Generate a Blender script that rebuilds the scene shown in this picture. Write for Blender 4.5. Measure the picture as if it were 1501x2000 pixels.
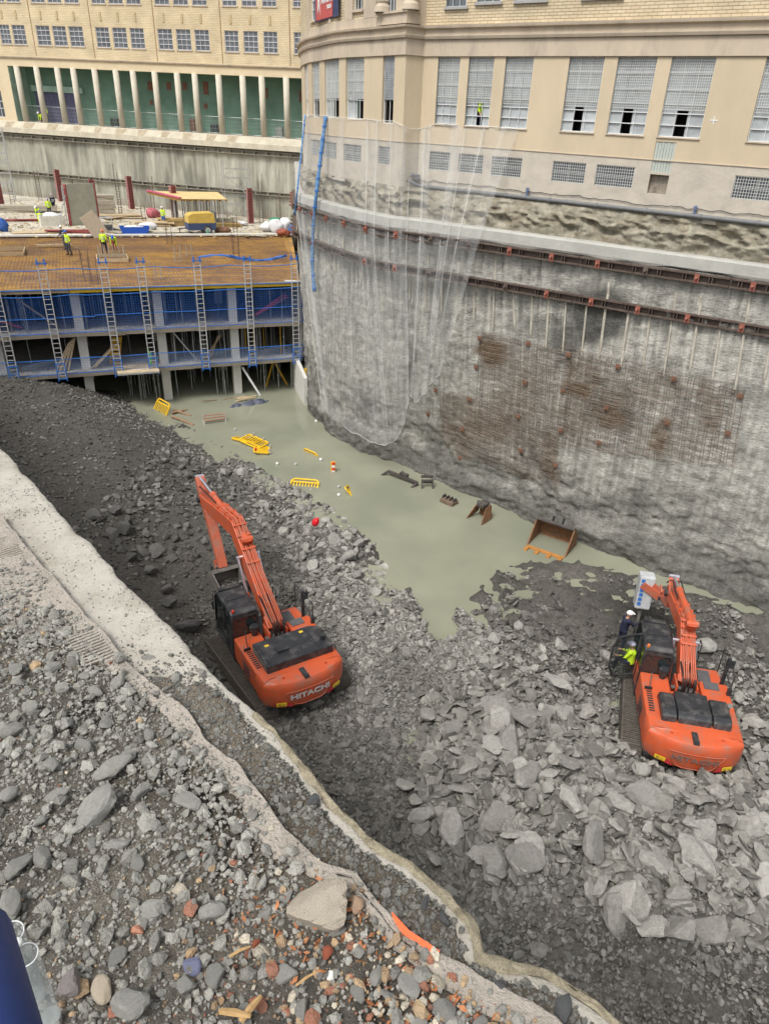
import bpy, bmesh, math, random
import numpy as np
from mathutils import Vector, Matrix
R_=math.radians
for o in list(bpy.data.objects): bpy.data.objects.remove(o)
sc=bpy.context.scene; COL=sc.collection
# ------------------------------------------------------------------ camera
CF,CCX,CCY=1382.5,800.,1000.; CP,CR=R_(28.718),R_(3.269); CH=18.
F_=np.array([0,math.cos(CP),-math.sin(CP)]); R0=np.array([1.,0,0]); U0=np.array([0,math.sin(CP),math.cos(CP)])
RR=math.cos(CR)*R0+math.sin(CR)*U0; UU=-math.sin(CR)*R0+math.cos(CR)*U0; OO=np.array([0,0,CH])
cd=bpy.data.cameras.new('camera'); cam=bpy.data.objects.new('camera',cd); COL.objects.link(cam)
cd.sensor_fit='VERTICAL'; cd.sensor_height=36; cd.lens=CF/2000*36; cd.clip_start=.05; cd.clip_end=600
cd.shift_x=-(CCX-750.5)/2000
m=Matrix([[RR[0],UU[0],-F_[0],0],[RR[1],UU[1],-F_[1],0],[RR[2],UU[2],-F_[2],CH],[0,0,0,1]])
cam.matrix_world=m; sc.camera=cam
# ------------------------------------------------------------------ light
SUN_EL,SUN_AZ=R_(58),R_(215)      # azimuth measured clockwise from +Y
w=bpy.data.worlds.new('World'); sc.world=w; w.use_nodes=True; nt=w.node_tree
bg=nt.nodes['Background']; sky=nt.nodes.new('ShaderNodeTexSky'); sky.sky_type='NISHITA'; sky.sun_disc=False
sky.sun_elevation=SUN_EL; sky.sun_rotation=SUN_AZ; sky.air_density=1.0; sky.dust_density=4.0; sky.ozone_density=.6
hs=nt.nodes.new('ShaderNodeHueSaturation'); hs.inputs['Saturation'].default_value=.22
nt.links.new(sky.outputs[0],hs.inputs['Color']); nt.links.new(hs.outputs[0],bg.inputs['Color']); bg.inputs['Strength'].default_value=.12
sd=bpy.data.lights.new('sun','SUN'); sd.energy=1.5; sd.angle=R_(18); sd.color=(1,.96,.9)
sun=bpy.data.objects.new('sun',sd); COL.objects.link(sun)
v=Vector((math.sin(SUN_AZ)*math.cos(SUN_EL),math.cos(SUN_AZ)*math.cos(SUN_EL),math.sin(SUN_EL)))
sun.rotation_euler=v.to_track_quat('Z','Y').to_euler(); sun.location=v*100
vs=sc.view_settings; vs.view_transform='Standard'; vs.look='None'; vs.gamma=1; vs.exposure=.62; vs.use_curve_mapping=False
# ------------------------------------------------------------------ projection helpers (photo pixel -> point on a real plane)
def ray(x,y): return F_+RR*(x-CCX)/CF-UU*(y-CCY)/CF
def at(x,y,Z): d=ray(x,y); return OO+d*((Z-CH)/d[2])
def onv(x,y,P,D):
    n=np.array([D[1],-D[0],0.]); d=ray(x,y); P=np.array([P[0],P[1],0.]); return OO+d*(((P-OO)@n)/(d@n))
# ------------------------------------------------------------------ noise
def _h(i,j,k,s):
    n=(i*374761393+j*668265263+k*2147483647+s*1274126177)&0xffffffff
    n=((n^(n>>13))*1274126177)&0xffffffff
    n=((n^(n>>16))*2246822519)&0xffffffff
    return (((n^(n>>15))&0xffff)/32767.5-1)
def vn(x,y,z=0.,s=0):
    x,y,z=np.broadcast_arrays(np.asarray(x,float),np.asarray(y,float),np.asarray(z,float))
    i=np.floor(x).astype(np.int64);j=np.floor(y).astype(np.int64);k=np.floor(z).astype(np.int64)
    a=x-i;b=y-j;c=z-k;a=a*a*(3-2*a);b=b*b*(3-2*b);c=c*c*(3-2*c);o=0
    for di in(0,1):
        for dj in(0,1):
            for dk in(0,1):
                o=o+_h(i+di,j+dj,k+dk,s)*(a if di else 1-a)*(b if dj else 1-b)*(c if dk else 1-c)
    return o
def fbm(x,y,z=0.,s=0,o=4,g=.5):
    t=0;A=1
    for q in range(o): t=t+A*vn(x*2**q,y*2**q,z*2**q,s+q);A*=g
    return t
def sstep(a,b,x): t=np.clip((x-a)/(b-a),0,1); return t*t*(3-2*t)
# ------------------------------------------------------------------ materials
MC={}
def newmat(n):
    m=bpy.data.materials.new(n); m.use_nodes=True; return m,m.node_tree,m.node_tree.nodes['Principled BSDF']
def N(t,ty,**k):
    n=t.nodes.new(ty)
    for a,b in k.items():
        if a in n.inputs: n.inputs[a].default_value=b
        else: setattr(n,a,b)
    return n
def rgb(c): return (c[0],c[1],c[2],1)
def pm(n,c,rough=.75,metal=0.,var=.18,scale=4.,bump=.15,bscale=25.,dirt=None,damt=.5,dscale=1.5,stretch=(1,1,1),tint=False,orand=0.,alpha=1.,spec=.4,trans=0.,emit=None):
    if n in MC: return MC[n]
    m,t,b=newmat(n); L=t.links.new
    tc=N(t,'ShaderNodeTexCoord'); mp=N(t,'ShaderNodeMapping'); mp.inputs['Scale'].default_value=stretch; L(tc.outputs['Object'],mp.inputs[0])
    nz=N(t,'ShaderNodeTexNoise',Scale=scale,Detail=6.,Roughness=.65); L(mp.outputs[0],nz.inputs['Vector'])
    mr=N(t,'ShaderNodeMapRange'); mr.inputs[1].default_value=.3; mr.inputs[2].default_value=.7; mr.inputs[3].default_value=1-var; mr.inputs[4].default_value=1+var; L(nz.outputs[0],mr.inputs[0])
    mx=N(t,'ShaderNodeMix',data_type='RGBA',blend_type='MULTIPLY'); mx.inputs[0].default_value=1; mx.inputs[6].default_value=rgb(c); L(mr.outputs[0],mx.inputs[7]); out=mx.outputs[2]
    if tint:
        at_=N(t,'ShaderNodeAttribute',attribute_name='tint'); m2=N(t,'ShaderNodeMix',data_type='RGBA',blend_type='MULTIPLY'); m2.inputs[0].default_value=1; L(out,m2.inputs[6]); L(at_.outputs['Color'],m2.inputs[7]); out=m2.outputs[2]
    if orand:
        oi=N(t,'ShaderNodeObjectInfo'); r2=N(t,'ShaderNodeMapRange'); r2.inputs[3].default_value=1-orand; r2.inputs[4].default_value=1+orand; L(oi.outputs['Random'],r2.inputs[0])
        m2=N(t,'ShaderNodeMix',data_type='RGBA',blend_type='MULTIPLY'); m2.inputs[0].default_value=1; L(out,m2.inputs[6]); L(r2.outputs[0],m2.inputs[7]); out=m2.outputs[2]
    if dirt:
        n2=N(t,'ShaderNodeTexNoise',Scale=dscale,Detail=8.,Roughness=.7); L(mp.outputs[0],n2.inputs['Vector'])
        r3=N(t,'ShaderNodeMapRange'); r3.inputs[1].default_value=.48; r3.inputs[2].default_value=.68; r3.inputs[3].default_value=0; r3.inputs[4].default_value=damt; L(n2.outputs[0],r3.inputs[0])
        m3=N(t,'ShaderNodeMix',data_type='RGBA'); L(r3.outputs[0],m3.inputs[0]); L(out,m3.inputs[6]); m3.inputs[7].default_value=rgb(dirt); out=m3.outputs[2]
    L(out,b.inputs['Base Color']); b.inputs['Roughness'].default_value=rough; b.inputs['Metallic'].default_value=metal; b.inputs['Specular IOR Level'].default_value=spec
    if trans: b.inputs['Transmission Weight'].default_value=trans
    if emit: b.inputs['Emission Color'].default_value=rgb(emit[0]); b.inputs['Emission Strength'].default_value=emit[1]
    if bump:
        n4=N(t,'ShaderNodeTexNoise',Scale=bscale,Detail=5.,Roughness=.6); L(tc.outputs['Object'],n4.inputs['Vector'])
        bp=N(t,'ShaderNodeBump',Strength=bump*2,Distance=.02); L(n4.outputs[0],bp.inputs['Height']); L(bp.outputs[0],b.inputs['Normal'])
    if alpha<1: b.inputs['Alpha'].default_value=alpha
    MC[n]=m; return m
# ------------------------------------------------------------------ mesh builder
def V3(p): return np.array([p[0],p[1],p[2]],float)
class MB:
    def __init__(s): s.v=[];s.f=[]
    def add(s,vs,fs):
        k=len(s.v); s.v+= [tuple(map(float,q)) for q in vs]; s.f+=[tuple(i+k for i in f) for f in fs]; return s
    def box(s,x0,y0,z0,x1,y1,z1):
        return s.add([(x0,y0,z0),(x1,y0,z0),(x1,y1,z0),(x0,y1,z0),(x0,y0,z1),(x1,y0,z1),(x1,y1,z1),(x0,y1,z1)],[(3,2,1,0),(4,5,6,7),(0,1,5,4),(1,2,6,5),(2,3,7,6),(3,0,4,7)])
    def obox(s,c,ax,ay,az):   # centre and half-vectors
        c,ax,ay,az=map(V3,(c,ax,ay,az))
        P=[c-ax-ay-az,c+ax-ay-az,c+ax+ay-az,c-ax+ay-az,c-ax-ay+az,c+ax-ay+az,c+ax+ay+az,c-ax+ay+az]
        return s.add(P,[(3,2,1,0),(4,5,6,7),(0,1,5,4),(1,2,6,5),(2,3,7,6),(3,0,4,7)])
    def bar(s,a,b,w,h,up=(0,0,1)):
        a,b,up=V3(a),V3(b),V3(up); d=b-a; l=np.linalg.norm(d)
        if l<1e-6: return s
        d/=l; r=np.cross(d,up)
        if np.linalg.norm(r)<1e-3: r=np.cross(d,(0,1,0)) if abs(d[1])<.9 else np.cross(d,(1,0,0))
        r/=np.linalg.norm(r); u=np.cross(r,d)
        return s.obox((a+b)/2,r*w/2,d*l/2,u*h/2)
    def tube(s,pts,r,n=8,cap=True):
        pts=[V3(p) for p in pts]; rs=r if hasattr(r,'__len__') else [r]*len(pts)
        k=len(s.v); prev=None
        for i,p in enumerate(pts):
            d=pts[min(i+1,len(pts)-1)]-pts[max(i-1,0)]; d/=np.linalg.norm(d)+1e-9
            if prev is None: q=np.cross(d,(0,0,1)); q=q if np.linalg.norm(q)>1e-3 else np.cross(d,(1,0,0))
            else: q=prev-d*(prev@d)
            q/=np.linalg.norm(q)+1e-9; prev=q; u=np.cross(d,q)
            for j in range(n):
                a=2*math.pi*j/n; s.v.append(tuple(p+rs[i]*(q*math.cos(a)+u*math.sin(a))))
        for i in range(len(pts)-1):
            for j in range(n): s.f.append((k+i*n+j,k+i*n+(j+1)%n,k+(i+1)*n+(j+1)%n,k+(i+1)*n+j))
        if cap: s.f.append(tuple(k+j for j in range(n))[::-1]); s.f.append(tuple(k+(len(pts)-1)*n+j for j in range(n)))
        return s
    def prism(s,poly,fn,d0,d1):   # poly of 2d points, fn(u,v,d)->3d
        n=len(poly); k=len(s.v)
        for d in(d0,d1):
            for u,v in poly: s.v.append(tuple(map(float,fn(u,v,d))))
        s.f.append(tuple(range(k,k+n))); s.f.append(tuple(range(k+2*n-1,k+n-1,-1)))
        for i in range(n): j=(i+1)%n; s.f.append((k+i,k+n+i,k+n+j,k+j))
        return s
    def grid(s,P):   # P [a][b] points
        P=np.asarray(P); a,b=P.shape[:2]; k=len(s.v); s.v+=[tuple(q) for q in P.reshape(-1,3)]
        for i in range(a-1):
            for j in range(b-1): s.f.append((k+i*b+j,k+i*b+j+1,k+(i+1)*b+j+1,k+(i+1)*b+j))
        return s
    def build(s,name,mat,parent=None,world=False,bevel=0,smooth=False,solid=0,fix=True):
        me=bpy.data.meshes.new(name); me.from_pydata(s.v,[],s.f); me.materials.append(mat)
        if fix:
            bm=bmesh.new(); bm.from_mesh(me); bmesh.ops.recalc_face_normals(bm,faces=bm.faces); bm.to_mesh(me); bm.free()
        if smooth: me.polygons.foreach_set('use_smooth',[True]*len(me.polygons))
        o=bpy.data.objects.new(name,me); COL.objects.link(o); setp(o,parent,world)
        if solid: q=o.modifiers.new('Solidify','SOLIDIFY'); q.thickness=solid; q.offset=0
        if bevel: q=o.modifiers.new('Bevel','BEVEL'); q.width=bevel; q.segments=2; q.limit_method='ANGLE'; q.angle_limit=R_(35)
        return o
def setp(o,parent,world=False):
    if parent is not None:
        o.parent=parent
        if world: o.matrix_parent_inverse=basis(parent).inverted()
def basis(p):
    m=p.matrix_basis.copy()
    if p.parent: m=basis(p.parent)@p.matrix_parent_inverse@m
    return m
def tag(o,label=None,cat=None,group=None,kind=None):
    if label: o['label']=label
    if cat: o['category']=cat
    if group: o['group']=group
    if kind: o['kind']=kind
    return o
def empty(name,loc=(0,0,0),rz=0.,label=None,cat=None,group=None):
    o=bpy.data.objects.new(name,None); o.empty_display_size=.2; COL.objects.link(o); o.location=tuple(map(float,loc)); o.rotation_euler=(0,0,rz)
    return tag(o,label,cat,group)
def kids(o): return [c for c in bpy.data.objects if c.parent==o]
def copy_tree(o,parent=None):
    c=o.copy(); COL.objects.link(c)
    if parent: c.parent=parent; 
    for ch in kids(o): copy_tree(ch,c)
    return c
def npmesh(name,V,Fc,mat,tint=None,smooth=False,attrs=None,parent=None,world=False):
    V=np.asarray(V,np.float32); Fc=np.asarray(Fc,np.int32); k=Fc.shape[1]
    me=bpy.data.meshes.new(name); me.vertices.add(len(V)); me.vertices.foreach_set('co',V.ravel())
    me.loops.add(Fc.size); me.loops.foreach_set('vertex_index',Fc.ravel()); me.polygons.add(len(Fc)); me.polygons.foreach_set('loop_start',np.arange(0,Fc.size,k,dtype=np.int32))
    me.update(calc_edges=True); me.materials.append(mat)
    me.polygons.foreach_set('use_smooth',np.full(len(Fc),smooth))
    for nm,A in ([('tint',tint)] if tint is not None else [])+(list(attrs.items()) if attrs else []):
        a=me.attributes.new(nm,'FLOAT_COLOR','POINT'); A=np.asarray(A,np.float32)
        if A.shape[1]==3: A=np.c_[A,np.ones(len(A),np.float32)]
        a.data.foreach_set('color',A.ravel())
    o=bpy.data.objects.new(name,me); COL.objects.link(o); setp(o,parent,world); return o
def gridfaces(a,b):
    i,j=np.meshgrid(np.arange(a-1),np.arange(b-1),indexing='ij'); q=(i*b+j).ravel()
    return np.c_[q,q+1,q+b+1,q+b]
# ------------------------------------------------------------------ rocks
def ico(sub):
    bm=bmesh.new(); bmesh.ops.create_icosphere(bm,subdivisions=sub,radius=1); bm.verts.ensure_lookup_table()
    v=np.array([q.co[:] for q in bm.verts]); f=np.array([[x.index for x in q.verts] for q in bm.faces]); bm.free(); return v,f
ICO={k:ico(k) for k in(1,2,3)}
def rockshape(seed,sub,planes=9,lo=.5):
    r=np.random.RandomState(seed); v,f=ICO[sub]; n=r.normal(size=(planes,3)); n/=np.linalg.norm(n,axis=1)[:,None]; d=r.uniform(lo,.95,planes)
    c=v@n.T; rad=np.where(c>1e-3,d/np.maximum(c,1e-3),9).min(1); rad=np.minimum(rad,1.05); return v*rad[:,None],f
def scatter(name,mat,C,S,flat,seed,sub=1,tint=None,tilt=.5,label=None,nshape=14,lo=.5):
    """one mesh of many angular stones. C centres (n,3), S sizes (n,), flat (a,b) range of thickness"""
    r=np.random.RandomState(seed); n=len(C); sh=[rockshape(seed*31+i,sub,10,lo) for i in range(nshape)]; k=r.randint(0,nshape,n)
    sx=S*r.uniform(.75,1.25,n); sy=S*r.uniform(.6,1.1,n); sz=S*r.uniform(flat[0],flat[1],n)
    a=r.uniform(0,2*np.pi,n); tx=r.normal(0,tilt,n); ty=r.normal(0,tilt,n)
    ca,sa=np.cos(a),np.sin(a); cx,sx_=np.cos(tx),np.sin(tx); cy,sy_=np.cos(ty),np.sin(ty); Z=np.zeros(n);O=np.ones(n)
    Rz=np.stack([ca,-sa,Z,sa,ca,Z,Z,Z,O],1).reshape(n,3,3); Rx=np.stack([O,Z,Z,Z,cx,-sx_,Z,sx_,cx],1).reshape(n,3,3); Ry=np.stack([cy,Z,sy_,Z,O,Z,-sy_,Z,cy],1).reshape(n,3,3)
    M=Rx@Ry@Rz*np.stack([sx,sy,sz],1)[:,None,:]
    Vs=[];Fs=[];Ts=[];b=0
    if tint is None: g=r.uniform(.65,1.3,n); tint=np.stack([g,g,g],1)
    for i in range(nshape):
        q=np.where(k==i)[0]
        if len(q)==0: continue
        v,f=sh[i]; P=np.einsum('nij,vj->nvi',M[q],v)+C[q][:,None,:]; nv=len(v)
        Vs.append(P.reshape(-1,3)); Fs.append((f[None]+(np.arange(len(q))*nv)[:,None,None]+b).reshape(-1,3)); Ts.append(np.repeat(tint[q],nv,0)); b+=len(q)*nv
    o=npmesh(name,np.concatenate(Vs),np.concatenate(Fs),mat,np.concatenate(Ts)); 
    if label: tag(o,label,kind='stuff')
    return o
# ================================================================== STRUCTURE: pit floor, water
WL=.2
RNG=np.random.RandomState(7)
EDGE=np.array([(-30,49.5),(-20.5,47.5),(-17.7,44.8),(-14.5,42.0),(-11.3,38.9),(-7.5,35.2),(-4.3,32.5),(-1.7,28.9),(-.6,25.4),(.6,23.9),(1.9,23.5),(3.5,24.3),(4.4,25.4),(4.3,27.2),(6.2,27.7),(8.0,27.8),(10.4,26.5),(12.6,25.7),(14.5,25.0),(18,23.8),(24,21.5)])
def sdist(P,L):   # signed distance to open polyline (left side of travel = positive)
    P=np.asarray(P,float); best=np.full(len(P),1e9); sg=np.ones(len(P))
    for a,b in zip(L[:-1],L[1:]):
        d=b-a; t=np.clip(((P-a)@d)/(d@d),0,1); q=P-(a+t[:,None]*d); ds=np.hypot(q[:,0],q[:,1]); cr=d[0]*(P[:,1]-a[1])-d[1]*(P[:,0]-a[0])
        u=ds<best-1e-9; best=np.where(u,ds,best); sg=np.where(u,np.sign(cr),sg)
    return best*sg
def hgt(x,y):
    x=np.asarray(x,float);y=np.asarray(y,float); sh=x.shape; P=np.stack([x.ravel(),y.ravel()],1)
    d=-sdist(P,EDGE).reshape(sh)       # >0 on land
    h=WL+np.where(d>0,.34*sstep(0,3.5,d)-.02,.5*np.maximum(d,-3)/1.5)
    # left mound rising towards the building and the near wall
    md=sstep(-6,-15,x+ .25*(y-30))
    h+=md*sstep(0,7,d)*1.75
    h+=sstep(-14,-24,x)*sstep(.5,6,d)*.55
    # right side rubble pile
    h+=.7*np.exp(-(((x-6.5)/4.5)**2+((y-13)/4.2)**2))
    h+=.5*np.exp(-(((x-3)/3.)**2+((y-20.5)/2.5)**2))
    # tracks worn by the machines towards the water
    tr=np.exp(-((x-1.2-.06*(y-24))/.9)**2)*sstep(12,16,y)*sstep(25,22,y); h-=.3*tr
    n=fbm(x*.35,y*.35,0,3,4)*.16+fbm(x*1.3,y*1.3,0,9,3)*.07
    for cx_,cy_,zt_,rr_ in ((-4.58,19.85,.25,3.1),(9.19,18.34,.25,3.1)):
        k_=np.exp(-(np.hypot(x-cx_,y-cy_)/rr_)**4); h=h*(1-k_)+zt_*k_; n=n*(1-.6*k_)
    h+=n*np.where(d>0,1,.6)
    # shallow mud bars poking through the water at the right
    h+=sstep(2.6,4.5,x)*sstep(29.5,28,y)*.30*sstep(-3.2,-.4,d)*(.35+.9*fbm(x*1.3,y*3.6,0,5,5,.62))
    h+=.46*np.exp(-(d/1.7)**2)*sstep(-1,0,x)*sstep(4.6,3.8,x)*np.clip(2.2*vn(x*2.2+.5*y,y*.3,0,14)+.6*fbm(x*4,y*2,0,18,3),-.9,1)*sstep(27.5,26,y)
    return h
def grid_terrain():
    xs=np.arange(-48,24.01,.2); ys=np.arange(-3,64.01,.2); X,Y=np.meshgrid(xs,ys,indexing='ij'); Z=hgt(X,Y)
    Z+=fbm(X*3.1,Y*3.1,0,21,3)*.035
    d=-sdist(np.stack([X.ravel(),Y.ravel()],1),EDGE)
    ll=fbm(X*.3,Y*.3,0,44,4).ravel()
    dusty=np.clip(.5+.55*ll+.5*np.exp(-(((X.ravel()-2)/5)**2+((Y.ravel()-19)/6)**2)),0,1)*sstep(-13,-6,X.ravel()+.3*(Y.ravel()-30))
    t=1+dusty*1.25; wet=np.maximum(sstep(1.0,0.,d),1.3*np.exp(-(((X.ravel()-8.3)/5.2)**4+((Y.ravel()-24.6)/2.8)**4))); t=t*(1-.35*wet)
    T=np.stack([t*1.03,t,t*.93],1)
    mt=pm('slate_grit',(.078,.075,.071),rough=.85,var=.45,scale=9,bump=.7,bscale=60,tint=True)
    o=npmesh('pit_floor',np.stack([X,Y,Z],-1).reshape(-1,3),gridfaces(len(xs),len(ys)),mt,T,smooth=True)
    tag(o,kind='structure')
grid_terrain()
def water():
    m,t,b=newmat('muddy_water'); L=t.links.new
    tc=N(t,'ShaderNodeTexCoord'); n=N(t,'ShaderNodeTexNoise',Scale=.25,Detail=3.); L(tc.outputs['Object'],n.inputs['Vector'])
    mx=N(t,'ShaderNodeMix',data_type='RGBA'); mx.inputs[6].default_value=(.222,.232,.172,1); mx.inputs[7].default_value=(.28,.285,.212,1); mw=N(t,'ShaderNodeMapRange'); mw.inputs[1].default_value=.35; mw.inputs[2].default_value=.65; L(n.outputs[0],mw.inputs[0]); L(mw.outputs[0],mx.inputs[0]); L(mx.outputs[2],b.inputs['Base Color'])
    b.inputs['Roughness'].default_value=.04; b.inputs['IOR'].default_value=1.33
    n2=N(t,'ShaderNodeTexNoise',Scale=5.,Detail=3.); L(tc.outputs['Object'],n2.inputs['Vector']); bp=N(t,'ShaderNodeBump',Strength=.12,Distance=.012); L(n2.outputs[0],bp.inputs['Height']); L(bp.outputs[0],b.inputs['Normal'])
    o=MB().add([(-50,20,WL),(24,14,WL),(24,66,WL),(-50,66,WL)],[(0,1,2,3)]).build('water',m); tag(o,kind='structure')
water()
# ---- rubble lying in the pit
def land(n,x0,x1,y0,y1,seed,dmin=-.15):
    r=np.random.RandomState(seed); x=r.uniform(x0,x1,n); y=r.uniform(y0,y1,n)
    d=-sdist(np.stack([x,y],1),EDGE); k=d>dmin; return x[k],y[k],d[k]
slate=pm('slate_stone',(.19,.184,.171),rough=.85,var=.3,scale=5,bump=.5,bscale=22,tint=True)
def pit_rubble():
    def d_(x,y): return -sdist(np.stack([x,y],1),EDGE)
    def zone(x,y):   # pale dusty rubble (1) against dark grit (0)
        z=.30+.35*sstep(5,1,d_(x,y))+sstep(-9,-3,x+.35*(y-30))*.62
        z*=1-.88*np.exp(-(((x-8.5)/5.2)**4+((y-24.2)/2.9)**4))           # muddy area behind the right machine
        z*=1-.42*sstep(12.6,10.8,y+.35*(x-4)+.6*vn(x*.6,y*.6,0,8))     # dark grit below the slabs
        z*=1-.4*np.exp(-((x-.6-.12*(y-14))/1.7)**2)*sstep(22.5,19,y)
        return np.clip(z*1.1+.3*vn(x*.5,y*.5,0,31),.10,1.15)
    def mud(x,y): return np.exp(-(((x-8.3)/5.0)**4+((y-24.6)/2.6)**4))
    def put(name,n,box,s0,s1,seed,flat,sub,label,pw=2.2,tilt=.5,sink=.15,dens=0.25):
        x,y,d=land(n,*box,seed); r=np.random.RandomState(seed+1); q_=(np.hypot(x+4.58,y-19.85)>1.9)&(np.hypot(x-9.19,y-18.34)>1.9) if s1>.2 else x>-99; x,y,d=x[q_],y[q_],d[q_]
        zn=zone(x,y); k=(r.uniform(0,1,len(x))<(dens+(1-dens)*zn))&(r.uniform(0,1,len(x))>.8*mud(x,y)); x,y,zn=x[k],y[k],zn[k]
        s=s0+(s1-s0)*r.uniform(0,1,len(x))**pw; z=hgt(x,y)+s*sink
        g=r.uniform(.45,1.3,len(x))*(.5+.85*zn); 
        scatter(name,slate,np.stack([x,y,z],1),s,flat,seed,sub,np.stack([g*1.0,g,g*.975],1),tilt,label)
    put('rubble',66000,(-8,14,7,27),.022,.12,101,(.25,.7),1,'broken slate rubble around the two excavators',sink=.3)
    put('rubble',30000,(-28,-2,15,49),.035,.13,102,(.25,.7),1,'dark slate rubble heaped left of the flooded pit',sink=.3,dens=.6)
    put('rubble',11000,(-7,14,9.5,25),.08,.30,103,(.12,.5),1,'broken slate slabs strewn between the excavators',pw=3.4,tilt=.5)
    put('rubble',24000,(-1,14,6.5,12.5),.03,.11,107,(.2,.7),1,'dark angular gravel below the slab pile',pw=2.4,dens=.75)
    put('rubble',26000,(-3,9,12,23),.02,.09,108,(.25,.7),1,'fine pale chips trodden between the machines',pw=2.,dens=.5,sink=.5)
    put('rubble',2600,(-14,-1,24,37),.1,.32,104,(.3,.7),1,'pale slate blocks along the water edge',pw=1.8)
    x,y,d=land(6500,.8,11.5,10.2,19,105); r=np.random.RandomState(5)
    k=(y+.35*(x-4)>11.6)&(np.hypot(x-9.2,y-17.6)>2.2); x,y=x[k],y[k]; s=.06+.34*r.uniform(0,1,len(x))**3.3; g=r.uniform(.7,1.55,len(x))
    scatter('rubble',slate,np.stack([x,y,hgt(x,y)+s*.3+.08*r.uniform(0,1,len(x))],1),s,(.10,.34),105,1,np.stack([g,g,g*.97],1),.55,'flat slate slabs piled in front of the right excavator')
pit_rubble()
BOULD=pm('slate_slab',(.31,.30,.275),rough=.85,var=.22,scale=3.,bump=.5,bscale=14,dirt=(.10,.10,.098),damt=.5,dscale=4,orand=.25)
DARKB=pm('dark_slate',(.135,.132,.125),rough=.8,var=.25,scale=4,bump=.45,bscale=16,orand=.25)
def boulders():
    r=np.random.RandomState(77); protos={}
    def proto(kind,i,mat,flat):
        v,f=rockshape(900+i*7+(50 if kind=='f' else 0),3,12,.5); v=v.copy(); nz=fbm(v[:,0]*3,v[:,1]*3,v[:,2]*3,i,3)*.045; v*=(1+nz)[:,None]; v[:,2]*=flat
        me=bpy.data.meshes.new('boulder'); me.from_pydata([tuple(q) for q in v],[],[tuple(map(int,q)) for q in f]); me.materials.append(mat); return me
    P1=[proto('f',i,BOULD,.2+.06*i) for i in range(6)]; P2=[proto('r',i,BOULD,.7) for i in range(5)]; P3=[proto('d',i+9,DARKB,.7) for i in range(4)]
    def one(me,x,y,s,label,group,tilt,dz=0.):
        o=bpy.data.objects.new('boulder',me); COL.objects.link(o); z=float(hgt(np.array([x]),np.array([y]))[0])
        o.location=(x,y,z+s*.22+dz); o.scale=(s*r.uniform(.9,1.3),s*r.uniform(.65,1.),s); o.rotation_euler=(r.normal(0,tilt),r.normal(0,tilt),r.uniform(0,6.28)); tag(o,label,'rock',group)
    # hand placed big ones: pixel, half size (m), proto set
    big=[((1340,1720),.62,P1),((1150,1690),.55,P1),((1030,1700),.5,P1),((1060,1545),.45,P1),((1080,1370),.5,P1),((1020,1560),.62,P1),((1240,1600),.55,P1),((1380,1590),.42,P1),((1200,1480),.4,P1),((960,1480),.45,P1),((1330,1650),.35,P1),((880,1640),.5,P1),((820,1610),.42,P1),((1100,1610),.4,P1),((1270,1730),.45,P1),((1480,1650),.4,P1)]
    for q,s,ps in big:
        p=at(q[0],q[1],.6)
        if np.hypot(p[0]-9.19,p[1]-18.34)<3.6: continue
        one(ps[r.randint(len(ps))],p[0],p[1],s*1.05,'large flat slate slab in the pale rubble below the excavators','large slabs in the rubble',.35,.26)
    for k in range(190):
        x,y=r.uniform(.2,11.5),r.uniform(9.6,18.)
        if y+.35*(x-4)<10.9 or np.hypot(x-9.0,y-17.4)<3.3 or (x<3 and r.rand()<.5): continue
        one(P1[r.randint(6)],x,y,(.16+.42*r.rand()**1.5),'tilted slate plate among the pale rubble below the excavators','slate plates in the rubble',.5,.16)
    mid=[((1240,1535),.35),((1150,1330),.3),((1090,1280),.38),((1020,1330),.3),((1180,1290),.35),((1140,1400),.38),((1370,1270),.5),((1440,1250),.3),((1460,1330),.35),((1470,1420),.4),((1475,1500),.35),((1300,1580),.4),((960,1270),.3),((880,1240),.25),((1010,1230),.3)]
    for q,s in mid:
        p=at(q[0],q[1],.6)
        if np.hypot(p[0]-9.19,p[1]-18.34)<2.7: continue
        one(P2[r.randint(5)],p[0],p[1],s*.9,'rounded pale slate block beside the right excavator','blocks around the right excavator',.4,.1)
    wet=[((560,1000),.42),((590,985),.34),((600,1035),.36),((655,1060),.4),((680,1085),.42),((700,1060),.38),((520,990),.3),((555,1040),.34),((440,925),.5),((475,920),.4),((700,1120),.38),((735,1150),.34),((640,1010),.42),((650,1110),.34),((720,1195),.3),((690,1030),.36),((545,960),.3),((610,1110),.35)]
    for q,s in wet:
        p=at(q[0],q[1],.5); one(P2[r.randint(5)],p[0],p[1],s*.9,'grey slate block at the edge of the muddy water','blocks along the water edge',.4,.05)
    drk=[((195,1065),.42),((252,1080),.42),((230,1090),.35),((285,1115),.36),((312,1108),.38),((265,1135),.33),((300,1150),.33),((335,1205),.3),((235,1050),.3),((370,1235),.42),((330,1180),.26),((260,1060),.26),((290,1080),.26)]
    for q,s in drk:
        p=at(q[0],q[1],1.0); one(P3[r.randint(4)],p[0],p[1],s,'dark slate boulder lying beside the white concrete beam','dark boulders near the beam',.4,.15)
boulders()
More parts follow.
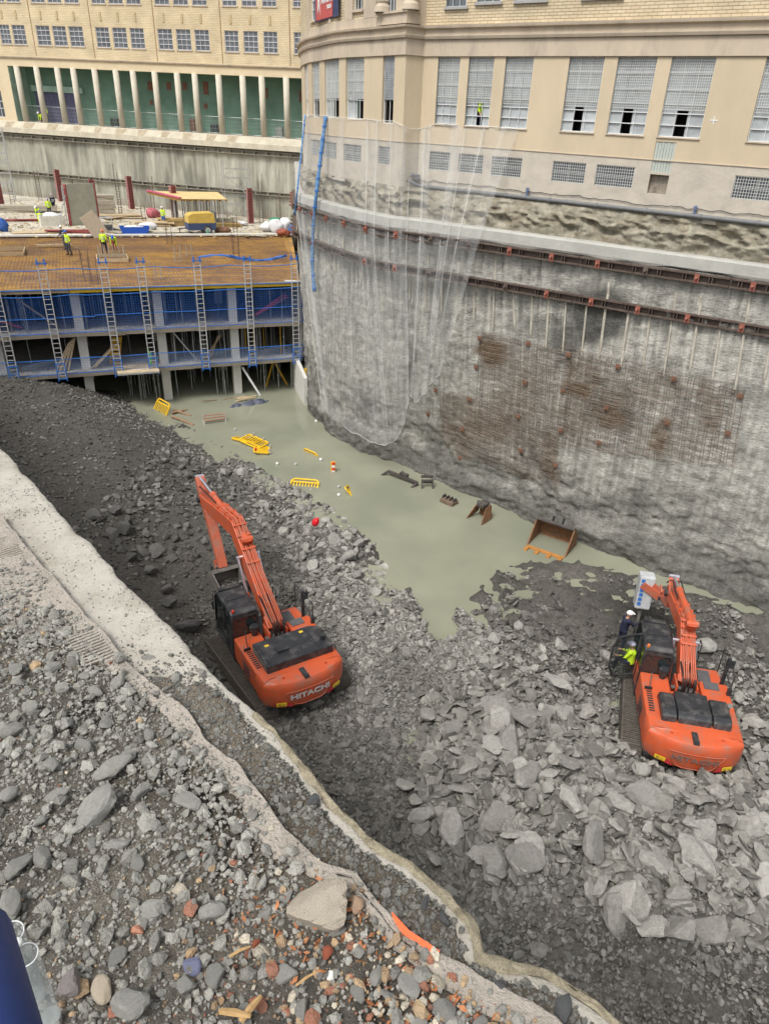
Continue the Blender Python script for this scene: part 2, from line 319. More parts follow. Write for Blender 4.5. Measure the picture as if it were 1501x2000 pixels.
# ================================================================== polyline walls
class Fac:
    def __init__(s,P,side=1):
        s.P=np.array(P,float); d=np.diff(s.P,axis=0); s.L=np.hypot(d[:,0],d[:,1]); s.S=np.r_[0,np.cumsum(s.L)]
        n=np.stack([-d[:,1],d[:,0]],1)/s.L[:,None]*side; s.n=n
        vnr=np.zeros_like(s.P); vnr[0]=n[0]; vnr[-1]=n[-1]
        for i in range(1,len(n)): q=n[i-1]+n[i]; q/=np.linalg.norm(q); vnr[i]=q/max(.5,q@n[i])
        s.vn=vnr
    def M(s,t,z,d=0.):
        i=int(np.clip(np.searchsorted(s.S,t,side='right')-1,0,len(s.L)-1)); u=(t-s.S[i])/s.L[i]
        p=s.P[i]+(s.P[i+1]-s.P[i])*u; n=s.vn[i]*(1-u)+s.vn[i+1]*u
        return (p[0]+n[0]*d,p[1]+n[1]*d,z)
    def hit(s,x,y,d=0.):
        r=ray(x,y); best=None; Q=s.P+s.vn*d
        for i in range(len(s.L)):
            a,b=Q[i],Q[i+1]; e=b-a; A=np.array([[r[0],-e[0]],[r[1],-e[1]]]); t,u=np.linalg.solve(A,a)
            if t>0 and -.002<=u<=1.002 and (best is None or t<best[0]): best=(t,s.S[i]+u*s.L[i],(OO+r*t)[2])
        return (best[1],best[2]) if best else None
    def cuts(s,a,b): return [a]+[q for q in s.S if a+.01<q<b-.01]+[b]
def holed(F,s0,s1,z0,z1,ops,d=0.,rev=.25,mb=None):
    mb=mb or MB(); S=sorted(set([round(q,3) for q in F.cuts(s0,s1)]+[round(q,3) for o in ops for q in o[:2] if s0<q<s1])); Z=sorted(set([z0,z1]+[q for o in ops for q in o[2:4] if z0<q<z1]))
    for a,b in zip(S[:-1],S[1:]):
        for c,e in zip(Z[:-1],Z[1:]):
            ms,mz=(a+b)/2,(c+e)/2
            if any(o[0]<ms<o[1] and o[2]<mz<o[3] for o in ops): continue
            mb.add([F.M(a,c,d),F.M(b,c,d),F.M(b,e,d),F.M(a,e,d)],[(0,1,2,3)])
    for o in ops:
        q=[F.M(o[0],o[2],d),F.M(o[1],o[2],d),F.M(o[1],o[3],d),F.M(o[0],o[3],d),F.M(o[0],o[2],d-rev),F.M(o[1],o[2],d-rev),F.M(o[1],o[3],d-rev),F.M(o[0],o[3],d-rev)]
        mb.add(q,[(0,1,5,4),(1,2,6,5),(2,3,7,6),(3,0,4,7)])
    return mb
def band(F,s0,s1,prof,mb=None):   # prof [(d,z)...] swept along the facade
    mb=mb or MB(); C=F.cuts(s0,s1); k=len(mb.v); n=len(prof)
    for q in C:
        for d,z in prof: mb.v.append(F.M(q,z,d))
    for i in range(len(C)-1):
        for j in range(n): mb.f.append((k+i*n+j,k+i*n+(j+1)%n,k+(i+1)*n+(j+1)%n,k+(i+1)*n+j))
    mb.f.append(tuple(range(k,k+n))); mb.f.append(tuple(range(k+(len(C)-1)*n,k+len(C)*n))[::-1]); return mb
def rect(F,a,b,c,e,d,mb): # flat pane
    return mb.add([F.M(a,c,d),F.M(b,c,d),F.M(b,e,d),F.M(a,e,d)],[(0,1,2,3)])
def fbar(F,a,b,c,e,d0,d1,mb): # bar box between s a..b, z c..e, depth d0..d1
    P=[F.M(a,c,d0),F.M(b,c,d0),F.M(b,e,d0),F.M(a,e,d0),F.M(a,c,d1),F.M(b,c,d1),F.M(b,e,d1),F.M(a,e,d1)]
    return mb.add(P,[(3,2,1,0),(4,5,6,7),(0,1,5,4),(1,2,6,5),(2,3,7,6),(3,0,4,7)])
CREAM=pm('cream_render',(.59,.49,.345),rough=.9,var=.07,scale=.6,bump=.15,bscale=30,dirt=(.45,.37,.26),damt=.35,dscale=.5,stretch=(1,1,.5))
CREAM2=pm('stone_band',(.55,.465,.355),rough=.9,var=.1,scale=1.2,bump=.15,dirt=(.33,.28,.235),damt=.7,dscale=.9,stretch=(1,1,.35))
PLINTH=pm('weathered_plinth',(.53,.48,.40),rough=.92,var=.1,scale=1.5,bump=.3,bscale=14,dirt=(.36,.33,.30),damt=.6,dscale=.9,stretch=(1,1,1.6))
WHITEF=pm('white_frame',(.74,.75,.74),rough=.5,var=.05,bump=0)
GLASS=pm('window_glass',(.10,.115,.125),rough=.08,var=.5,scale=.8,bump=0,spec=.8)
GLASSP=pm('frosted_glass',(.42,.45,.46),rough=.15,var=.3,scale=.9,bump=0,spec=.7)
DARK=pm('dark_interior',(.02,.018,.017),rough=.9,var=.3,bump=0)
GRILL=pm('pale_grille',(.66,.67,.65),rough=.6,var=.1,bump=0)
GREYG=pm('grey_grille',(.36,.36,.35),rough=.6,var=.1,bump=0)
def brickmat(n,c1,c2,mo,sx=1.):
    m,t,b=newmat(n); L=t.links.new; tc=N(t,'ShaderNodeTexCoord'); sp=N(t,'ShaderNodeSeparateXYZ'); L(tc.outputs['Object'],sp.inputs[0])
    ad=N(t,'ShaderNodeMath',operation='SUBTRACT'); L(sp.outputs[0],ad.inputs[0]); L(sp.outputs[1],ad.inputs[1]); cb=N(t,'ShaderNodeCombineXYZ'); L(ad.outputs[0],cb.inputs[0]); L(sp.outputs[2],cb.inputs[1])
    br=N(t,'ShaderNodeTexBrick',Scale=1.); br.inputs['Color1'].default_value=rgb(c1); br.inputs['Color2'].default_value=rgb(c2); br.inputs['Mortar'].default_value=rgb(mo)
    br.inputs['Mortar Size'].default_value=.018*sx; br.inputs['Brick Width'].default_value=.5*sx; br.inputs['Row Height'].default_value=.11*sx; br.inputs['Mortar Smooth'].default_value=.4; L(cb.outputs[0],br.inputs['Vector'])
    nz=N(t,'ShaderNodeTexNoise',Scale=.7,Detail=6.); L(tc.outputs['Object'],nz.inputs['Vector']); mr=N(t,'ShaderNodeMapRange'); mr.inputs[1].default_value=.3; mr.inputs[2].default_value=.7; mr.inputs[3].default_value=.85; mr.inputs[4].default_value=1.12; L(nz.outputs[0],mr.inputs[0])
    mx=N(t,'ShaderNodeMix',data_type='RGBA',blend_type='MULTIPLY'); mx.inputs[0].default_value=1; L(br.outputs['Color'],mx.inputs[6]); L(mr.outputs[0],mx.inputs[7]); L(mx.outputs[2],b.inputs['Base Color']); b.inputs['Roughness'].default_value=.9
    bp=N(t,'ShaderNodeBump',Strength=.5,Distance=.02); bp.invert=True; L(br.outputs['Fac'],bp.inputs['Height']); L(bp.outputs[0],b.inputs['Normal']); return m
BRICK=brickmat('yellow_brick',(.66,.56,.385),(.59,.485,.315),(.36,.28,.19))
BRICK2=brickmat('yellow_brick_far',(.68,.575,.385),(.63,.515,.325),(.50,.41,.27),1.3)
def window(F,par,s0,s1,z0,z1,cols,rows,mode='glass',fmat=None,depth=-.12,opened=None,grille=None,th=.03):
    """frame with muntins; window > frame, grille"""
    fmat=fmat or WHITEF
    pane=MB(); dk=None
    if opened is None: rect(F,s0,s1,z0,z1,depth-.03,pane)
    else:
        oa,ob,oz=opened; rect(F,s0,oa,z0,z1,depth-.03,pane); rect(F,ob,s1,z0,z1,depth-.03,pane); rect(F,oa,ob,oz,z1,depth-.03,pane)
        dk=MB(); fbar(F,oa+.01,ob-.01,z0,oz,depth-.1,depth-.9,dk); dk.f=[f for i,f in enumerate(dk.f) if i!=0]  # near-black box paints the darkness of the unlit room behind
    w_=pane.build('window',GLASS if mode=='glass' else GLASSP,par,world=True,fix=False)
    fr=MB(); t=th
    for a,b,c,e in [(s0,s1,z0,z0+t),(s0,s1,z1-t,z1),(s0,s0+t,z0,z1),(s1-t,s1,z0,z1)]: fbar(F,a,b,c,e,depth-.02,depth+.04,fr)
    for i in range(1,cols): 
        q=s0+(s1-s0)*i/cols; fbar(F,q-t*.35,q+t*.35,z0+t,z1-t,depth-.02,depth+.02,fr)
    for r in rows: fbar(F,s0+t,s1-t,r-t*.5,r+t*.5,depth-.02,depth+.03,fr)
    fr.build('frame',fmat,w_,world=True,fix=False)
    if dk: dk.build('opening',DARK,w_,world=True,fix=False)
    if grille:
        c,e,st,gm=grille; g=MB(); n=max(2,int((s1-s0)/st)); 
        for i in range(n+1): q=s0+.02+(s1-s0-.04)*i/n; fbar(F,q-.008,q+.008,c,e,depth+.06,depth+.072,g)
        n=max(2,int((e-c)/(st*1.))); 
        for i in range(n+1): q=c+(e-c)*i/n; fbar(F,s0+.01,s1-.01,q-.007,q+.007,depth+.072,depth+.084,g)
        g.build('grille',gm,w_,world=True,fix=False)
    return w_
# ================================================================== right building
FP=[(25,20.7),(13.28,28.88),(-0.55,38.4),(-1.35,37.95),(-1.9,38.65),(-2.5,39.4),(-3.45,40.5),(-4.46,41.65),(-5.2,42.8),(-5.75,44.0),(-6.2,45.1),(-6.95,46.6),(-7.6,48.6),(-8.2,51),(-8.8,55),(-9,60)]
def right_building():
    F=Fac(FP,-1); F.vn=-F.vn if F.n[0][1]>0 else F.vn; F.n=-F.n if F.n[0][1]>0 else F.n
    B=empty('rotunda_building',(5,36,15.2),0,'cream rendered building with tall meshed windows and rounded corner above the deep grey wall','building')
    big=[]; up=[]; base=[]
    W=[(30.27,29.09,'p',None),(28.63,27.35,'p',(28.02,27.72)),(26.78,25.44,'p',None),(23.82,22.31,'p',(23.3,22.92)),(21.75,20.18,'p',(21.2,20.8)),(19.62,17.98,'p',(19.05,18.62)),(16.25,14.6,'p',(15.4,15.0)),(12.6,11,'p',None),(10.2,8.6,'p',None)]
    for a,b,m_,o in W: big.append((b,a,18.05,20.7))
    Wc=[(37.6,39.93),(35.31,36.84),(40.95,42.3),(43.6,44.9)]
    for a,b in Wc: big.append((a,b,18.05,20.7))
    nar=(32.86,33.8,17.95,20.7); big.append(nar)
    bs=[(27.45,28.8),(25.45,27.0),(29.25,30.46),(22.4,23.94),(20.27,21.93),(14.6,16.33),(11.2,12.9),(8.3,10.),(35.45,37.05),(37.9,40.2),(40.75,43.0)]
    for a,b in bs: base.append((a,b,16.1,16.9))
    base.append((33.0,34.0,16.15,16.95))
    door=(18.81,19.62,16.79,17.87); hole=(18.83,19.6,16.0,16.7)
    holed(F,2,50,17.21,20.72,big+[(door[0],door[1],17.21,17.87)]).build('wall',CREAM,B,world=True,fix=False)
    holed(F,2,50,15.1,17.2,base+[(door[0],door[1],16.79,17.2),hole]).build('plinth',PLINTH,B,world=True,fix=False)
    band(F,2,50,[(-.3,17.205),(.03,17.205),(.03,17.235),(-.3,17.235)]).build('plinth_trim',CREAM2,B,world=True)
    # lintel band and cornices
    band(F,2,50,[(-.3,20.72),(.07,20.72),(.07,21.36),(-.3,21.36)]).build('frieze',CREAM2,B,world=True)
    band(F,2,50,[(-.3,21.36),(.16,21.36),(.2,21.46),(.2,21.5),(-.3,21.5)]).build('cornice',CREAM2,B,world=True)
    band(F,2,50,[(-.3,21.5),(.1,21.5),(.1,21.72),(.24,21.76),(.26,21.84),(-.3,21.9)]).build('cornice',CREAM2,B,world=True)
    # upper storey
    ub=[(28.98,30.04,22.54,23.9),(27.3,28.48,22.65,23.9),(25.2,26.6,22.65,23.9),(35.5,36.2,22.62,24.2),(41.2,42.2,22.62,24.2),(22,23.6,22.65,23.9),(32.95,33.7,22.4,24.5)]
    holed(F,2,31.08,21.88,27,[o for o in ub if o[1]<31.1],d=-.02).build('brick_wall',BRICK,B,world=True,fix=False)
    holed(F,31.08,34.3,21.88,27,[ub[6]],d=-.02).build('wall',CREAM2,B,world=True,fix=False)
    holed(F,34.3,50,21.88,27,[ub[3],ub[4]],d=-.02).build('brick_wall',BRICK,B,world=True,fix=False)
    band(F,34.3,50,[(-.05,21.88),(.04,21.88),(.04,22.25),(-.05,22.25)]).build('stone_course',CREAM2,B,world=True)
    for a,b in [(36.25,36.9),(34.4,35.35),(38.6,39.0),(42.4,42.9)]: band(F,a,b,[(-.05,22.25),(.05,22.25),(.05,27),(-.05,27)]).build('pilaster',CREAM2,B,world=True)
    for o in ub:
        window(F,B,o[0],o[1],o[2],o[3],3,[23.1,23.5],'glass',None,-.1,opened=((o[0]+.36,o[1]-.03,24.1) if o==ub[3] else None))
        band(F,o[0]-.08,o[1]+.08,[(-.1,o[2]-.1),(.08,o[2]-.1),(.08,o[2]),(-.1,o[2])]).build('window_sill',GREYG if o[0]<31 else CREAM2,B,world=True)
    # pilaster block of the corner with two carved bases
    band(F,31.35,34.15,[(-.1,21.9),(.12,21.9),(.12,22.28),(.2,22.3),(.2,22.38),(-.1,22.38)]).build('corner_block',CREAM2,B,world=True)
    for s_ in (31.85,33.9):
        c=np.array(F.M(s_,0,.0)); mb=MB(); prof=[(.40,22.38),(.40,22.42),(.37,22.6),(.28,22.72),(.3,22.76),(.32,22.82),(.28,22.86),(.3,22.92),(.26,22.98),(.26,25.)]
        n=16; k=0
        for r,z in prof:
            for j in range(n): a=2*math.pi*j/n; mb.v.append((c[0]+r*math.cos(a),c[1]+r*math.sin(a),z))
        for i in range(len(prof)-1):
            for j in range(n): mb.f.append((i*n+j,i*n+(j+1)%n,(i+1)*n+(j+1)%n,(i+1)*n+j))
        mb.build('column_base',CREAM2,B,world=True,smooth=False)
    for i,(a,b,m_,o) in enumerate(W):
        window(F,B,b,a,18.05,20.7,3,[18.45,18.85,19.15,19.65,20.2],'p',None,-.16,opened=((o[1],o[0],18.96) if o else None),grille=(18.98,20.68,.085,GRILL))
        mb=MB(); fbar(F,b-.03,a+.03,18.0,18.05,-.1,.05,mb); mb.build('window_sill',CREAM2,B,world=True)
    for a,b in Wc:
        window(F,B,a,b,18.05,20.7,3,[18.9,19.3,19.75,20.2],'p',None,-.16,opened=(a+.15,a+.15+(b-a)*.4,18.96) if a<40 else (a+.3,b-.1,18.96),grille=(18.98,20.68,.085,GRILL))
    window(F,B,*nar,2,[18.95,19.4,19.9],'p',None,-.16,opened=(nar[0]+.05,nar[1]-.05,18.95))
    mb=MB()
    for k in range(22): z=18.97+k*.078; fbar(F,nar[0]+.03,nar[1]-.03,z,z+.045,-.08,-.1,mb)
    mb.build('roller_blind',pm('slatted_blind',(.38,.40,.42),var=.3,scale=3),B,world=True)
    for o in base:
        window(F,B,o[0],o[1],o[2],o[3],2,[16.5],'glass',GREYG,-.1,grille=(o[2]+.02,o[3]-.02,.1,GRILL),th=.035)
    mb=MB(); n=7
    for i in range(n): a=door[0]+(door[1]-door[0])*i/n; fbar(F,a,a+(door[1]-door[0])/n-.012,door[2],door[3],-.04,-.02-.01*(i%2),mb)
    mb.build('boarded_panel',pm('grey_green_board',(.47,.51,.46),var=.12,scale=3,dirt=(.3,.3,.26),damt=.4,dscale=3,stretch=(1,1,.3)),B,world=True)
    mb=MB(); rect(F,hole[0],hole[1],hole[2],hole[3],-.2,mb); mb.build('rough_recess',pm('rough_brown',(.27,.235,.19),var=.4,scale=6,bump=.8),B,world=True,fix=False)
    mb=MB(); c=F.hit(1393,235); 
    fbar(F,c[0]-.14,c[0]+.14,c[1]-.02,c[1]+.02,0,.012,mb); fbar(F,c[0]-.02,c[0]+.02,c[1]-.14,c[1]+.14,.013,.02,mb); mb.build('survey_cross',WHITEF,B,world=True)
    # roof edge far above the frame keeps the block closed
    top=MB(); C=F.cuts(2,50); k=[F.M(q,27,0) for q in C]; top.add(k+[(30,60,27)],[tuple(range(len(k)+1))]); top.build('roof',CREAM2,B,world=True)
    # banner
    bn=Fac([F.M(37.0,0,.16)[:2],F.M(41.0,0,.22)[:2]],1)
    bn=empty('banner',F.M(39,22.2,.2),0,'red and dark blue banner with white lettering hung on the rounded corner','banner')
    a=np.array(F.M(37.35,0,.16)); b=np.array(F.M(41.1,0,.16)); d=(a-b); d/=np.linalg.norm(d); n_=np.array([d[1],-d[0],0]); n_=n_ if n_@(np.array([0,0,0])-a)>0 else -n_
    def Q(u,z,o=0.): p=b+d*u+n_*o; return (p[0],p[1],z)
    L=np.linalg.norm(a-b); mb=MB(); 
    mb.add([Q(0,22.45),Q(L,22.45),Q(L,24.6),Q(0,24.6)],[(0,1,2,3)]); mb.build('cloth',pm('navy_cloth',(.045,.055,.12),var=.2,bump=0),bn,world=True,solid=.01)
    mb=MB(); mb.add([Q(.25,22.5,.02),Q(L-.85,22.5,.02),Q(L-.7,24.6,.02),Q(.25,24.6,.02)],[(0,1,2,3)]); mb.build('red_panel',pm('red_cloth',(.50,.10,.09),var=.15,bump=0),bn,world=True,solid=.008)
    wm=pm('white_print',(.75,.72,.70),var=.05,bump=0)
    mb=MB()
    for pts in ([(.55,22.75),(.62,23.3),(.50,24.0),(.66,23.7),(.78,23.35),(.74,23.0)],[(.8,23.75),(.98,23.5),(.93,23.2),(1.02,22.7),(.84,23.05),(.78,23.4)]): mb.prism(pts,lambda u,z,o:Q(u,z,o),.03,.04)
    mb.build('white_emblem',wm,bn,world=True)
    for txt,u,z,sz in (('ARRASATE',1.15,23.15,.43),('TALDEA',2.05,22.88,.21)):
        cu=bpy.data.curves.new('lettering','FONT'); cu.body=txt; cu.size=sz; cu.extrude=.004; cu.offset=.012; cu.space_character=.9
        me=None; o=bpy.data.objects.new('lettering',cu); COL.objects.link(o); dg=bpy.context.evaluated_depsgraph_get(); me=bpy.data.meshes.new_from_object(o.evaluated_get(dg)); bpy.data.objects.remove(o)
        me.materials.clear(); me.materials.append(wm); o=bpy.data.objects.new('lettering',me); COL.objects.link(o); q=Q(u,z,.035)
        o.matrix_basis=Matrix([[d[0],0,n_[0],q[0]],[d[1],0,n_[1],q[1]],[0,1,0,q[2]],[0,0,0,1]]); setp(o,bn,True)
    # pipe along the foot of the building
    pm_=pm('grey_pipe',(.16,.165,.17),rough=.5,var=.15)
    P_=empty('drain_pipe',F.M(20,15.3,.1),0,'long dark grey pipe running along the foot of the cream building','pipe')
    pts=[F.M(q,15.35-.0*q,.14) for q in np.linspace(3,31.0,15)]+[F.M(31.6,15.6,.2)]
    MB().tube(pts,.085,10).build('pipe_run',pm_,P_,world=True,smooth=True)
    mb=MB(); 
    for q in np.arange(4,31,2.2): p=F.M(q,15.35,.14); p2=F.M(q+.12,15.35,.14); mb.tube([p,p2],.105,10)
    mb.build('coupling',pm_,P_,world=True)
    mb=MB()
    for px in ((1030,372),(1358,408)): s_,z_=F.hit(*px); mb.tube([F.M(s_,z_+.08,.02),F.M(s_,z_+.05,.16),F.M(s_,15.36,.16)],.05,8); mb.tube([F.M(s_,z_+.05,.1),F.M(s_,z_+.05,.22)],.08,8)
    mb.build('valve',pm('blue_grey_metal',(.13,.17,.28),rough=.5),P_,world=True)
    mb=MB(); s_,z_=F.hit(812,345); mb.obox(F.M(s_,z_,.16),(.16,.05,0),(-.05,.16,0),(0,0,.13)); mb.tube([F.M(s_-.1,z_,.2),F.M(s_+.25,z_+.12,.25)],.1,8); mb.build('pipe_elbow',pm_,P_,world=True,bevel=.03)
    cb=MB(); r=np.random.RandomState(3); zz=15.62; pts=[]
    for q in np.arange(3,31,.12): zz=15.60+.05*vn(q*2.3,0,0,5)+.03*vn(q*6,0,0,8); pts.append(F.M(q,float(zz),.04))
    o=cb.tube(pts,.014,4).build('loose_cable',pm('black_rubber',(.03,.03,.03)),P_,world=True)
    return F
FR=right_building()
# ================================================================== right excavation wall
WT=[(-14.2,83),(-12.15,71.5),(-8.55,50.5),(-7.95,47.0),(-7.1,45.3),(-5.2,41.9),(-3.32,39.2),(-1.77,37.35),(-0.59,36.95),(0.94,35.85),(2.57,34.86),(3.89,34.05),(7.92,31.5),(13.03,28.33),(24,21.5)]
WB=[(-14.2,83),(-12.1,71.5),(-8.3,50.5),(-7.3,47.2),(-6.6,45),(-5.0,42.2),(-3.2,40.2),(-1.9,39.2),(-0.3,38.7),(1.66,36.7),(3.1,35.4),(5.46,33.4),(8.25,30.55),(13.98,26.5),(24,19.8)]
def dens(P,k):
    P=np.array(P,float); o=[]
    for a,b in zip(P[:-1],P[1:]):
        n=k(a,b)
        for i in range(n): o.append(a+(b-a)*i/n)
    o.append(P[-1]); return np.array(o)
def right_wall():
    T=np.array(WT,float);Bm=np.array(WB,float); top=[];bot=[]
    for i in range(len(T)-1):
        n=max(1,int(np.hypot(*(T[i+1]-T[i]))/.11))
        for j in range(n): u=j/n; top.append(T[i]+(T[i+1]-T[i])*u); bot.append(Bm[i]+(Bm[i+1]-Bm[i])*u)
    top.append(T[-1]);bot.append(Bm[-1]); top=np.array(top);bot=np.array(bot)
    for _ in range(6): top[1:-1]=(top[:-2]+top[1:-1]*2+top[2:])/4; bot[1:-1]=(bot[:-2]+bot[1:-1]*2+bot[2:])/4
    zs=np.arange(-.6,13.5,.1); n,k=len(top),len(zs)
    tg=np.gradient(top,axis=0); tg/=np.linalg.norm(tg,axis=1)[:,None]; nr=np.stack([tg[:,1],-tg[:,0]],1); nr*=np.sign(-(nr*top).sum(1))[:,None]
    sl=np.r_[0,np.cumsum(np.hypot(*np.diff(top,axis=0).T))]
    U=np.broadcast_to(((zs+.6)/14.1)[None],(n,k)); 
    Sx=np.broadcast_to(sl[:,None],(n,k)); Zz=np.broadcast_to(zs[None],(n,k))
    XY=bot[:,None]*(1-U[...,None])+top[:,None]*U[...,None]
    rib=np.abs(((Sx/.95)%1)-.5)*2; rib=-.10*sstep(.82,1.,rib)+.03*vn(np.floor(Sx/.95),0,0,2)
    rough=fbm(Sx*.5,Zz*.35,0,12,4)*.07+fbm(Sx*2.2,Zz*2.6,0,30,4)*.05+(np.abs(fbm(Sx*1.6+.3*Zz,Zz*3.4,0,135,3))-.35)*.05+fbm(Sx*5,Zz*6,0,35,2)*.03
    left=sstep(24.5,33,Sx)          # 0 left part (regular piles), 1 right part (rock and shotcrete)
    toe=sstep(2.1+.6*vn(sl*.4,0,0,3)[:,None],.9,Zz)*(.22+.15*vn(Sx*.8,Zz*.8,0,77))*sstep(15.,23.,Sx)
    rock=sstep(5.5,2.5,Zz+1.1*vn(Sx*.35,Zz*.3,0,66))*left
    D=rib*(1-.5*rock)+rough*(.42+.4*left+.45*rock)+toe+rock*(fbm(Sx*.7,Zz*.9,0,90,5,.6)*.12+(.4-np.abs(fbm(Sx*3.2-.9*Zz,Zz*4.8,0,93,3)))*.07)
    P=np.concatenate([XY+nr[:,None]*D[...,None],Zz[...,None]],-1)
    # ---- stains with a shape of their own: R rust, G wet dark, B lime white
    V=P.reshape(-1,3); d=V-OO; zc=d@F_; px=CCX+CF*(d@RR)/zc; py=CCY-CF*(d@UU)/zc   # photo coordinates, only to look up where the stains lie on the wall
    def blob(cx,cy,rx,ry,a=1.,f=2.2):
        wx=vn(px*.02,py*.02,0,61)*14+vn(px*.06,py*.06,0,62)*7; wy=vn(px*.02,py*.02,0,63)*14+vn(px*.06,py*.06,0,64)*7
        return a*np.clip(f*(1-np.sqrt(((px-cx+wx)/rx)**2+((py-cy+wy)/ry)**2)),0,1)
    rust=np.maximum.reduce([blob(958,690,34,48,.9),blob(1000,770,60,80,.35),blob(1135,740,42,55,.9),blob(1185,800,50,60,.75),blob(1120,820,60,40,.6),blob(1300,860,26,60,.8),blob(960,840,60,50,.5),blob(900,820,50,60,.55),blob(1075,900,18,60,.6),blob(1385,800,20,70,.55),blob(1250,760,120,40,.3),blob(905,870,40,25,.6)])
    rust*=np.clip(.85+.6*vn(px*.03,py*.05,0,65),0,1)*1.15
    wet=np.maximum.reduce([blob(1165,610,85,75,.95),blob(1110,660,50,50,.8),blob(870,590,22,90,.5),blob(800,700,10,130,.6,1.5),blob(900,960,90,40,.8),blob(1000,980,120,35,.7),blob(950,930,60,50,.6),blob(1190,800,60,70,.6),blob(1330,1090,200,40,.5),blob(1080,640,90,30,.5),blob(1450,780,80,30,.3),blob(660,620,30,100,.15)])
    wet=np.maximum(wet,(rock.reshape(-1)*(.55+.5*vn(Sx.ravel()*1.1,Zz.ravel()*1.3,0,71)))*.8)
    wet=np.maximum(wet,.75*sstep(2.4,.8,Zz.ravel()+.5*vn(Sx.ravel()*.7,0,0,72)))
    wall_s=Sx.ravel()
    pil=(wall_s/.62)%1; idx=np.floor(wall_s/.62); ln=_h(idx.astype(np.int64),np.int64(0),np.int64(0),5)*.8; zt=Zz.ravel()
    dr=sstep(.36,.46,pil)*sstep(.64,.54,pil)*sstep(11.9,11.7,zt)*sstep(9.2+1.0*ln,9.5+1.0*ln,zt)*np.where(ln>-.7,1,0)*sstep(20,24,wall_s)
    streak=sstep(.15,.8,vn(wall_s*2.3,zt*.12,0,81)+.4*vn(wall_s*6,zt*.3,0,82))
    lime=np.clip(np.maximum(dr*1.6,streak*.25*sstep(3,7,zt)),0,1)
    A=np.stack([np.clip(rust,0,1),np.clip(wet,0,1),lime],1)
    m,t,b=newmat('shotcrete'); L=t.links.new; tc=N(t,'ShaderNodeTexCoord'); at_=N(t,'ShaderNodeAttribute',attribute_name='stain'); sp=N(t,'ShaderNodeSeparateColor'); L(at_.outputs['Color'],sp.inputs[0])
    n1=N(t,'ShaderNodeTexNoise',Scale=.9,Detail=9.,Roughness=.68); L(tc.outputs['Object'],n1.inputs['Vector'])
    cr=N(t,'ShaderNodeValToRGB'); cr.color_ramp.elements[0].position=.32; cr.color_ramp.elements[0].color=(.285,.28,.25,1); cr.color_ramp.elements[1].position=.68; cr.color_ramp.elements[1].color=(.52,.505,.455,1); L(n1.outputs[0],cr.inputs[0])
    mp=N(t,'ShaderNodeMapping'); mp.inputs['Scale'].default_value=(5,5,.35); L(tc.outputs['Object'],mp.inputs[0]); n2=N(t,'ShaderNodeTexNoise',Scale=1.,Detail=5.); L(mp.outputs[0],n2.inputs['Vector'])
    mr=N(t,'ShaderNodeMapRange'); mr.inputs[1].default_value=.35; mr.inputs[2].default_value=.65; mr.inputs[3].default_value=.78; mr.inputs[4].default_value=1.2; L(n2.outputs[0],mr.inputs[0])
    x=N(t,'ShaderNodeMix',data_type='RGBA',blend_type='MULTIPLY'); x.inputs[0].default_value=1; L(cr.outputs[0],x.inputs[6]); L(mr.outputs[0],x.inputs[7]); out=x.outputs[2]
    m5=N(t,'ShaderNodeMapping'); m5.inputs['Scale'].default_value=(2.6,2.6,9); L(tc.outputs['Object'],m5.inputs[0]); n5=N(t,'ShaderNodeTexNoise',Scale=1.5,Detail=8.,Roughness=.75); L(m5.outputs[0],n5.inputs['Vector']); r5=N(t,'ShaderNodeMapRange'); r5.inputs[1].default_value=.36; r5.inputs[2].default_value=.6; r5.inputs[3].default_value=.74; r5.inputs[4].default_value=1.18; L(n5.outputs[0],r5.inputs[0]); x=N(t,'ShaderNodeMix',data_type='RGBA',blend_type='MULTIPLY'); x.inputs[0].default_value=1; L(out,x.inputs[6]); L(r5.outputs[0],x.inputs[7]); out=x.outputs[2]
    n3=N(t,'ShaderNodeTexNoise',Scale=7.,Detail=7.,Roughness=.7); L(tc.outputs['Object'],n3.inputs['Vector'])
    for ch,c in (('Blue',(.56,.545,.48)),('Green',(.085,.085,.075)),('Red',(.165,.115,.072))):
        ml=N(t,'ShaderNodeMath',operation='MULTIPLY_ADD'); L(n3.outputs[0],ml.inputs[0]); ml.inputs[1].default_value=1.3; ml.inputs[2].default_value=-.65
        ad=N(t,'ShaderNodeMath',operation='ADD',use_clamp=True); L(sp.outputs[ch],ad.inputs[0]); L(ml.outputs[0],ad.inputs[1])
        gate=N(t,'ShaderNodeMath',operation='GREATER_THAN'); L(sp.outputs[ch],gate.inputs[0]); gate.inputs[1].default_value=.02
        sm=N(t,'ShaderNodeMath',operation='MULTIPLY'); L(ad.outputs[0],sm.inputs[0]); L(sp.outputs[ch],sm.inputs[1]); s2=N(t,'ShaderNodeMath',operation='SQRT'); L(sm.outputs[0],s2.inputs[0])
        x=N(t,'ShaderNodeMix',data_type='RGBA'); L(s2.outputs[0],x.inputs[0]); L(out,x.inputs[6]); x.inputs[7].default_value=rgb(c); out=x.outputs[2]
    L(out,b.inputs['Base Color']); b.inputs['Roughness'].default_value=.85
    n4=N(t,'ShaderNodeTexNoise',Scale=9.,Detail=8.,Roughness=.7); L(tc.outputs['Object'],n4.inputs['Vector']); bp=N(t,'ShaderNodeBump',Strength=1.,Distance=.09); aa=N(t,'ShaderNodeMath',operation='ADD'); L(n4.outputs[0],aa.inputs[0]); L(n5.outputs[0],aa.inputs[1]); L(aa.outputs[0],bp.inputs['Height']); L(bp.outputs[0],b.inputs['Normal'])
    Wl=empty('excavation_wall',(2,35,0),0,'high grey shotcrete wall with rust stains and steel walers rising from the muddy water','wall')
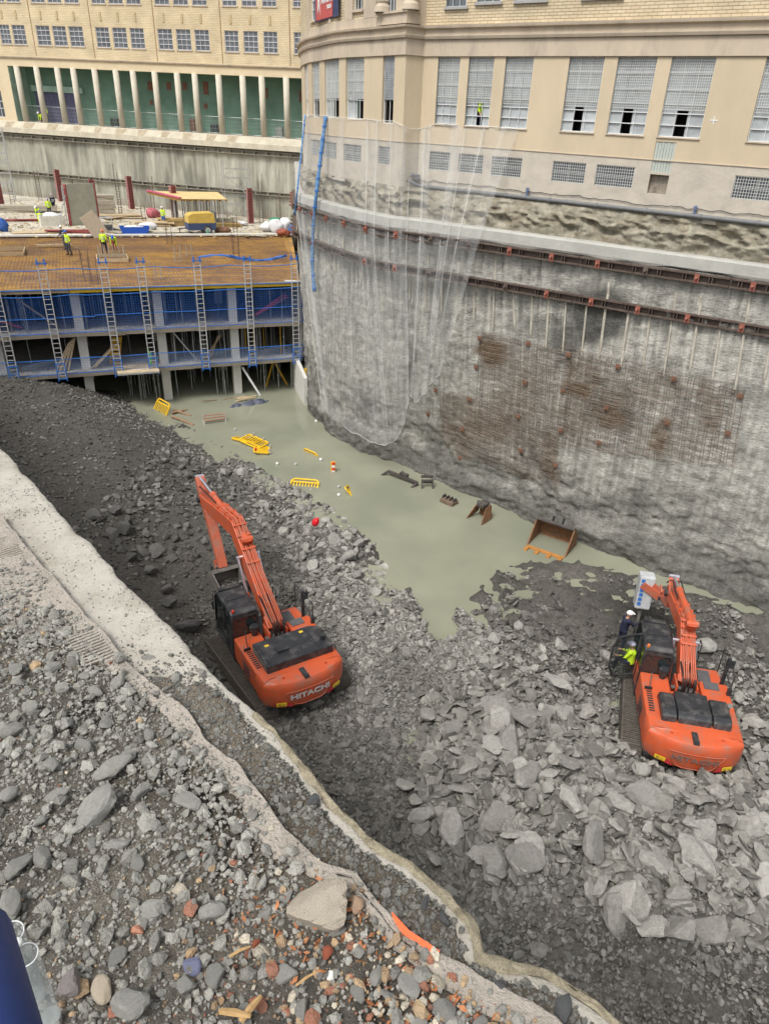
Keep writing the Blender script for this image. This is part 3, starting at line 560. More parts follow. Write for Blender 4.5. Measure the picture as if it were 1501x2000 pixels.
    npmesh('wall_face',V,gridfaces(n,k),m,smooth=True,attrs={'stain':A},parent=Wl,world=True)
    # ---- cap beam
    F=Fac(top[::6].tolist()+[top[-1].tolist()],1)
    if F.n[len(F.n)//2]@(-F.P[len(F.P)//2])<0: F.n=-F.n; F.vn=-F.vn
    s1=F.S[-1]
    CAP=pm('cap_concrete',(.41,.405,.37),rough=.85,var=.12,scale=1.5,bump=.35,bscale=12,dirt=(.34,.34,.31),damt=.4,dscale=1.2)
    cap=MB(); C=np.arange(0,s1,.25); k0=0
    for q in C:
        w1=.04*float(vn(q*1.3,0,0,4)); z1=.05*float(vn(q*1.1,0,0,8))
        for d_,z_ in ((-.55,13.4),(.08+w1*.3,13.42+z1),(.12+w1,13.5),(.1+w1*.5,13.9),(.02+w1,13.97),(-.55,13.99)): cap.v.append(F.M(q,z_,d_))
    for i in range(len(C)-1):
        for j in range(6): cap.f.append((i*6+j,i*6+(j+1)%6,(i+1)*6+(j+1)%6,(i+1)*6+j))
    cap.build('cap_beam',CAP,Wl,world=True)
    # ---- walers: pairs of channels with stiffeners and anchor heads
    ST=pm('rusty_steel',(.115,.085,.07),rough=.7,metal=.3,var=.35,scale=6,dirt=(.20,.17,.145),damt=.6,dscale=2)
    RED=pm('anchor_red',(.28,.10,.07),rough=.6,var=.2)
    sa=F.hit(575,380)[0] if F.hit(575,380) else 30
    r=np.random.RandomState(9)
    for z0,lo,hi in ((13.02,27.,s1-2),(11.45,27.,s1-2)):
        q=lo; seg=0
        while q<hi:
            e=min(q+6.2,hi); mb=MB()
            def ch(za,zb): band(F,q,e-.03,[(.10,za),(.34,za),(.34,zb),(.10,zb)],mb)
            ch(z0,z0+.06); ch(z0+.30,z0+.36); band(F,q,e-.03,[(.10,z0+.06),(.13,z0+.06),(.13,z0+.30),(.10,z0+.30)],mb)
            for u in np.arange(q+.3,e-.2,1.02): 
                for o in (0,.12): fbar(F,u+o,u+o+.03,z0+.06,z0+.3,.13,.32,mb)
            wb=mb.build('waler_beam',ST,Wl,world=True)
            for u in np.arange(q+.85,e-.2,2.05):
                mb=MB(); fbar(F,u-.1,u+.1,z0+.0,z0+.34,.345,.38,mb); c=F.M(u,z0+.17,.38); c2=F.M(u,z0+.22,.52); mb.tube([c,c2],[.055,.05],8); mb.build('anchor_head',RED if r.rand()<.75 else ST,wb,world=True)
            q=e
    # ---- rebar mesh panels pinned to the face
    RB=pm('rusty_rebar',(.19,.145,.11),rough=.8,var=.4,scale=5,dirt=(.30,.28,.25),damt=.6,dscale=2)
    Fm=F
    def surf(q,z):   # approximate outer surface of the wall at arc q, height z
        i=int(np.clip(q/s1*(n-1),0,n-1)); 
        i=int(np.clip(np.searchsorted(sl,q),1,n-1)); kk=(z+.6)/.1; k0=int(np.clip(kk,0,k-2)); return P[i,k0]+nr3[i]*.07
    nr3=np.c_[nr,np.zeros(n)]
    def winv(x,y):   # pixel -> (arc, z) on the mean face
        r_=ray(x,y); best=None
        for it in range(0,n-2,3):
            pass
        lo=None; z=6.
        for _ in range(12):
            u=(z+.6)/14.1; Q=bot*(1-u)+top*u; Fq=Fac(Q[::5],1); h=Fq.hit(x,y)
            if h is None: return None
            z=h[1]; s_=h[0]
        return s_*sl[-1]/Fq.S[-1],z
    def inpoly(x,y,p):
        c=False; j=len(p)-1
        for i in range(len(p)):
            if (p[i][1]>y)!=(p[j][1]>y) and x<(p[j][0]-p[i][0])*(y-p[i][1])/(p[j][1]-p[i][1])+p[i][0]: c=not c
            j=i
        return c
    # ---- pale grout strips of the piles, showing between and below the walers
    GS=pm('pale_strip',(.50,.47,.39),rough=.9,var=.2,scale=5,bump=.5,dirt=(.28,.24,.19),damt=.6,dscale=4,stretch=(1,1,.5)); sx_=F.hit(938,560)[0]
    def ms(q): return q*sl[-1]/s1
    for u in np.arange(min(sx_,30),s1+0,.93) if False else np.arange(24,s1-4,.93):
        near=abs(u-F.hit(1150,600)[0])<9.5; r1=r.uniform(-.4,.4); w_=r.uniform(.04,.065); zb=(9.5 if near else 10.2)+r1
        pts=[surf(ms(u)+.02*math.sin(z*2),z)-nr3[int(np.clip(np.searchsorted(sl,ms(u)),1,n-1))]*.055 for z in np.linspace(zb,11.42,9)]
        pts=[pts[0]*(1-i/8)+pts[-1]*(i/8)+nr3[int(np.clip(np.searchsorted(sl,ms(u)),1,n-1))]*.02 for i in range(9)]
        if near or r.rand()<.45: MB().tube(pts,[w_*.5]+[w_]*8,6).build('pile_strip',GS,Wl,world=True)
        if r.rand()<.6: MB().tube([surf(ms(u),z)-nr3[int(np.clip(np.searchsorted(sl,ms(u)),1,n-1))]*.06 for z in np.linspace(11.86,r.uniform(12.3,13.),4)],w_,6).build('pile_strip',GS,Wl,world=True)
    for poly in ([(932,645),(1180,690),(1435,748),(1405,905),(1250,890),(1140,880),(930,850)],[(862,758),(1000,800),(1090,850),(1070,935),(985,925),(870,860)]):
        pq=[winv(*p) for p in poly]; a0,a1=min(p[0] for p in pq),max(p[0] for p in pq); z0,z1=min(p[1] for p in pq),max(p[1] for p in pq); mb=MB()
        def strip(pts):
            run=[]
            for q,z in pts+[(None,None)]:
                if q is not None and inpoly(q,z,pq): run.append(surf(q,z))
                else:
                    if len(run)>2: mb.tube(run,.0115,3,cap=False)
                    run=[]
        for z in np.arange(z0,z1,.15): strip([(q,z) for q in np.arange(a0,a1,.35)])
        for q in np.arange(a0,a1,.15): strip([(q,z) for z in np.arange(z0,z1,.35)])
        mb.build('rebar_mesh',RB,Wl,world=True,fix=False)
    mb=MB()
    for q in [(937,660),(932,715),(1020,665),(1010,740),(1100,690),(1090,760),(1200,710),(1180,790),(1305,733),(1290,820),(1425,765),(1400,835),(862,765),(925,780),(850,815),(915,840),(1000,870),(912,895),(1085,835),(1165,860),(995,805),(1075,900)]:
        s_,z_=winv(*q); c=surf(s_,z_); nn=nr3[int(np.clip(np.searchsorted(sl,s_),1,n-1))]; tt=np.array([-nn[1],nn[0],0])
        mb.obox(c+nn*.03,tt*.11,nn*.02,(0,0,.11)); mb.tube([c,c+nn*.16],.03,6)
    mb.build('anchor_plate',pm('rust_plate',(.19,.10,.065),rough=.8,var=.3),Wl,world=True)
    # ---- rock band between cap beam and building
    Ra=np.array([F.M(q,13.9,-.3) for q in np.linspace(24,s1,480)]); Rb=[]
    FRd=[FR.M(q,15.2,.02) for q in np.linspace(50,2,600)]; FRd=np.array(FRd)
    for p in Ra:
        j=np.argmin(np.hypot(FRd[:,0]-p[0],FRd[:,1]-p[1])); Rb.append(FRd[j])
    Rb=np.array(Rb); kk=30; G=np.zeros((480,kk,3))
    for j in range(kk):
        u=j/(kk-1); z=13.93+(15.28-13.93)*min(1,u**.8*1.02); w_=.12+.88*u**1.5; xy=Ra[:,:2]*(1-w_)+Rb[:,:2]*w_; G[:,j,:2]=xy; G[:,j,2]=z
    sg=np.linspace(24,s1,480)[:,None]; zz=G[...,2]; dd=((.45-np.abs(fbm(sg*.9+zz*.6,zz*1.6,0,51,4)))*.5+(.4-np.abs(fbm(sg*3.4-zz,zz*4.4,0,55,3)))*.13); env=np.sin(np.linspace(.05,.97,kk)*np.pi)[None]
    di=Rb[:,:2]-Ra[:,:2]; di/=np.linalg.norm(di,axis=1)[:,None]+1e-6; G[...,:2]-=di[:,None]*(dd*env)[...,None]
    RK=pm('pale_rock',(.27,.25,.195),rough=.95,var=.45,scale=2.6,bump=1.2,bscale=7,dirt=(.17,.135,.085),damt=.8,dscale=1.5)
    npmesh('rock_band',G.reshape(-1,3),gridfaces(480,kk),RK,smooth=True,parent=Wl,world=True)
    return F,winv
FW,WINV=right_wall()
# ================================================================== left (far) building with colonnade
LP=np.array([-15.2,82.6]); LD=np.array([-.964,.266]); LD=LD/np.linalg.norm(LD)
FL=Fac([LP-LD*25,LP+LD*70],1)
if FL.n[0]@(-LP)<0: FL.n=-FL.n; FL.vn=-FL.vn
def left_building():
    F=FL; B=empty('colonnade_building',(F.M(45,16,0)),0,'yellow brick building with rows of small paned windows above a tall green colonnade','building')
    xs=[(0,20),(25,50),(72,98),(104,130),(136,163),(188,214),(221,248),(255,282),(309,337),(345,373),(381,409),(439,466),(476,504),(515,542),(574,601)]
    W=[]
    for a,b in xs:
        y=64+.04*a; p,q=F.hit(a,y)[0],F.hit(b,y)[0]; W.append((q,p))
    W+= [(61.2,62.9),(64,65.7)]
    ops=[(a,b,23.42,25.2) for a,b in W]+[(a,b,27.2,29.) for a,b in W]
    holed(F,15,75,22.3,29.6,ops,rev=.2).build('brick_wall',BRICK2,B,world=True,fix=False)
    FRM=pm('violet_white_frame',(.62,.61,.66),rough=.5,var=.05,bump=0)
    for a,b,c,e in ops: window(F,B,a,b,c,e,3,[c+.45,c+.9,c+1.35],'glass',FRM,-.1,th=.055)
    for a,b,c,e in ops: mb=MB(); fbar(F,a-.1,b+.1,c-.09,c,-.1,.07,mb); mb.build('window_sill',CREAM2,B,world=True)
    CR3=pm('cream_fascia',(.65,.545,.37),rough=.9,var=.06,scale=.7,bump=.1,dirt=(.5,.4,.25),damt=.3,dscale=.6)
    band(F,15,75,[(-.4,21.4),(.0,21.4),(.0,22.15),(-.4,22.15)]).build('lintel',CR3,B,world=True)
    band(F,15,75,[(-.4,22.15),(.12,22.15),(.18,22.25),(.18,22.3),(-.4,22.3)]).build('cornice',CREAM2,B,world=True)
    # relief marks and pilaster joints on the brick
    for a,b,c,e in ops[:len(W)]: m=(a+b)/2; mb=MB(); fbar(F,m-.12,m+.12,25.75,26.5,-.01,.05,mb); mb.build('brick_relief',pm('ochre_relief',(.50,.39,.22),var=.15,scale=3),B,world=True)
    for q in (F.hit(176,40)[0],F.hit(300,40)[0],F.hit(430,40)[0],F.hit(565,40)[0],F.hit(60,40)[0]):
      mb=MB(); fbar(F,q-.05,q+.05,22.4,29.5,-.01,.02,mb)
      mb.build('movement_joint',pm('brown_joint',(.33,.22,.12),var=.2),B,world=True)
    # colonnade
    GR=pm('green_wall',(.16,.27,.205),rough=.7,var=.25,scale=.35,bump=.1,dirt=(.09,.19,.14),damt=.5,dscale=.5)
    holed(F,15,61,15.9,21.5,[],d=-2.6).build('green_back_wall',GR,B,world=True,fix=False)
    band(F,15,61,[(-2.65,21.42),(-.35,21.42),(-.35,21.5),(-2.65,21.5)]).build('ceiling',GR,B,world=True)
    band(F,15,61,[(-2.65,15.8),(.35,15.8),(.35,16.),(-2.65,16.)]).build('colonnade_floor',pm('dusty_floor',(.40,.37,.31),var=.2),B,world=True)
    mb=MB(); mb.add([F.M(58.4,15.9,-2.6),F.M(58.4,15.9,0),F.M(58.4,21.45,0),F.M(58.4,21.45,-2.6)],[(0,1,2,3)]); mb.build('end_wall',pm('pale_green',(.36,.50,.42),var=.2,scale=1),B,world=True,fix=False)
    holed(F,58.4,75,15.8,21.4,[(60.0,61.2,16.3,19.0)],rev=.3).build('wall',CR3,B,world=True,fix=False)
    window(F,B,60.0,61.2,16.3,19.0,2,[17.2,17.9],'glass',FRM,-.2,th=.06)
    CC=pm('column_render',(.56,.52,.42),rough=.85,var=.08,scale=2)
    for s_ in (57.25,54.61,51.89,49.82,47.11,44.45,42.34,39.70,37.03,34.95,32.19,29.46,27.31,24.61,21.9):
        c=np.array(F.M(s_,0,-.05)); mb=MB(); mb.tube([(c[0],c[1],16.),(c[0],c[1],21.42)],.31,14); mb.build('column',CC,B,world=True,smooth=True)
    # doors, cabinets and patches on the green wall
    mb=MB(); fbar(F,51.5,57.6,16,19.1,-2.58,-2.5,mb); mb.build('dark_doors',pm('violet_grey_door',(.10,.10,.17),var=.3,scale=2,stretch=(3,3,.3)),B,world=True)
    mb=MB(); fbar(F,50.9,57.8,19.1,19.7,-2.58,-2.3,mb); mb.build('door_canopy',pm('pale_green',(.36,.50,.42)),B,world=True)
    RP=pm('red_brown_patch',(.22,.10,.07),var=.3,scale=4)
    mb=MB()
    for x,y,w_,h_ in ((294,168,12,14),(330,168,10,12),(361,168,9,12),(402,172,11,20),(296,200,7,8),(402,207,8,8),(521,182,5,16),(556,188,5,20),(586,188,4,18)):
        c=F.hit(x,y,-2.6); 
        if c: fbar(F,c[0]-w_*.028,c[0]+w_*.028,c[1]-h_*.03,c[1]+h_*.03,-2.6,-2.56,mb)
    mb.build('bricked_patch',RP,B,world=True)
    top=MB(); top.add([F.M(15,29.6,0),F.M(75,29.6,0),F.M(75,29.6,-14),F.M(15,29.6,-14)],[(0,1,2,3)]); top.build('roof',CREAM2,B,world=True)
    bk=MB(); bk.add([F.M(15,8,-14),F.M(75,8,-14),F.M(75,29.6,-14),F.M(15,29.6,-14)],[(0,1,2,3)]); bk.add([F.M(75,8,-14),F.M(75,8,0),F.M(75,29.6,0),F.M(75,29.6,-14)],[(0,1,2,3)]); bk.build('rear_wall',BRICK2,B,world=True)
    # temporary fence panels inside the colonnade
    GV=pm('galvanised',(.50,.53,.52),rough=.45,metal=.5,var=.1,bump=0)
    def panel():
        e=empty('fence_panel'); mb=MB()
        for x in (0,2.4): mb.tube([(x,0,0),(x,0,1.65)],.03,6)
        for z in (.08,1.62): mb.tube([(0,0,z),(2.4,0,z)],.025,6)
        mb.build('frame',GV,e); mb=MB()
        for x in np.arange(.2,2.4,.2): mb.bar((x,0,.1),(x,0,1.6),.012,.012)
        for z in (.5,.85,1.2): mb.bar((0,0,z),(2.4,0,z),.012,.012)
        mb.build('mesh_infill',GV,e); return e
    p0=panel(); a=math.atan2(LD[1],LD[0])
    for i,s_ in enumerate(np.arange(22.5,56,2.5)):
        e=p0 if i==0 else copy_tree(p0); e.location=F.M(s_,16.0,-.75); e.rotation_euler=(0,0,a)
        tag(e,'light galvanised fence panel standing behind the round colonnade columns','fence','fence panels in the colonnade')
    for i,(x,y,w_,h_,c,nm,lb) in enumerate(((225,236,.9,.9,(.05,.07,.06),'gas_cylinder_rack','dark machine standing behind the fence near the middle of the colonnade'),(378,252,.6,1.3,(.24,.13,.1),'brick_stack','stack of red bricks standing on the colonnade floor'),(420,256,.8,.9,(.04,.05,.05),'site_cabinet','black cabinet on the colonnade floor beside the red bricks'),(546,266,.8,1.0,(.25,.27,.24),'site_cabinet','pale grey cabinet near the right end of the colonnade'))):
        s_=F.hit(x,y,-1.4)[0]; e=empty(nm,F.M(s_,16,-1.4),a,lb,'site equipment'); mb=MB(); mb.box(-w_/2,-.25,.08,w_/2,.25,h_); m_=pm('equip%d'%i,c,var=.3,scale=4)
        mb.build('housing',m_,e,bevel=.03); mb=MB(); 
        for sx in(-1,1): mb.box(sx*w_*.4-.05,-.2,0,sx*w_*.4+.05,.2,.08)
        mb.build('feet',DARK,e)
left_building()
# ================================================================== far retaining wall below the colonnade
def far_wall():
    F=FL; Wl=empty('far_retaining_wall',F.M(45,8,.8),0,'pale streaked concrete retaining wall below the green colonnade','wall')
    ss=np.arange(20,78,.14); zs=np.arange(7.8,15.0,.14); S,Z=np.meshgrid(ss,zs,indexing='ij')
    D=.62+.05*np.sign(np.sin(S*4.2))*.6+fbm(S*1.2,Z*.5,0,7,3)*.05
    b=F.M(0,0,0); P=np.stack([F.P[0][0]+LD[0]*S+F.n[0][0]*D,F.P[0][1]+LD[1]*S+F.n[0][1]*D,Z],-1)
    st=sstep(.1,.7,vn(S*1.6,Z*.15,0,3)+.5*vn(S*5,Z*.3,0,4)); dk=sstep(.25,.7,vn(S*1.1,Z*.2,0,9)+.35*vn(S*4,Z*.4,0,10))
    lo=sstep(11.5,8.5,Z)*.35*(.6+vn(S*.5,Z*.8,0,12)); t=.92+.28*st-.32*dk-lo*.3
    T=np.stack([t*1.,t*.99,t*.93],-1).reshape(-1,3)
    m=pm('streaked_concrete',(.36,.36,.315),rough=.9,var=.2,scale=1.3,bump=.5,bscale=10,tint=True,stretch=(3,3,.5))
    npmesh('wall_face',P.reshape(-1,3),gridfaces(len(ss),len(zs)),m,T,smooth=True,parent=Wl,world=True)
    LG=pm('ledge_render',(.50,.46,.36),rough=.9,var=.15,scale=1.2,bump=.3,dirt=(.38,.32,.24),damt=.6,dscale=.8)
    band(F,20,78,[(.3,15.98),(.45,16.),(1.15,15.35),(1.2,14.85),(.3,14.85)]).build('sloping_ledge',LG,Wl,world=True)
    mb=MB(); r=np.random.RandomState(2); q=30.
    while q<60: e=q+r.uniform(.9,1.6); mb.add([F.M(q,15.93,.53),F.M(e,15.93,.53),F.M(e-.15,15.4,1.12),F.M(q+.2,15.4,1.12)],[(0,1,2,3)]); q=e+r.uniform(1.2,2.2)
    mb.build('brown_patch',pm('brown_ledge_patch',(.36,.30,.21),var=.3,scale=3),Wl,world=True)
    WS=pm('far_waler',(.27,.245,.20),rough=.85,var=.3,scale=2,dirt=(.16,.14,.11),damt=.6)
    for z in (14.3,10.5):
        mb=band(F,20,78,[(.65,z),(.95,z),(.95,z+.07),(.65,z+.07)]); band(F,20,78,[(.65,z+.32),(.95,z+.32),(.95,z+.38),(.65,z+.38)],mb)
        for q in np.arange(21,77,1.4): fbar(F,q,q+.12,z+.07,z+.32,.66,.93,mb)
        mb.build('waler_beam',WS,Wl,world=True)
    mb=MB()
    for q in np.arange(24,62,.33): 
        h=.7+.25*float(vn(q*3,0,0,5)); c=F.M(q,8.1,1.05); mb.bar(c,(c[0],c[1],8.1+h),.025,.025)
    mb.build('starter_bars',pm('rust_bar',(.30,.13,.08),var=.3),Wl,world=True)
far_wall()
# ================================================================== concrete frame under construction
SA=np.array([-8.55,50.35]); E1=np.array([-.909,-.417]); E2=np.array([-.417,.909])
def SP(t,u,z): p=SA+E1*t+E2*u; return (p[0],p[1],z)
ZD,Z1,Z0=8.0,5.35,2.75
CONC=pm('raw_concrete',(.42,.41,.375),rough=.9,var=.15,scale=1.5,bump=.4,bscale=10,dirt=(.25,.23,.2),damt=.5,dscale=1.4)
COLM=pm('column_concrete',(.64,.63,.585),rough=.85,var=.1,scale=1.5,bump=.25,dirt=(.4,.38,.34),damt=.4,dscale=1.5)
EDGEM=pm('slab_edge',(.40,.35,.28),rough=.95,var=.25,scale=3,bump=.9,bscale=8,dirt=(.2,.15,.11),damt=.6,dscale=3)
BLUE=pm('safety_blue',(.035,.16,.52),rough=.5,var=.15,bump=0)
WOOD=pm('pale_timber',(.46,.36,.23),rough=.85,var=.25,scale=3,bump=.3,stretch=(1,1,6),orand=.2)
RUSTB=pm('rebar_dark',(.14,.10,.075),rough=.85,var=.3,bump=0)
GALV=pm('galvanised_prop',(.46,.47,.47),rough=.5,metal=.4,var=.2,scale=6,bump=0)
ALU=pm('aluminium_upright',(.62,.63,.64),rough=.4,metal=.4,var=.1,bump=0)
REDF=pm('red_formwork',(.27,.065,.06),rough=.7,var=.3,scale=3,bump=.2)
def frame_building():
    B=empty('concrete_frame_building',SP(9,0,0),0,'unfinished concrete frame with open storeys standing in the muddy water','building')
    FB=[(-12.75,71.6),(-33,62.4),(-52,53.5)]
    def slab(name,z,th,front,mat,zz=None):
        P=[SP(-.1,0,0)[:2],SP(30,0,0)[:2],(-52,53.5-0),FB[0]]; P=[np.array(p) for p in P]
        mb=MB(); mb.prism([tuple(p) for p in P],lambda a,b,d:(a,b,d),z-th,z); return mb.build(name,mat,B,world=True)
    slab('slab',Z0,.26,0,CONC); slab('slab',Z1,.26,0,CONC)
    for z in (Z0,Z1):   # rough timber edge boards
        r=np.random.RandomState(int(z*10)); mb=MB(); t=-.1
        while t<28: e=t+r.uniform(1.5,3); mb.obox(SP((t+e)/2,-.05+.02*r.rand(),z-.14+.03*r.rand()),np.r_[E1*(e-t)/2*.99,0.01*r.randn()],np.r_[E2*.05,0],(0,0,.16)); t=e
        mb.build('edge_board',EDGEM,B,world=True)
    P=[SP(-.1,0,0)[:2],SP(30,0,0)[:2],(-52,53.5),FB[0]]
    # plywood deck
    m,t,b=newmat('ochre_plywood'); L=t.links.new; tc=N(t,'ShaderNodeTexCoord'); mp=N(t,'ShaderNodeMapping'); mp.inputs['Rotation'].default_value=(0,0,-math.atan2(E1[1],E1[0])); L(tc.outputs['Object'],mp.inputs[0])
    br=N(t,'ShaderNodeTexBrick',Scale=1.); br.inputs['Color1'].default_value=(.62,.36,.05,1); br.inputs['Color2'].default_value=(.36,.19,.055,1); br.inputs['Mortar'].default_value=(.12,.06,.03,1); br.inputs['Brick Width'].default_value=2.; br.inputs['Row Height'].default_value=.5; br.inputs['Mortar Size'].default_value=.02; L(mp.outputs[0],br.inputs['Vector'])
    n=N(t,'ShaderNodeTexNoise',Scale=.35,Detail=8.,Roughness=.7); L(mp.outputs[0],n.inputs['Vector']); mr=N(t,'ShaderNodeMapRange'); mr.inputs[1].default_value=.42; mr.inputs[2].default_value=.6; L(n.outputs[0],mr.inputs[0])
    x=N(t,'ShaderNodeMix',data_type='RGBA'); L(mr.outputs[0],x.inputs[0]); L(br.outputs[0],x.inputs[6]); x.inputs[7].default_value=(.20,.115,.06,1)
    n2=N(t,'ShaderNodeTexNoise',Scale=1.1,Detail=8.,Roughness=.7); L(tc.outputs['Object'],n2.inputs['Vector']); m2=N(t,'ShaderNodeMapRange'); m2.inputs[1].default_value=.56; m2.inputs[2].default_value=.7; m2.inputs[4].default_value=.7; L(n2.outputs[0],m2.inputs[0])
    x2=N(t,'ShaderNodeMix',data_type='RGBA'); L(m2.outputs[0],x2.inputs[0]); L(x.outputs[2],x2.inputs[6]); x2.inputs[7].default_value=(.40,.33,.23,1); L(x2.outputs[2],b.inputs['Base Color']); b.inputs['Roughness'].default_value=.55
    mb=MB(); mb.prism([tuple(p) for p in P],lambda a,b_,d:(a,b_,d),ZD-.03,ZD); mb.build('plywood_deck',m,B,world=True)
    mb=MB()   # joists under the deck
    for u in np.arange(.1,8,.5): mb.bar(SP(0,u,ZD-.13),SP(29,u,ZD-.13),.08,.19)
    mb.build('deck_joist',pm('dark_timber',(.16,.10,.05),var=.3),B,world=True)
    mb=MB(); mb.bar(SP(0,-.06,ZD-.12),SP(14.5,-.06,ZD-.12),.05,.17); mb.build('yellow_fascia',pm('formwork_yellow',(.62,.40,.03),rough=.5,var=.15),B,world=True)
    mb=MB(); mb.bar(SP(14.55,-.06,ZD-.12),SP(29,-.06,ZD-.12),.05,.15); mb.bar(SP(0,-.08,ZD+.05),SP(29,-.08,ZD+.05),.12,.07); mb.build('timber_fascia',WOOD,B,world=True)
    # reinforcement mesh lying on the deck
    mb=MB()
    for u in np.arange(.3,20.6,.22): t0=-.2-.2*u; mb.bar(SP(t0+.3,u,ZD+.045),SP(29+u*.6,u,ZD+.045),.012,.012)
    for t_ in np.arange(-4.5,30,.22): 
        u0=max(.2,-(t_)/.22) if t_<0 else .2
        if u0<20.5: mb.bar(SP(t_,u0,ZD+.062),SP(t_,20.6,ZD+.062),.016,.016)
    mb.build('deck_reinforcement',pm('rust_mesh',(.21,.12,.065),var=.35,scale=2,bump=0),B,world=True,fix=False)
    # columns, three rows
    for u in (.75,6.6,12.5):
        for t_ in (4.55,9.4,14.3,19.2,24.):
            for za,zb in ((-.8,Z0-.26),(Z0,Z1-.26),(Z1,ZD-.2)):
                c=SP(t_,u,0); mb=MB(); mb.obox((c[0],c[1],(za+zb)/2),np.r_[E1*.28,0],np.r_[E2*.28,0],(0,0,(zb-za)/2)); mb.build('column',COLM,B,world=True,bevel=.02)
    # added back wall; its near-black colour stands in for shade inside the storeys
    mb=MB(); mb.obox(SP(12,15,3.3),np.r_[E1*20,0],np.r_[E2*.15,0],(0,0,4.3)); mb.build('rear_wall',pm('shade_backing',(.06,.055,.05),var=.3),B,world=True)
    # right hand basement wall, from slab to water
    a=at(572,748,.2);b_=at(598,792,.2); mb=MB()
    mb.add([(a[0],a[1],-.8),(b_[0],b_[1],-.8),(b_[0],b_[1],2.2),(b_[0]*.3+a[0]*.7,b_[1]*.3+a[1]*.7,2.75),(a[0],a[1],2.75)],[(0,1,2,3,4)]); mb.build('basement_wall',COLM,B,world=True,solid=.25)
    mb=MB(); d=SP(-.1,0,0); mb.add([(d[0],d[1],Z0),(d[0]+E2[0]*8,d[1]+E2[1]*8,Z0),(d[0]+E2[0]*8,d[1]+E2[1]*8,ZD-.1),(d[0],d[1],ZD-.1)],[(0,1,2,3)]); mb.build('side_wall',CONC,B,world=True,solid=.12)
    # far raised slab
    pts=[FB[0],FB[1],FB[2],(-75,92),tuple(FL.M(72,0,.7)[:2]),tuple(FL.M(22.5,0,.7)[:2])]
    mb=MB(); mb.prism(pts,lambda a,b2,d:(a,b2,d),2,8.15); o=mb.build('upper_slab',pm('dusty_slab',(.50,.465,.385),rough=.95,var=.15,scale=.5,bump=.4,bscale=5,dirt=(.30,.25,.18),damt=.65,dscale=.35),B,world=True)
    mb=MB(); mb.bar((FB[0][0],FB[0][1],8.2),(FB[2][0],FB[2][1],8.2),.5,.12); mb.build('slab_kerb',COLM,B,world=True)
    # white downpipe at the corner
    e=empty('white_downpipe',SP(-.35,-.1,Z0),0,'white plastic pipe climbing the right corner of the concrete frame','pipe'); mb=MB(); mb.tube([SP(-.35,-.1,Z0-.3),SP(-.35,-.1,7.9),SP(-.1,.05,8.05),SP(1.,.1,8.1)],.07,8); mb.build('pipe_run',WHITEF,e,world=True,smooth=True)
    mb=MB(); 
    for z in (3.5,5.5,7.3): mb.tube([SP(-.35,-.1,z),SP(-.35,-.1,z+.12)],.095,8)
    mb.build('coupling',WHITEF,e,world=True)
    return B
frame_building()
FF=Fac([SP(-3,0,0)[:2],SP(40,0,0)[:2]],1)
if FF.n[0]@(-SA)<0: FF.n=-FF.n; FF.vn=-FF.vn
def fT(x,y,d=0.): h=FF.hit(x,y,d); return h[0]-3,h[1]
def uprights():  # lattice safety posts of the deck's edge protection, with rung-like bars
    def mk():
        e=empty('ladder'); mb=MB(); H=7.05
        for x in(-.21,.21): mb.box(x-.03,-.02,0,x+.03,.02,H)
        pass
        for z in np.arange(.2,H,.3): mb.bar((-.2,0,z),(.2,0,z),.035,.035)
        mb.build('frame',ALU,e)
        mb=MB(); 
        for x in(-.25,.25): mb.box(x-.03,-.05,-.15,x+.03,.05,1.05)
        for z in(.0,.5,1.): mb.bar((-.25,.03,z),(.25,.03,z),.05,.05)
        mb.build('bracket',BLUE,e); mb=MB()
        for x in(-.2,.2): mb.box(x-.04,-.06,H-.05,x+.04,.06,H+.3)
        mb.bar((-.32,0,H+.05),(.32,0,H+.05),.06,.06); mb.build('bracket',BLUE,e); return e
    p=mk(); a=math.atan2(E1[1],E1[0])
    D=['against the deck front at the right hand wall','first to the left of the white downpipe ladder','in front of the middle of the deck','third from the left of the deck front','beside the yellow shutter panel','left of the yellow shutter panel','at the left end of the deck front']
    nm=['rightmost silver ladder hooked to the deck front, beside the grey wall','second silver ladder from the right on the deck front','third silver ladder from the right, past the middle column','silver ladder just right of the leaning yellow panel','silver ladder just left of the leaning yellow panel','silver ladder in front of the dark left bays of the frame','leftmost silver ladder, cut by the left edge of the frame building']
    for i,(x,y) in enumerate(((577,610),(488,610),(394,620),(288,625),(218,630),(104,640),(12,660))):
        e=p if i==0 else copy_tree(p); t_,z_=fT(x,y,.45); e.location=FF.M(t_+3,2.65-.12,.45); e.rotation_euler=(R_(0),0,a); tag(e,nm[i],'ladder','ladders hooked to the deck front')
uprights()
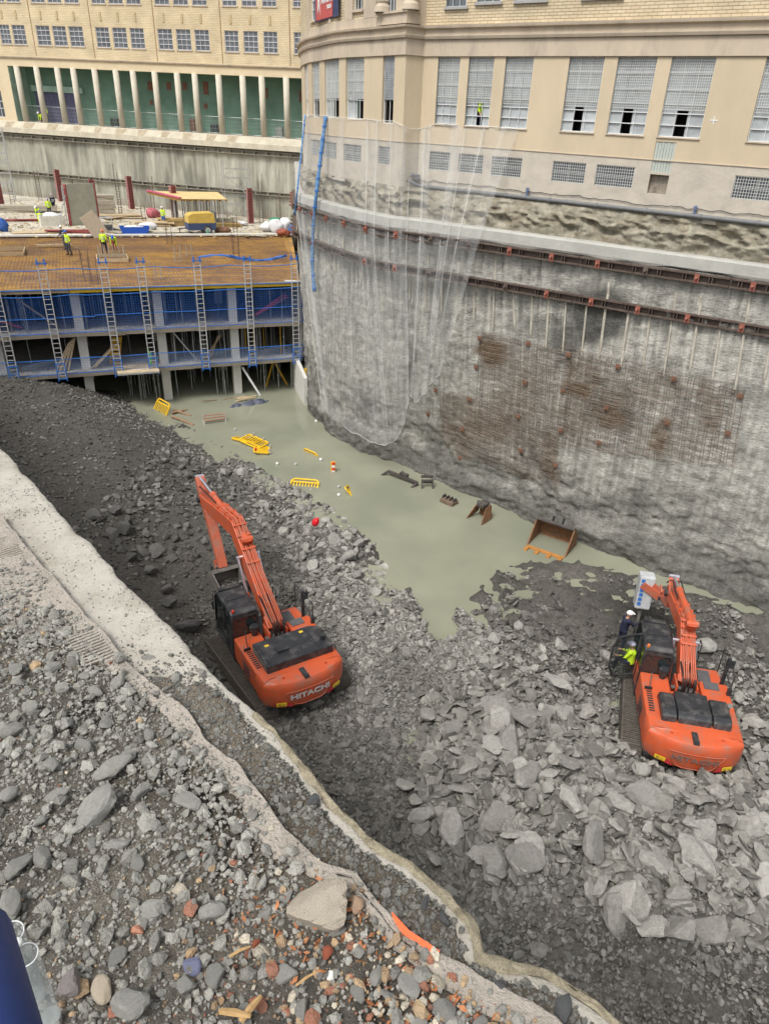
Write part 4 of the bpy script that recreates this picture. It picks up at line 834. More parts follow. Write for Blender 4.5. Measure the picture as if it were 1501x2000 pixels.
def nets():
    def netmat(n,c,al):
        m=pm(n,c,rough=.8,var=.15,bump=0); b=m.node_tree.nodes['Principled BSDF']; b.inputs['Alpha'].default_value=al; return m
    sheet=netmat('blue_net_sheet',(.012,.05,.26),.08); light=netmat('pale_net_sheet',(.30,.38,.50),.16)
    def net(name,label,t0,t1,z0,z1,d,step,sheetm,wire,sag=.1,ropes=(0,1)):
        e=empty(name,FF.M(t0+3,z0,d),0,label,'safety net'); n=int((t1-t0)/.25); mb=MB(); G=[]
        for i in range(n+1):
            t_=t0+(t1-t0)*i/n; G.append([FF.M(t_+3,z0+(z1-z0)*j/6-(sag*abs(math.sin(t_*.66))*(j/6)),d+.06*math.sin(t_*1.7+j)) for j in range(7)])
        if sheetm: mb.grid(G); mb.build('net_cloth',sheetm,e,world=True,fix=False)
        mb=MB()
        for t_ in np.arange(t0,t1,step): z2=z1-sag*abs(math.sin(t_*.66)); mb.bar(FF.M(t_+3,z0,d),FF.M(t_+3,z2,d),wire,wire)
        for z in np.arange(z0,z1-.05,step): mb.bar(FF.M(t0+3,z,d),FF.M(t1+3,z,d),wire,wire)
        mb.build('net_cords',BLUE,e,world=True,fix=False)
        mb=MB(); 
        for rr in ropes: 
            pts=[FF.M(t_+3,z0+(z1-z0)*rr-sag*abs(math.sin(t_*.66))*rr,d+.02) for t_ in np.linspace(t0,t1,90)]; mb.tube(pts,.03,5)
        mb.build('edge_rope',BLUE,e,world=True)
    net('safety_net','dense blue net closing the upper storey of the frame on its right half',-.2,13.3,Z1+.05,ZD-.25,.3,.15,sheet,.010,.06,(0,.45,1))
    net('safety_net','dense blue net closing the upper storey of the frame on its left half',13.3,27,Z1+.05,ZD-.25,.3,.15,sheet,.009,.12,(0,.42,1))
    net('safety_net','thin blue guard net along the lower storey edge above the water',-.2,27,Z0+.02,Z0+1.0,.22,.16,light,.008,.04)
    net('safety_net','thin blue guard net standing along the front edge of the ochre deck',-.2,27,ZD+.05,ZD+1.3,.3,.25,None,.006,.12)
    e=empty('bundled_net',FF.M(5,9,.2),0,'twisted blue net bundle tied between the two right ladder heads','safety net'); mb=MB(); r=np.random.RandomState(5)
    for k in range(7):
        a=fT(388,515,.3); c=fT(560,510,.3); pts=[FF.M(3+a[0]+(c[0]-a[0])*u,a[1]+.3+(c[1]-a[1])*u+.35*math.sin(u*6.28+k*.12)*.6+.03*r.randn(),.3+.05*r.randn()) for u in np.linspace(0,1,24)]; mb.tube(pts,.022,4)
    mb.build('net_strands',BLUE,e,world=True)
nets()
def props():
    def mk(h):
        e=empty('steel_prop'); mb=MB(); mb.tube([(0,0,0),(0,0,h*.6)],.032,7); mb.box(-.07,-.07,0,.07,.07,.01); mb.build('outer_tube',GALV,e)
        mb=MB(); mb.tube([(0,0,h*.6),(0,0,h)],.024,7); mb.box(-.07,-.07,h-.01,.07,.07,h); mb.build('inner_tube',GALV,e); mb=MB(); mb.tube([(0,0,h*.58),(0,0,h*.62)],.05,8); mb.build('collar',GALV,e); return e
    r=np.random.RandomState(12); pr={0:mk(3.2),1:mk(Z1-.26-Z0),2:mk(ZD-.22-Z1)}; first={0:1,1:1,2:1}
    lab={0:'thin steel prop standing in the muddy water under the lowest slab',1:'thin steel prop between the two lower slabs of the frame',2:'thin steel prop under the ochre deck behind the blue net'}
    for lv,base,n in ((0,Z0-.26-3.2,46),(1,Z0,34),(2,Z1,60)):
        for k in range(n):
            t_=r.uniform(.3,24) if lv==2 else r.uniform(.5,9.5 if r.rand()<.8 else 24); u=r.uniform(.35,5.5)
            if lv==0: t_=r.choice([r.uniform(.5,4),r.uniform(5,9),r.uniform(9.8,12)])
            e=pr[lv] if first[lv] else copy_tree(pr[lv]); first[lv]=0; e.location=SP(t_,u,base); e.rotation_euler=(r.normal(0,.012),r.normal(0,.012),r.uniform(0,3)); tag(e,lab[lv],'prop','steel props of storey %s'%['below','middle','upper'][lv])
    # diagonal braces, leaning boards
    def stick(name,label,cat,mat,segs,w_=.05,group=None):
        mb=MB(); 
        for a,b in segs: mb.bar(a,b,w_,w_*1.4)
        o=mb.build(name,mat); tag(o,label,cat,group)
    PK=pm('pink_metal',(.50,.10,.17),rough=.5,var=.1,bump=0); YL=pm('prop_yellow',(.60,.36,.03),rough=.5,var=.1,bump=0)
    stick('push_pull_braces','bundle of pink braces leaning behind the blue net on the right','brace',PK,[(SP(.6+.12*k,.8,6.9+.1*k),SP(2.8+.1*k,1.2,5.6)) for k in range(3)])
    stick('push_pull_braces','pink braces leaning behind the blue net at the left end','brace',PK,[(SP(20+.15*k,.8,6.6),SP(17.6+.1*k,1.2,5.5)) for k in range(2)])
    stick('leaning_board','pale board leaning in the left upper bay of the frame','timber',WOOD,[(SP(17.6,.9,7.4),SP(15.6,1.,5.5))],.08)
    stick('leaning_boards','grey boards leaning against the left white column','timber',WOOD,[(SP(14.7+.12*k,.4,4.9-.1*k),SP(15.4+.25*k,.5,2.8)) for k in range(4)],.08)
    stick('leaning_boards','splayed timber offcuts leaning behind the middle bay','timber',WOOD,[(SP(5.6-.05*k,1.2,4.3),SP(6.4+.12*k-.2,1.,2.8)) for k in range(5)],.06)
    stick('leaning_boards','crossed boards leaning near the yellow shutter panel','timber',WOOD,[(SP(12.2,.3,4.4),SP(13.8,.3,2.9)),(SP(12.5,.5,4.2),SP(14.0,.5,2.8))],.06)
    stick('diagonal_brace','long pale brace rising from the slab beside the middle column','brace',GALV,[(SP(8.7,.5,5.0),SP(7.2,.5,2.8))],.06)
    stick('timber_shore','white timber shore leaning in the water beside the right column','timber',WHITEF,[(SP(4.2,.3,2.2),SP(3.1,-.2,.1))],.09)
    stick('timber_trestle','two ochre timbers leaning together in the water','timber',YL,[(SP(1.6,2,1.9),SP(2.4,1.5,.0)),(SP(1.5,2,1.9),SP(.6,1.5,.0))],.08)
    for k,(t_,u) in enumerate(((3.6,1.6),(3.1,1.2),(1.2,1.),(2.1,2.4))): stick('yellow_prop',['yellow prop left of the pair beside the right column','yellow prop right of the pair beside the right column','yellow prop nearest the right side wall','yellow prop standing deeper in the right middle bay'][k],'prop',YL,[(SP(t_,u,Z0),SP(t_,u,Z1-.26))],.06)
    e=empty('shutter_panel',SP(12.3,1.5,Z0),math.atan2(E1[1],E1[0]),'tall yellow shutter panel leaning in the middle storey','formwork'); mb=MB(); mb.obox((0,0,1.2),(.35,0,0),(0,.04,0),(-.25,0,1.2)); mb.build('panel_face',YL,e)
    for z in(.3,.8,1.3,1.8): mb=MB(); mb.obox((.25-.21*z,.06,z),(.3,0,0),(0,.02,0),(0,0,.03)); mb.build('rib',DARK,e)
    # cantilevered loading platform
    e=empty('loading_platform',SP(11,-.5,Z0-.3),0,'pale plywood loading platform sticking out of the lower slab','platform'); mb=MB(); mb.obox(SP(11.2,.1,Z0-.02+.03),np.r_[E1*1.3,0],np.r_[-E2*1.1,-.0],(0,0,.03)); mb.build('platform_board',pm('pale_ply',(.52,.42,.28),var=.2,scale=2),e,world=True); mb=MB(); mb.bar(SP(9.9,-1.0,Z0-.05),SP(12.5,-1.,Z0-.05),.08,.1); mb.build('edge_rail',GALV,e,world=True)
    mb=MB(); r=np.random.RandomState(4); c=np.array(SP(10.3,.2,Z0+.05)); 
    for k in range(8): mb.tube([c+r.normal(0,.05,3),c+np.r_[r.normal(0,.08,2),.5+r.rand()*.6]],.02,5)
    tag(mb.build('sling_bundle',pm('neon_green',(.15,.62,.05),var=.1)),'bright green lifting slings hanging on the loading platform edge','sling')
props()
# ================================================================== people
SKIN=pm('skin',(.45,.26,.17),rough=.6,var=.08,bump=0,scale=8)
def cloth(n,c): return pm(n,c,rough=.85,var=.18,scale=9,bump=.25,bscale=40)
NAVY=cloth('navy_cloth_work',(.018,.022,.05)); GREY=cloth('grey_trousers',(.06,.065,.08)); HIVIS=pm('hi_vis_yellow',(.55,.80,.03),rough=.7,var=.12,bump=.15); BLUT=cloth('blue_trousers',(.05,.12,.42)); BOOT=pm('black_boot',(.02,.02,.02),rough=.6)
HB=pm('helmet_blue',(.02,.12,.55),rough=.35,var=.03,bump=0); HWH=pm('helmet_white',(.8,.8,.8),rough=.35,var=.03,bump=0); HO=pm('helmet_orange',(.75,.2,.05),rough=.35,var=.03,bump=0); HG=pm('helmet_grey',(.35,.35,.45),rough=.4,var=.03,bump=0); REFL=pm('reflective_band',(.6,.62,.6),rough=.4,var=.03,bump=0)
def remesh(o,vox,sm=True):
    q=o.modifiers.new('Remesh','REMESH'); q.mode='VOXEL'; q.voxel_size=vox; q.use_smooth_shade=sm; s=o.modifiers.new('Smooth','SMOOTH'); s.factor=.6; s.iterations=3
def sph(mb,c,r,n=10,sz=1.,sx=1.):
    k=len(mb.v); c=V3(c)
    for i in range(n+1):
        th=math.pi*i/n
        for j in range(n*2): a=math.pi*j/n; mb.v.append((c[0]+sx*r*math.sin(th)*math.cos(a),c[1]+r*math.sin(th)*math.sin(a),c[2]+sz*r*math.cos(th)))
    for i in range(n):
        for j in range(n*2): mb.f.append((k+i*2*n+j,k+i*2*n+(j+1)%(2*n),k+(i+1)*2*n+(j+1)%(2*n),k+(i+1)*2*n+j))
def person(loc,rz,label,pose='stand',top=HIVIS,legs=GREY,hat=HB,group=None,vest=True,fine=False):
    e=empty('person',loc,rz,label,'person',group); J={}
    def rot(v,a): c,s=math.cos(a),math.sin(a); return np.array([v[0],v[1]*c-v[2]*s,v[1]*s+v[2]*c])
    bend={'stand':.05,'walk':.12,'bend':1.25,'crouch':.7,'sit':.05,'carry':.25,'reach':.12}[pose]
    ph=.95
    if pose=='crouch': ph=.42
    if pose=='sit': ph=.52
    pel=np.array([0,0,ph]); J['pel']=pel
    def up(x,y,z): return pel+rot(np.array([x,y,z]),-bend)
    J['ch']=up(0,0,.38); J['nk']=up(0,.0,.52); hb=up(0,.02,.62); J['hd']=J['nk']+rot(np.array([0,.03,.15]),-bend*.75)
    hands={'stand':((.26,.06,.02),(-.26,.06,.02)),'walk':((.25,.2,.05),(-.25,-.12,.03)),'bend':((.18,.25,.0),(-.18,.25,.0)),'crouch':((.15,.45,.1),(-.15,.45,.1)),'sit':((.2,.38,.2),(-.2,.38,.2)),'carry':((.2,.35,.12),(-.2,.35,.12)),'reach':((.25,.45,.45),(-.22,.25,.1))}[pose]
    S=[];
    for sd,h in((1,hands[0]),(-1,hands[1])):
        sh=up(.19*sd,0,.46); 
        if pose=='bend': hd=sh+np.array([0.02*sd,.12,-.55])
        else: hd=up(h[0],h[1],h[2])
        mid=(sh+hd)/2; l=np.linalg.norm(hd-sh); off=math.sqrt(max(.0,.29**2-(l/2)**2)); el=mid+np.array([.04*sd,-.35,-.6])*off; S.append((sh,el,hd))
    Lg=[]
    for sd in(1,-1):
        hp=pel+np.array([.09*sd,0,-.02])
        if pose=='crouch': kn=hp+np.array([.08*sd,.36,.05]); ft=np.array([.12*sd,.1,.08])
        elif pose=='sit': kn=hp+np.array([.06*sd,.42,.02]); ft=kn+np.array([0,.05,-.42])
        elif pose=='walk': kn=hp+np.array([.01*sd,.14*sd+.06,-.42]); ft=np.array([.1*sd,.22*sd-.02,.08])
        else: kn=hp+np.array([.03*sd,.04+.02*sd,-.43]); ft=np.array([.14*sd,-.02+.05*sd,.08])
        Lg.append((hp,kn,ft))
    mb=MB(); sph(mb,J['hd'],.1,9,1.2,.86); fw=rot(np.array([0,1,0]),-bend*.75); u_=rot(np.array([0,0,1]),-bend*.75)
    mb.tube([J['hd']+fw*.08+u_*.0,J['hd']+fw*.118-u_*.02],[.012,.016],6); sph(mb,J['hd']+fw*.03-u_*.07,.06,7)
    for sd in(1,-1): sph(mb,J['hd']+np.array([.088*sd,0,0])-u_*.01,.024,6,1.3,.5)
    mb.tube([J['hd']-u_*.05,J['nk'],J['ch']],[.055,.058,.12],10); mb.tube([J['ch']+u_*.03,(J['ch']+pel)/2,pel],[.135,.12,.13],12)
    for (sh,el,hd) in S:
        mb.tube([J['ch']+(sh-J['ch'])*.5,sh,(sh+el)/2,el,(el*.4+hd*.6),hd],[.07,.058,.048,.04,.036,.026],8)
        d=hd-el; d/=np.linalg.norm(d)+1e-9; sd=1 if hd[0]>0 else -1; side=np.cross(d,(0,0,1)); side/=np.linalg.norm(side)+1e-9; nr=np.cross(side,d)
        mb.tube([hd,hd+d*.05,hd+d*.085],[.027,.036,.034],8)
        for k in range(4): b0=hd+d*.08+side*(k-1.5)*.019; ln=(.06,.075,.07,.05)[k]; mb.tube([b0,b0+d*ln*.5,b0+d*ln+nr*-.025],[.0105,.0105,.009],6)
        b0=hd+d*.035+side*-.03; mb.tube([b0,b0+d*.03-side*.025,b0+d*.065-side*.03],[.013,.012,.01],6)
    for hp,kn,ft in Lg: mb.tube([hp,(hp+kn)/2,kn,(kn*.5+ft*.5),ft],[.085,.075,.055,.05,.038],8); mb.tube([ft+np.array([0,-.04,-.03]),ft+np.array([0,.14,-.05])],[.04,.035],8)
    b=mb.build('body',SKIN,e,fix=False); remesh(b,.014 if not fine else .009)
    mb=MB(); mb.tube([J['ch']+(J['nk']-J['ch'])*.75,J['ch'],(J['ch']+pel)/2,pel-u_*.08],[.09,.17,.155,.16],12)
    for sh,el,hd in S: mb.tube([J['ch']+(sh-J['ch'])*.4,sh,el,el*.15+hd*.85],[.1,.078,.06,.047],8)
    o=mb.build('jacket',top,e,fix=False); remesh(o,.022)
    if vest:
        mb=MB(); a=pel-u_*.0; 
        for k in(.14,.26): c=pel+(J['ch']-pel)/np.linalg.norm(J['ch']-pel)*k; ax=(J['ch']-pel)/np.linalg.norm(J['ch']-pel); mb.tube([c-ax*.022,c+ax*.022],.172,14)
        mb.build('reflective_band',REFL,e)
    mb=MB(); 
    for hp,kn,ft in Lg: mb.tube([pel+np.array([0,0,.05]),hp,kn,kn*.1+ft*.9],[.13,.105,.08,.065],8)
    o=mb.build('trousers',legs,e,fix=False); remesh(o,.022)
    mb=MB()
    for hp,kn,ft in Lg: mb.tube([ft+np.array([0,-.06,-.025]),ft+np.array([0,.06,-.03]),ft+np.array([0,.19,-.05])],[.055,.052,.035],8); mb.tube([ft+np.array([0,-.02,.08]),ft+np.array([0,-.02,-.02])],[.05,.055],8)
    o=mb.build('boots',BOOT,e,fix=False); remesh(o,.02)
    mb=MB(); c=J['hd']+u_*.035; n=14
    rt=np.cross(fw,u_)
    for i in range(6):
        th=math.pi/2*i/5
        for j in range(n): a=2*math.pi*j/n; mb.v.append(tuple(c+(rt*math.cos(a)*.115+fw*math.sin(a)*.135)*math.cos(th)+u_*.115*math.sin(th)))
    for i in range(5):
        for j in range(n): mb.f.append((i*n+j,i*n+(j+1)%n,(i+1)*n+(j+1)%n,(i+1)*n+j))
    mb.f.append(tuple(range(n))[::-1]); mb.obox(c+fw*.14,rt*.08,fw*.045,u_*.008); mb.build('helmet',hat,e,bevel=.004)
    mb=MB()
    for sd in(1,-1): sph(mb,J['hd']+fw*.083+rt*.034*sd+u_*.012,.013,5)
    mb.build('eyes',DARK,e); return e
# ================================================================== excavators
ORG=pm('excavator_orange',(.58,.10,.034),rough=.45,var=.10,scale=1.5,bump=.06,dirt=(.26,.17,.13),damt=.72,dscale=2.2,spec=.5)
ORGW=pm('worn_orange',(.52,.13,.07),rough=.5,var=.12,scale=3,bump=.1,dirt=(.34,.24,.19),damt=.6,dscale=2.5)
BLK=pm('machine_black',(.028,.030,.034),rough=.35,var=.25,scale=4,bump=.08,dirt=(.15,.14,.13),damt=.6,dscale=3); RUB=pm('black_hose',(.02,.02,.02),rough=.5); TRK=pm('muddy_track',(.12,.105,.09),rough=.8,metal=.2,var=.3,scale=8,bump=.5,dirt=(.17,.15,.125),damt=.6,dscale=3)
CHR=pm('chrome_rod',(.65,.62,.68),rough=.15,metal=.8,var=.03,bump=0); CABG=pm('cab_glass',(.02,.028,.028),rough=.06,var=.2,bump=0,spec=.8); GRSD=pm('greyish_bucket',(.22,.205,.185),rough=.7,metal=.3,var=.3,scale=4,bump=.3); LETW=pm('silver_letter',(.55,.53,.53),rough=.5,bump=0,var=.05); LETD=pm('worn_letter',(.20,.12,.10),rough=.6,bump=0,var=.2); YEL=pm('warning_yellow',(.75,.52,.03),rough=.5,var=.08,bump=0); REDL=pm('decal_red',(.45,.03,.04),bump=0)
TREAD=pm('grey_tread',(.11,.11,.115),rough=.7,var=.2,bump=.3,bscale=80)
def text_mesh(txt,size,mat,parent,M,ext=.004,off=.008,name='lettering',warp=None):
    cu=bpy.data.curves.new(name,'FONT'); cu.body=txt; cu.size=size; cu.extrude=ext; cu.offset=off; cu.align_x='CENTER'
    o=bpy.data.objects.new(name,cu); COL.objects.link(o); dg=bpy.context.evaluated_depsgraph_get(); me=bpy.data.meshes.new_from_object(o.evaluated_get(dg)); bpy.data.objects.remove(o); me.materials.clear(); me.materials.append(mat)
    if warp:
        for v in me.vertices: v.co=warp(v.co)
    o=bpy.data.objects.new(name,me); COL.objects.link(o); o.parent=parent; o.matrix_basis=M; return o
def excavator(loc,rz,track_rz,chain,label,letter,door_open,hood,boomw=.5,tool='bucket',tilt=0.):
    X=empty('excavator',loc,rz,label,'excavator')
    # tracks
    for sd in(-1,1):
        T=Matrix.Rotation(track_rz,4,'Z')
        def tp(x,y,z): v=T@Vector((x+sd*1.42,y,z)); return (v.x,v.y,v.z)
        prof=[]; hl,rd=1.95,.43
        for k in range(11): a=-math.pi/2+math.pi*k/10; prof.append((hl+rd*math.cos(a),rd+.02+rd*math.sin(a)))
        for k in range(11): a=math.pi/2+math.pi*k/10; prof.append((-hl+rd*math.cos(a),rd+.02+rd*math.sin(a)))
        mb=MB(); mb.prism(prof,lambda y,z,x:tp(x,y,z),-.34,.34)
        tk=mb.build('track',TRK,X)
        mb=MB(); L=0; P=prof+[prof[0]]; acc=0
        for (a,b),(c,d) in zip(P[:-1],P[1:]):
            l=math.hypot(c-a,d-b); 
            q=0.
            n=max(1,int(round(l/.17))); 
            for i in range(n):
                u=(i+.5)/n; y,z=a+(c-a)*u,b+(d-b)*u; ty,tz=(c-a)/l,(d-b)/l; ny,nz=tz,-ty
                for dd in(-.045,.045):
                    cc=np.array(tp(0,y+ty*dd+ny*.02,z+tz*dd+nz*.02)); ax=np.array(tp(.3,0,0))-np.array(tp(0,0,0)); t3=np.array(tp(0,ty,tz))-np.array(tp(0,0,0)); n3=np.array(tp(0,ny,nz))-np.array(tp(0,0,0)); mb.obox(cc,ax,t3*.016,n3*.022)
        mb.build('track_shoes',TRK,tk)
        mb=MB(); 
        for yy,rr in((hl,.36),(-hl,.38)): mb.tube([tp(-.32,yy,.45),tp(.32,yy,.45)],rr,16)
        for yy in np.linspace(-1.4,1.4,7): mb.tube([tp(-.32,yy,.2),tp(.32,yy,.2)],.13,10)
        for yy in(-.8,.8): mb.tube([tp(-.32,yy,.78),tp(.32,yy,.78)],.09,10)
        mb.build('rollers',BLK,tk)
        mb=MB(); a=tp(-.2,-1.7,.3);  
        c=tp(0,0,.48); ax=np.array(tp(.33,0,0))-np.array(tp(0,0,0)); ay=np.array(tp(0,1.6,0))-np.array(tp(0,0,0)); mb.obox(c,ax,ay,(0,0,.16)); mb.build('track_frame',TRK,tk,bevel=.03)
    mb=MB(); c1=T@Vector((1.1,0,0)); c2=T@Vector((0,.7,0)); mb.obox((0,0,.62),c1,c2,(0,0,.18)); mb.tube([(0,0,.7),(0,0,1.05)],.62,20); mb.build('car_body',BLK,X,bevel=.03)
    # deck plate
    mb=MB(); mb.box(-1.36,-2.6,1.0,1.36,2.0,1.18); mb.build('base_frame',BLK,X,bevel=.02)
    # counterweight: rounded in plan, chamfered top
    def cwrow(z,ins):
        pts=[]; 
        for k in range(9):    # left rear corner to right rear corner
            u=-1+2*k/8; x=u*(1.42-ins); y=-3.02+ins+ .34*abs(u)**2.6+ (0.10 if abs(u)==1 else 0); pts.append((x,y,z))
        return [(-1.47+ins,-1.9,z),(-1.47+ins,-2.35,z),(-1.45+ins,-2.5,z)]+pts+[(1.45-ins,-2.5,z),(1.47-ins,-2.35,z),(1.47-ins,-1.9,z)]
    rows=[cwrow(1.02,.20),cwrow(1.10,.07),cwrow(1.3,.01),cwrow(1.75,0.),cwrow(1.98,.03),cwrow(2.08,.10),cwrow(2.12,.22)]
    mb=MB(); n=len(rows[0])
    for r_ in rows: mb.v+=r_
    for i in range(len(rows)-1):
        for j in range(n-1): mb.f.append((i*n+j,i*n+j+1,(i+1)*n+j+1,(i+1)*n+j))
        mb.f.append((i*n+n-1,i*n,(i+1)*n,(i+1)*n+n-1))
    mb.f.append(tuple(range(n))[::-1]); mb.f.append(tuple(range((len(rows)-1)*n,len(rows)*n))); cw=mb.build('counterweight',ORG,X,smooth=False,bevel=.02)
    for p in cw.data.polygons: p.use_smooth=True
    es=cw.modifiers.new('Subdivision','SUBSURF'); es.levels=1; es.render_levels=1
    # raised trapezoid panel + lettering on the rear
    def rear(x,z,o=0.): u=abs(x)/1.42; return (x,-3.045+.34*u**2.6-o,z)
    mb=MB(); pts=[(-.85,1.78),(.85,1.78),(.55,1.28),(.35,1.2),(-.35,1.2),(-.55,1.28)]
    for (a,b) in zip(pts,pts[1:]+pts[:1]):
        k=6; mb.tube([rear(a[0]+(b[0]-a[0])*i/k,a[1]+(b[1]-a[1])*i/k,-.0) for i in range(k+1)],.012,5)
    mb.build('rear_panel_edge',ORGW,X)
    text_mesh('HITACHI',.27,letter,X,Matrix.Identity(4),ext=.004,off=.009,warp=lambda c:Vector(rear(c.x*1.32,c.y+1.47,.012+c.z)))
    for sx in(-1,1):
        mb=MB(); c=rear(sx*.98,1.35,.012); mb.obox(c,(.15,sx*.055,0),(0,.006,0),(0,0,.07)); dk=mb.build('warning_decal',YEL,X)
        mb=MB(); 
        for k in range(3):
            a=math.pi*2*k/3+math.pi/2; a2=a+math.pi*2/3; mb.bar(rear(sx*.98-.06+.05*math.cos(a),1.345+.05*math.sin(a),.024),rear(sx*.98-.06+.05*math.cos(a2),1.345+.05*math.sin(a2),.024),.008,.008,up=(0,1,0))
        mb.bar(rear(sx*.98+.03,1.345,.026),rear(sx*.98+.1,1.345,.03),.008,.012,up=(0,1,0)); mb.build('warning_symbol',BLK,dk)
        mb=MB(); mb.prism([(sx*.78,1.42),(sx*.6,1.2),(sx*.84,1.24)],lambda x,z,o:rear(x,z,o),.008,.02); mb.build('red_decal',REDL,X)
    mb=MB(); mb.box(-.16,-2.95,2.1,.02,-2.45,2.16); mb.tube([(-.07,-2.85,2.14),(-.07,-2.85,2.2)],.09,12); mb.build('rear_camera_mount',BLK,X,bevel=.02)
    for sx in(-.75,.75): mb=MB(); mb.tube([(sx,-2.6,2.1),(sx,-2.6,2.18)],.035,8); mb.build('lifting_eye',ORG,X)
    # side bodies
    mb=MB(); mb.box(-1.42,-1.95,1.18,-.5,.12,2.08); mb.build('left_body',ORG,X,bevel=.06)
    mb=MB(); mb.box(.5,-1.95,1.18,1.42,.15,2.05); mb.build('right_body',ORG,X,bevel=.06)
    mb=MB(); mb.box(-.5,-1.9,1.18,.5,-.55,2.0); mb.build('engine_deck',ORG,X,bevel=.03)
    mb=MB(); mb.box(.55,.15,1.18,1.42,1.25,1.72); mb.box(.55,1.25,1.18,1.42,1.6,1.45); mb.build('fuel_tank',ORG,X,bevel=.05)
    mb=MB(); mb.box(.62,.25,1.73,1.05,1.1,1.75); mb.build('tread_plate',TREAD,X); 
    mb=MB(); mb.box(.62,-.25,2.055,1.1,.1,2.075); mb.box(-.1,-.5,2.005,.42,-.42,2.02); mb.box(-.45,-.42,2.0,.35,-.28,2.03); mb.build('tread_plate',TREAD,X)
    mb=MB()
    for k in range(4): z=1.35+.13*k; mb.box(-1.44,-1.35,z,-1.40,-.75,z+.05)
    mb.build('air_grille',BLK,X); mb=MB()
    for k in range(9): mb.box(-1.31+.0*k,-1.75+.11*k,2.085,-1.14,-1.70+.11*k,2.1)
    mb.build('air_grille',BLK,X)
    # hood
    if hood=='flat':
        mb=MB(); mb.prism([(-1.12,-2.2),(1.25,-2.2),(1.25,-1.0),(.9,-.85),(-1.12,-.85)],lambda x,y,z:(x,y,z),2.08,2.42); h=mb.build('engine_hood',BLK,X,bevel=.05)
        mb=MB(); mb.box(-.55,-1.75,2.42,-.15,-1.4,2.5); mb.box(-1.0,-2.1,2.42,-.96,-.95,2.44); mb.box(.75,-2.1,2.42,.79,-.95,2.44); mb.build('hood_box',BLK,h,bevel=.015)
        mb=MB(); mb.box(-.8,-1.25,2.421,-.66,-1.15,2.427); mb.box(.5,-1.12,2.421,.64,-1.02,2.427); mb.build('warning_decal',YEL,h)
        mb=MB(); 
        for k in range(12): mb.box(-1.135,-2.1+.1*k,2.14,-1.12,-2.04+.1*k,2.36)
        mb.build('side_slats',GRSD,h); mb=MB(); mb.tube([(1.05,-1.75,2.4),(1.05,-1.75,2.6)],.09,12); mb.build('exhaust',BLK,h)
    else:
        for k,(a,b) in enumerate(((-1.0,-.55),(-.52,.5),(.53,1.08))):
            mb=MB(); yb=-2.12+.0*k; mb.prism([(-2.15,2.06),(-2.1,2.3),(-1.9,2.4),(-.95 if k==1 else -1.1,2.38),(-.8 if k==1 else -.95,2.06)],lambda y,z,x:(x,y,z),a,b); h=mb.build('engine_hood',BLK,X,bevel=.05)
        mb=MB(); mb.tube([(.95,-1.6,2.3),(.95,-1.6,2.62),(.98,-1.68,2.72)],[.09,.085,.085],12); mb.build('exhaust',GRSD,h,smooth=False)
    mb=MB(); mb.tube([(-.72,-.05,2.06),(-.72,-.05,2.3)],.1,14); mb.tube([(-.72,-.05,2.3),(-.72,-.05,2.46)],.16,16); mb.build('air_precleaner',BLK,X,smooth=False)
    # mirror arm, left
    mb=MB(); mb.tube([(-1.2,-.7,2.1),(-1.15,-.35,2.45),(-1.05,-.15,2.45)],.018,6); mb.obox((-1.25,-.75,2.15),(.12,0,0),(0,.02,0),(0,0,.05)); mb.build('mirror_arm',BLK,X)
    # hand rails on the right
    mb=MB()
    for y0,y1 in((-.35,.45),(.55,1.15)):
        mb.tube([(1.36,y0,1.75),(1.36,y0,2.85),(1.36,y1,2.85),(1.36,y1,1.75)],.022,6); mb.tube([(1.36,y0,2.35),(1.36,y1,2.35)],.018,6)
    mb.tube([(.62,1.55,1.45),(.62,1.45,2.75),(.62,1.2,2.75),(.62,1.15,1.75)],.022,6); mb.build('handrail',BLK,X)
    mb=MB(); mb.box(1.3,.42,1.7,1.42,.52,2.9); mb.build('rail_post',BLK,X,bevel=.02); mb=MB(); mb.box(1.28,-.42,1.95,1.42,-.3,2.3); mb.build('rail_post',BLK,X,bevel=.02)
    mb=MB(); mb.obox((1.5,.55,2.6),(.11,0,0),(0,.03,0),(0,0,.16)); mb.build('right_mirror',BLK,X,bevel=.03)
    # cab
    cx0,cx1,cy0,cy1,cz0,cz1=-1.44,-.5,.12,1.98,1.18,3.05
    mb=MB(); pr=[(cy0,cz0),(cy1-.05,cz0),(cy1,1.7),(cy1-.12,2.75),(cy1-.35,cz1-.04),(cy0+.08,cz1-.04),(cy0,cz1-.15)]
    mb.prism(pr,lambda y,z,x:(x,y,z),cx0+.04,cx1-.04); cab=mb.build('cab',CABG,X,bevel=.02)
    mb=MB(); mb.prism([(cy0-.03,cz1-.12),(cy1-.35,cz1-.08),(cy1-.3,cz1),(cy1-.5,cz1+.06),(cy0+.1,cz1+.06),(cy0-.03,cz1-.03)],lambda y,z,x:(x,y,z),cx0,cx1); mb.build('cab_roof',BLK,cab,bevel=.04)
    mb=MB(); mb.box(cx0+.12,cy0+.75,cz1+.06,cx1-.12,cy0+1.25,cz1+.085); mb.box(cx0+.1,cy1-.42,cz1+.03,cx1-.1,cy1-.25,cz1+.10); mb.build('roof_hatch',BLK,cab,bevel=.015)
    mb=MB(); w_=.05
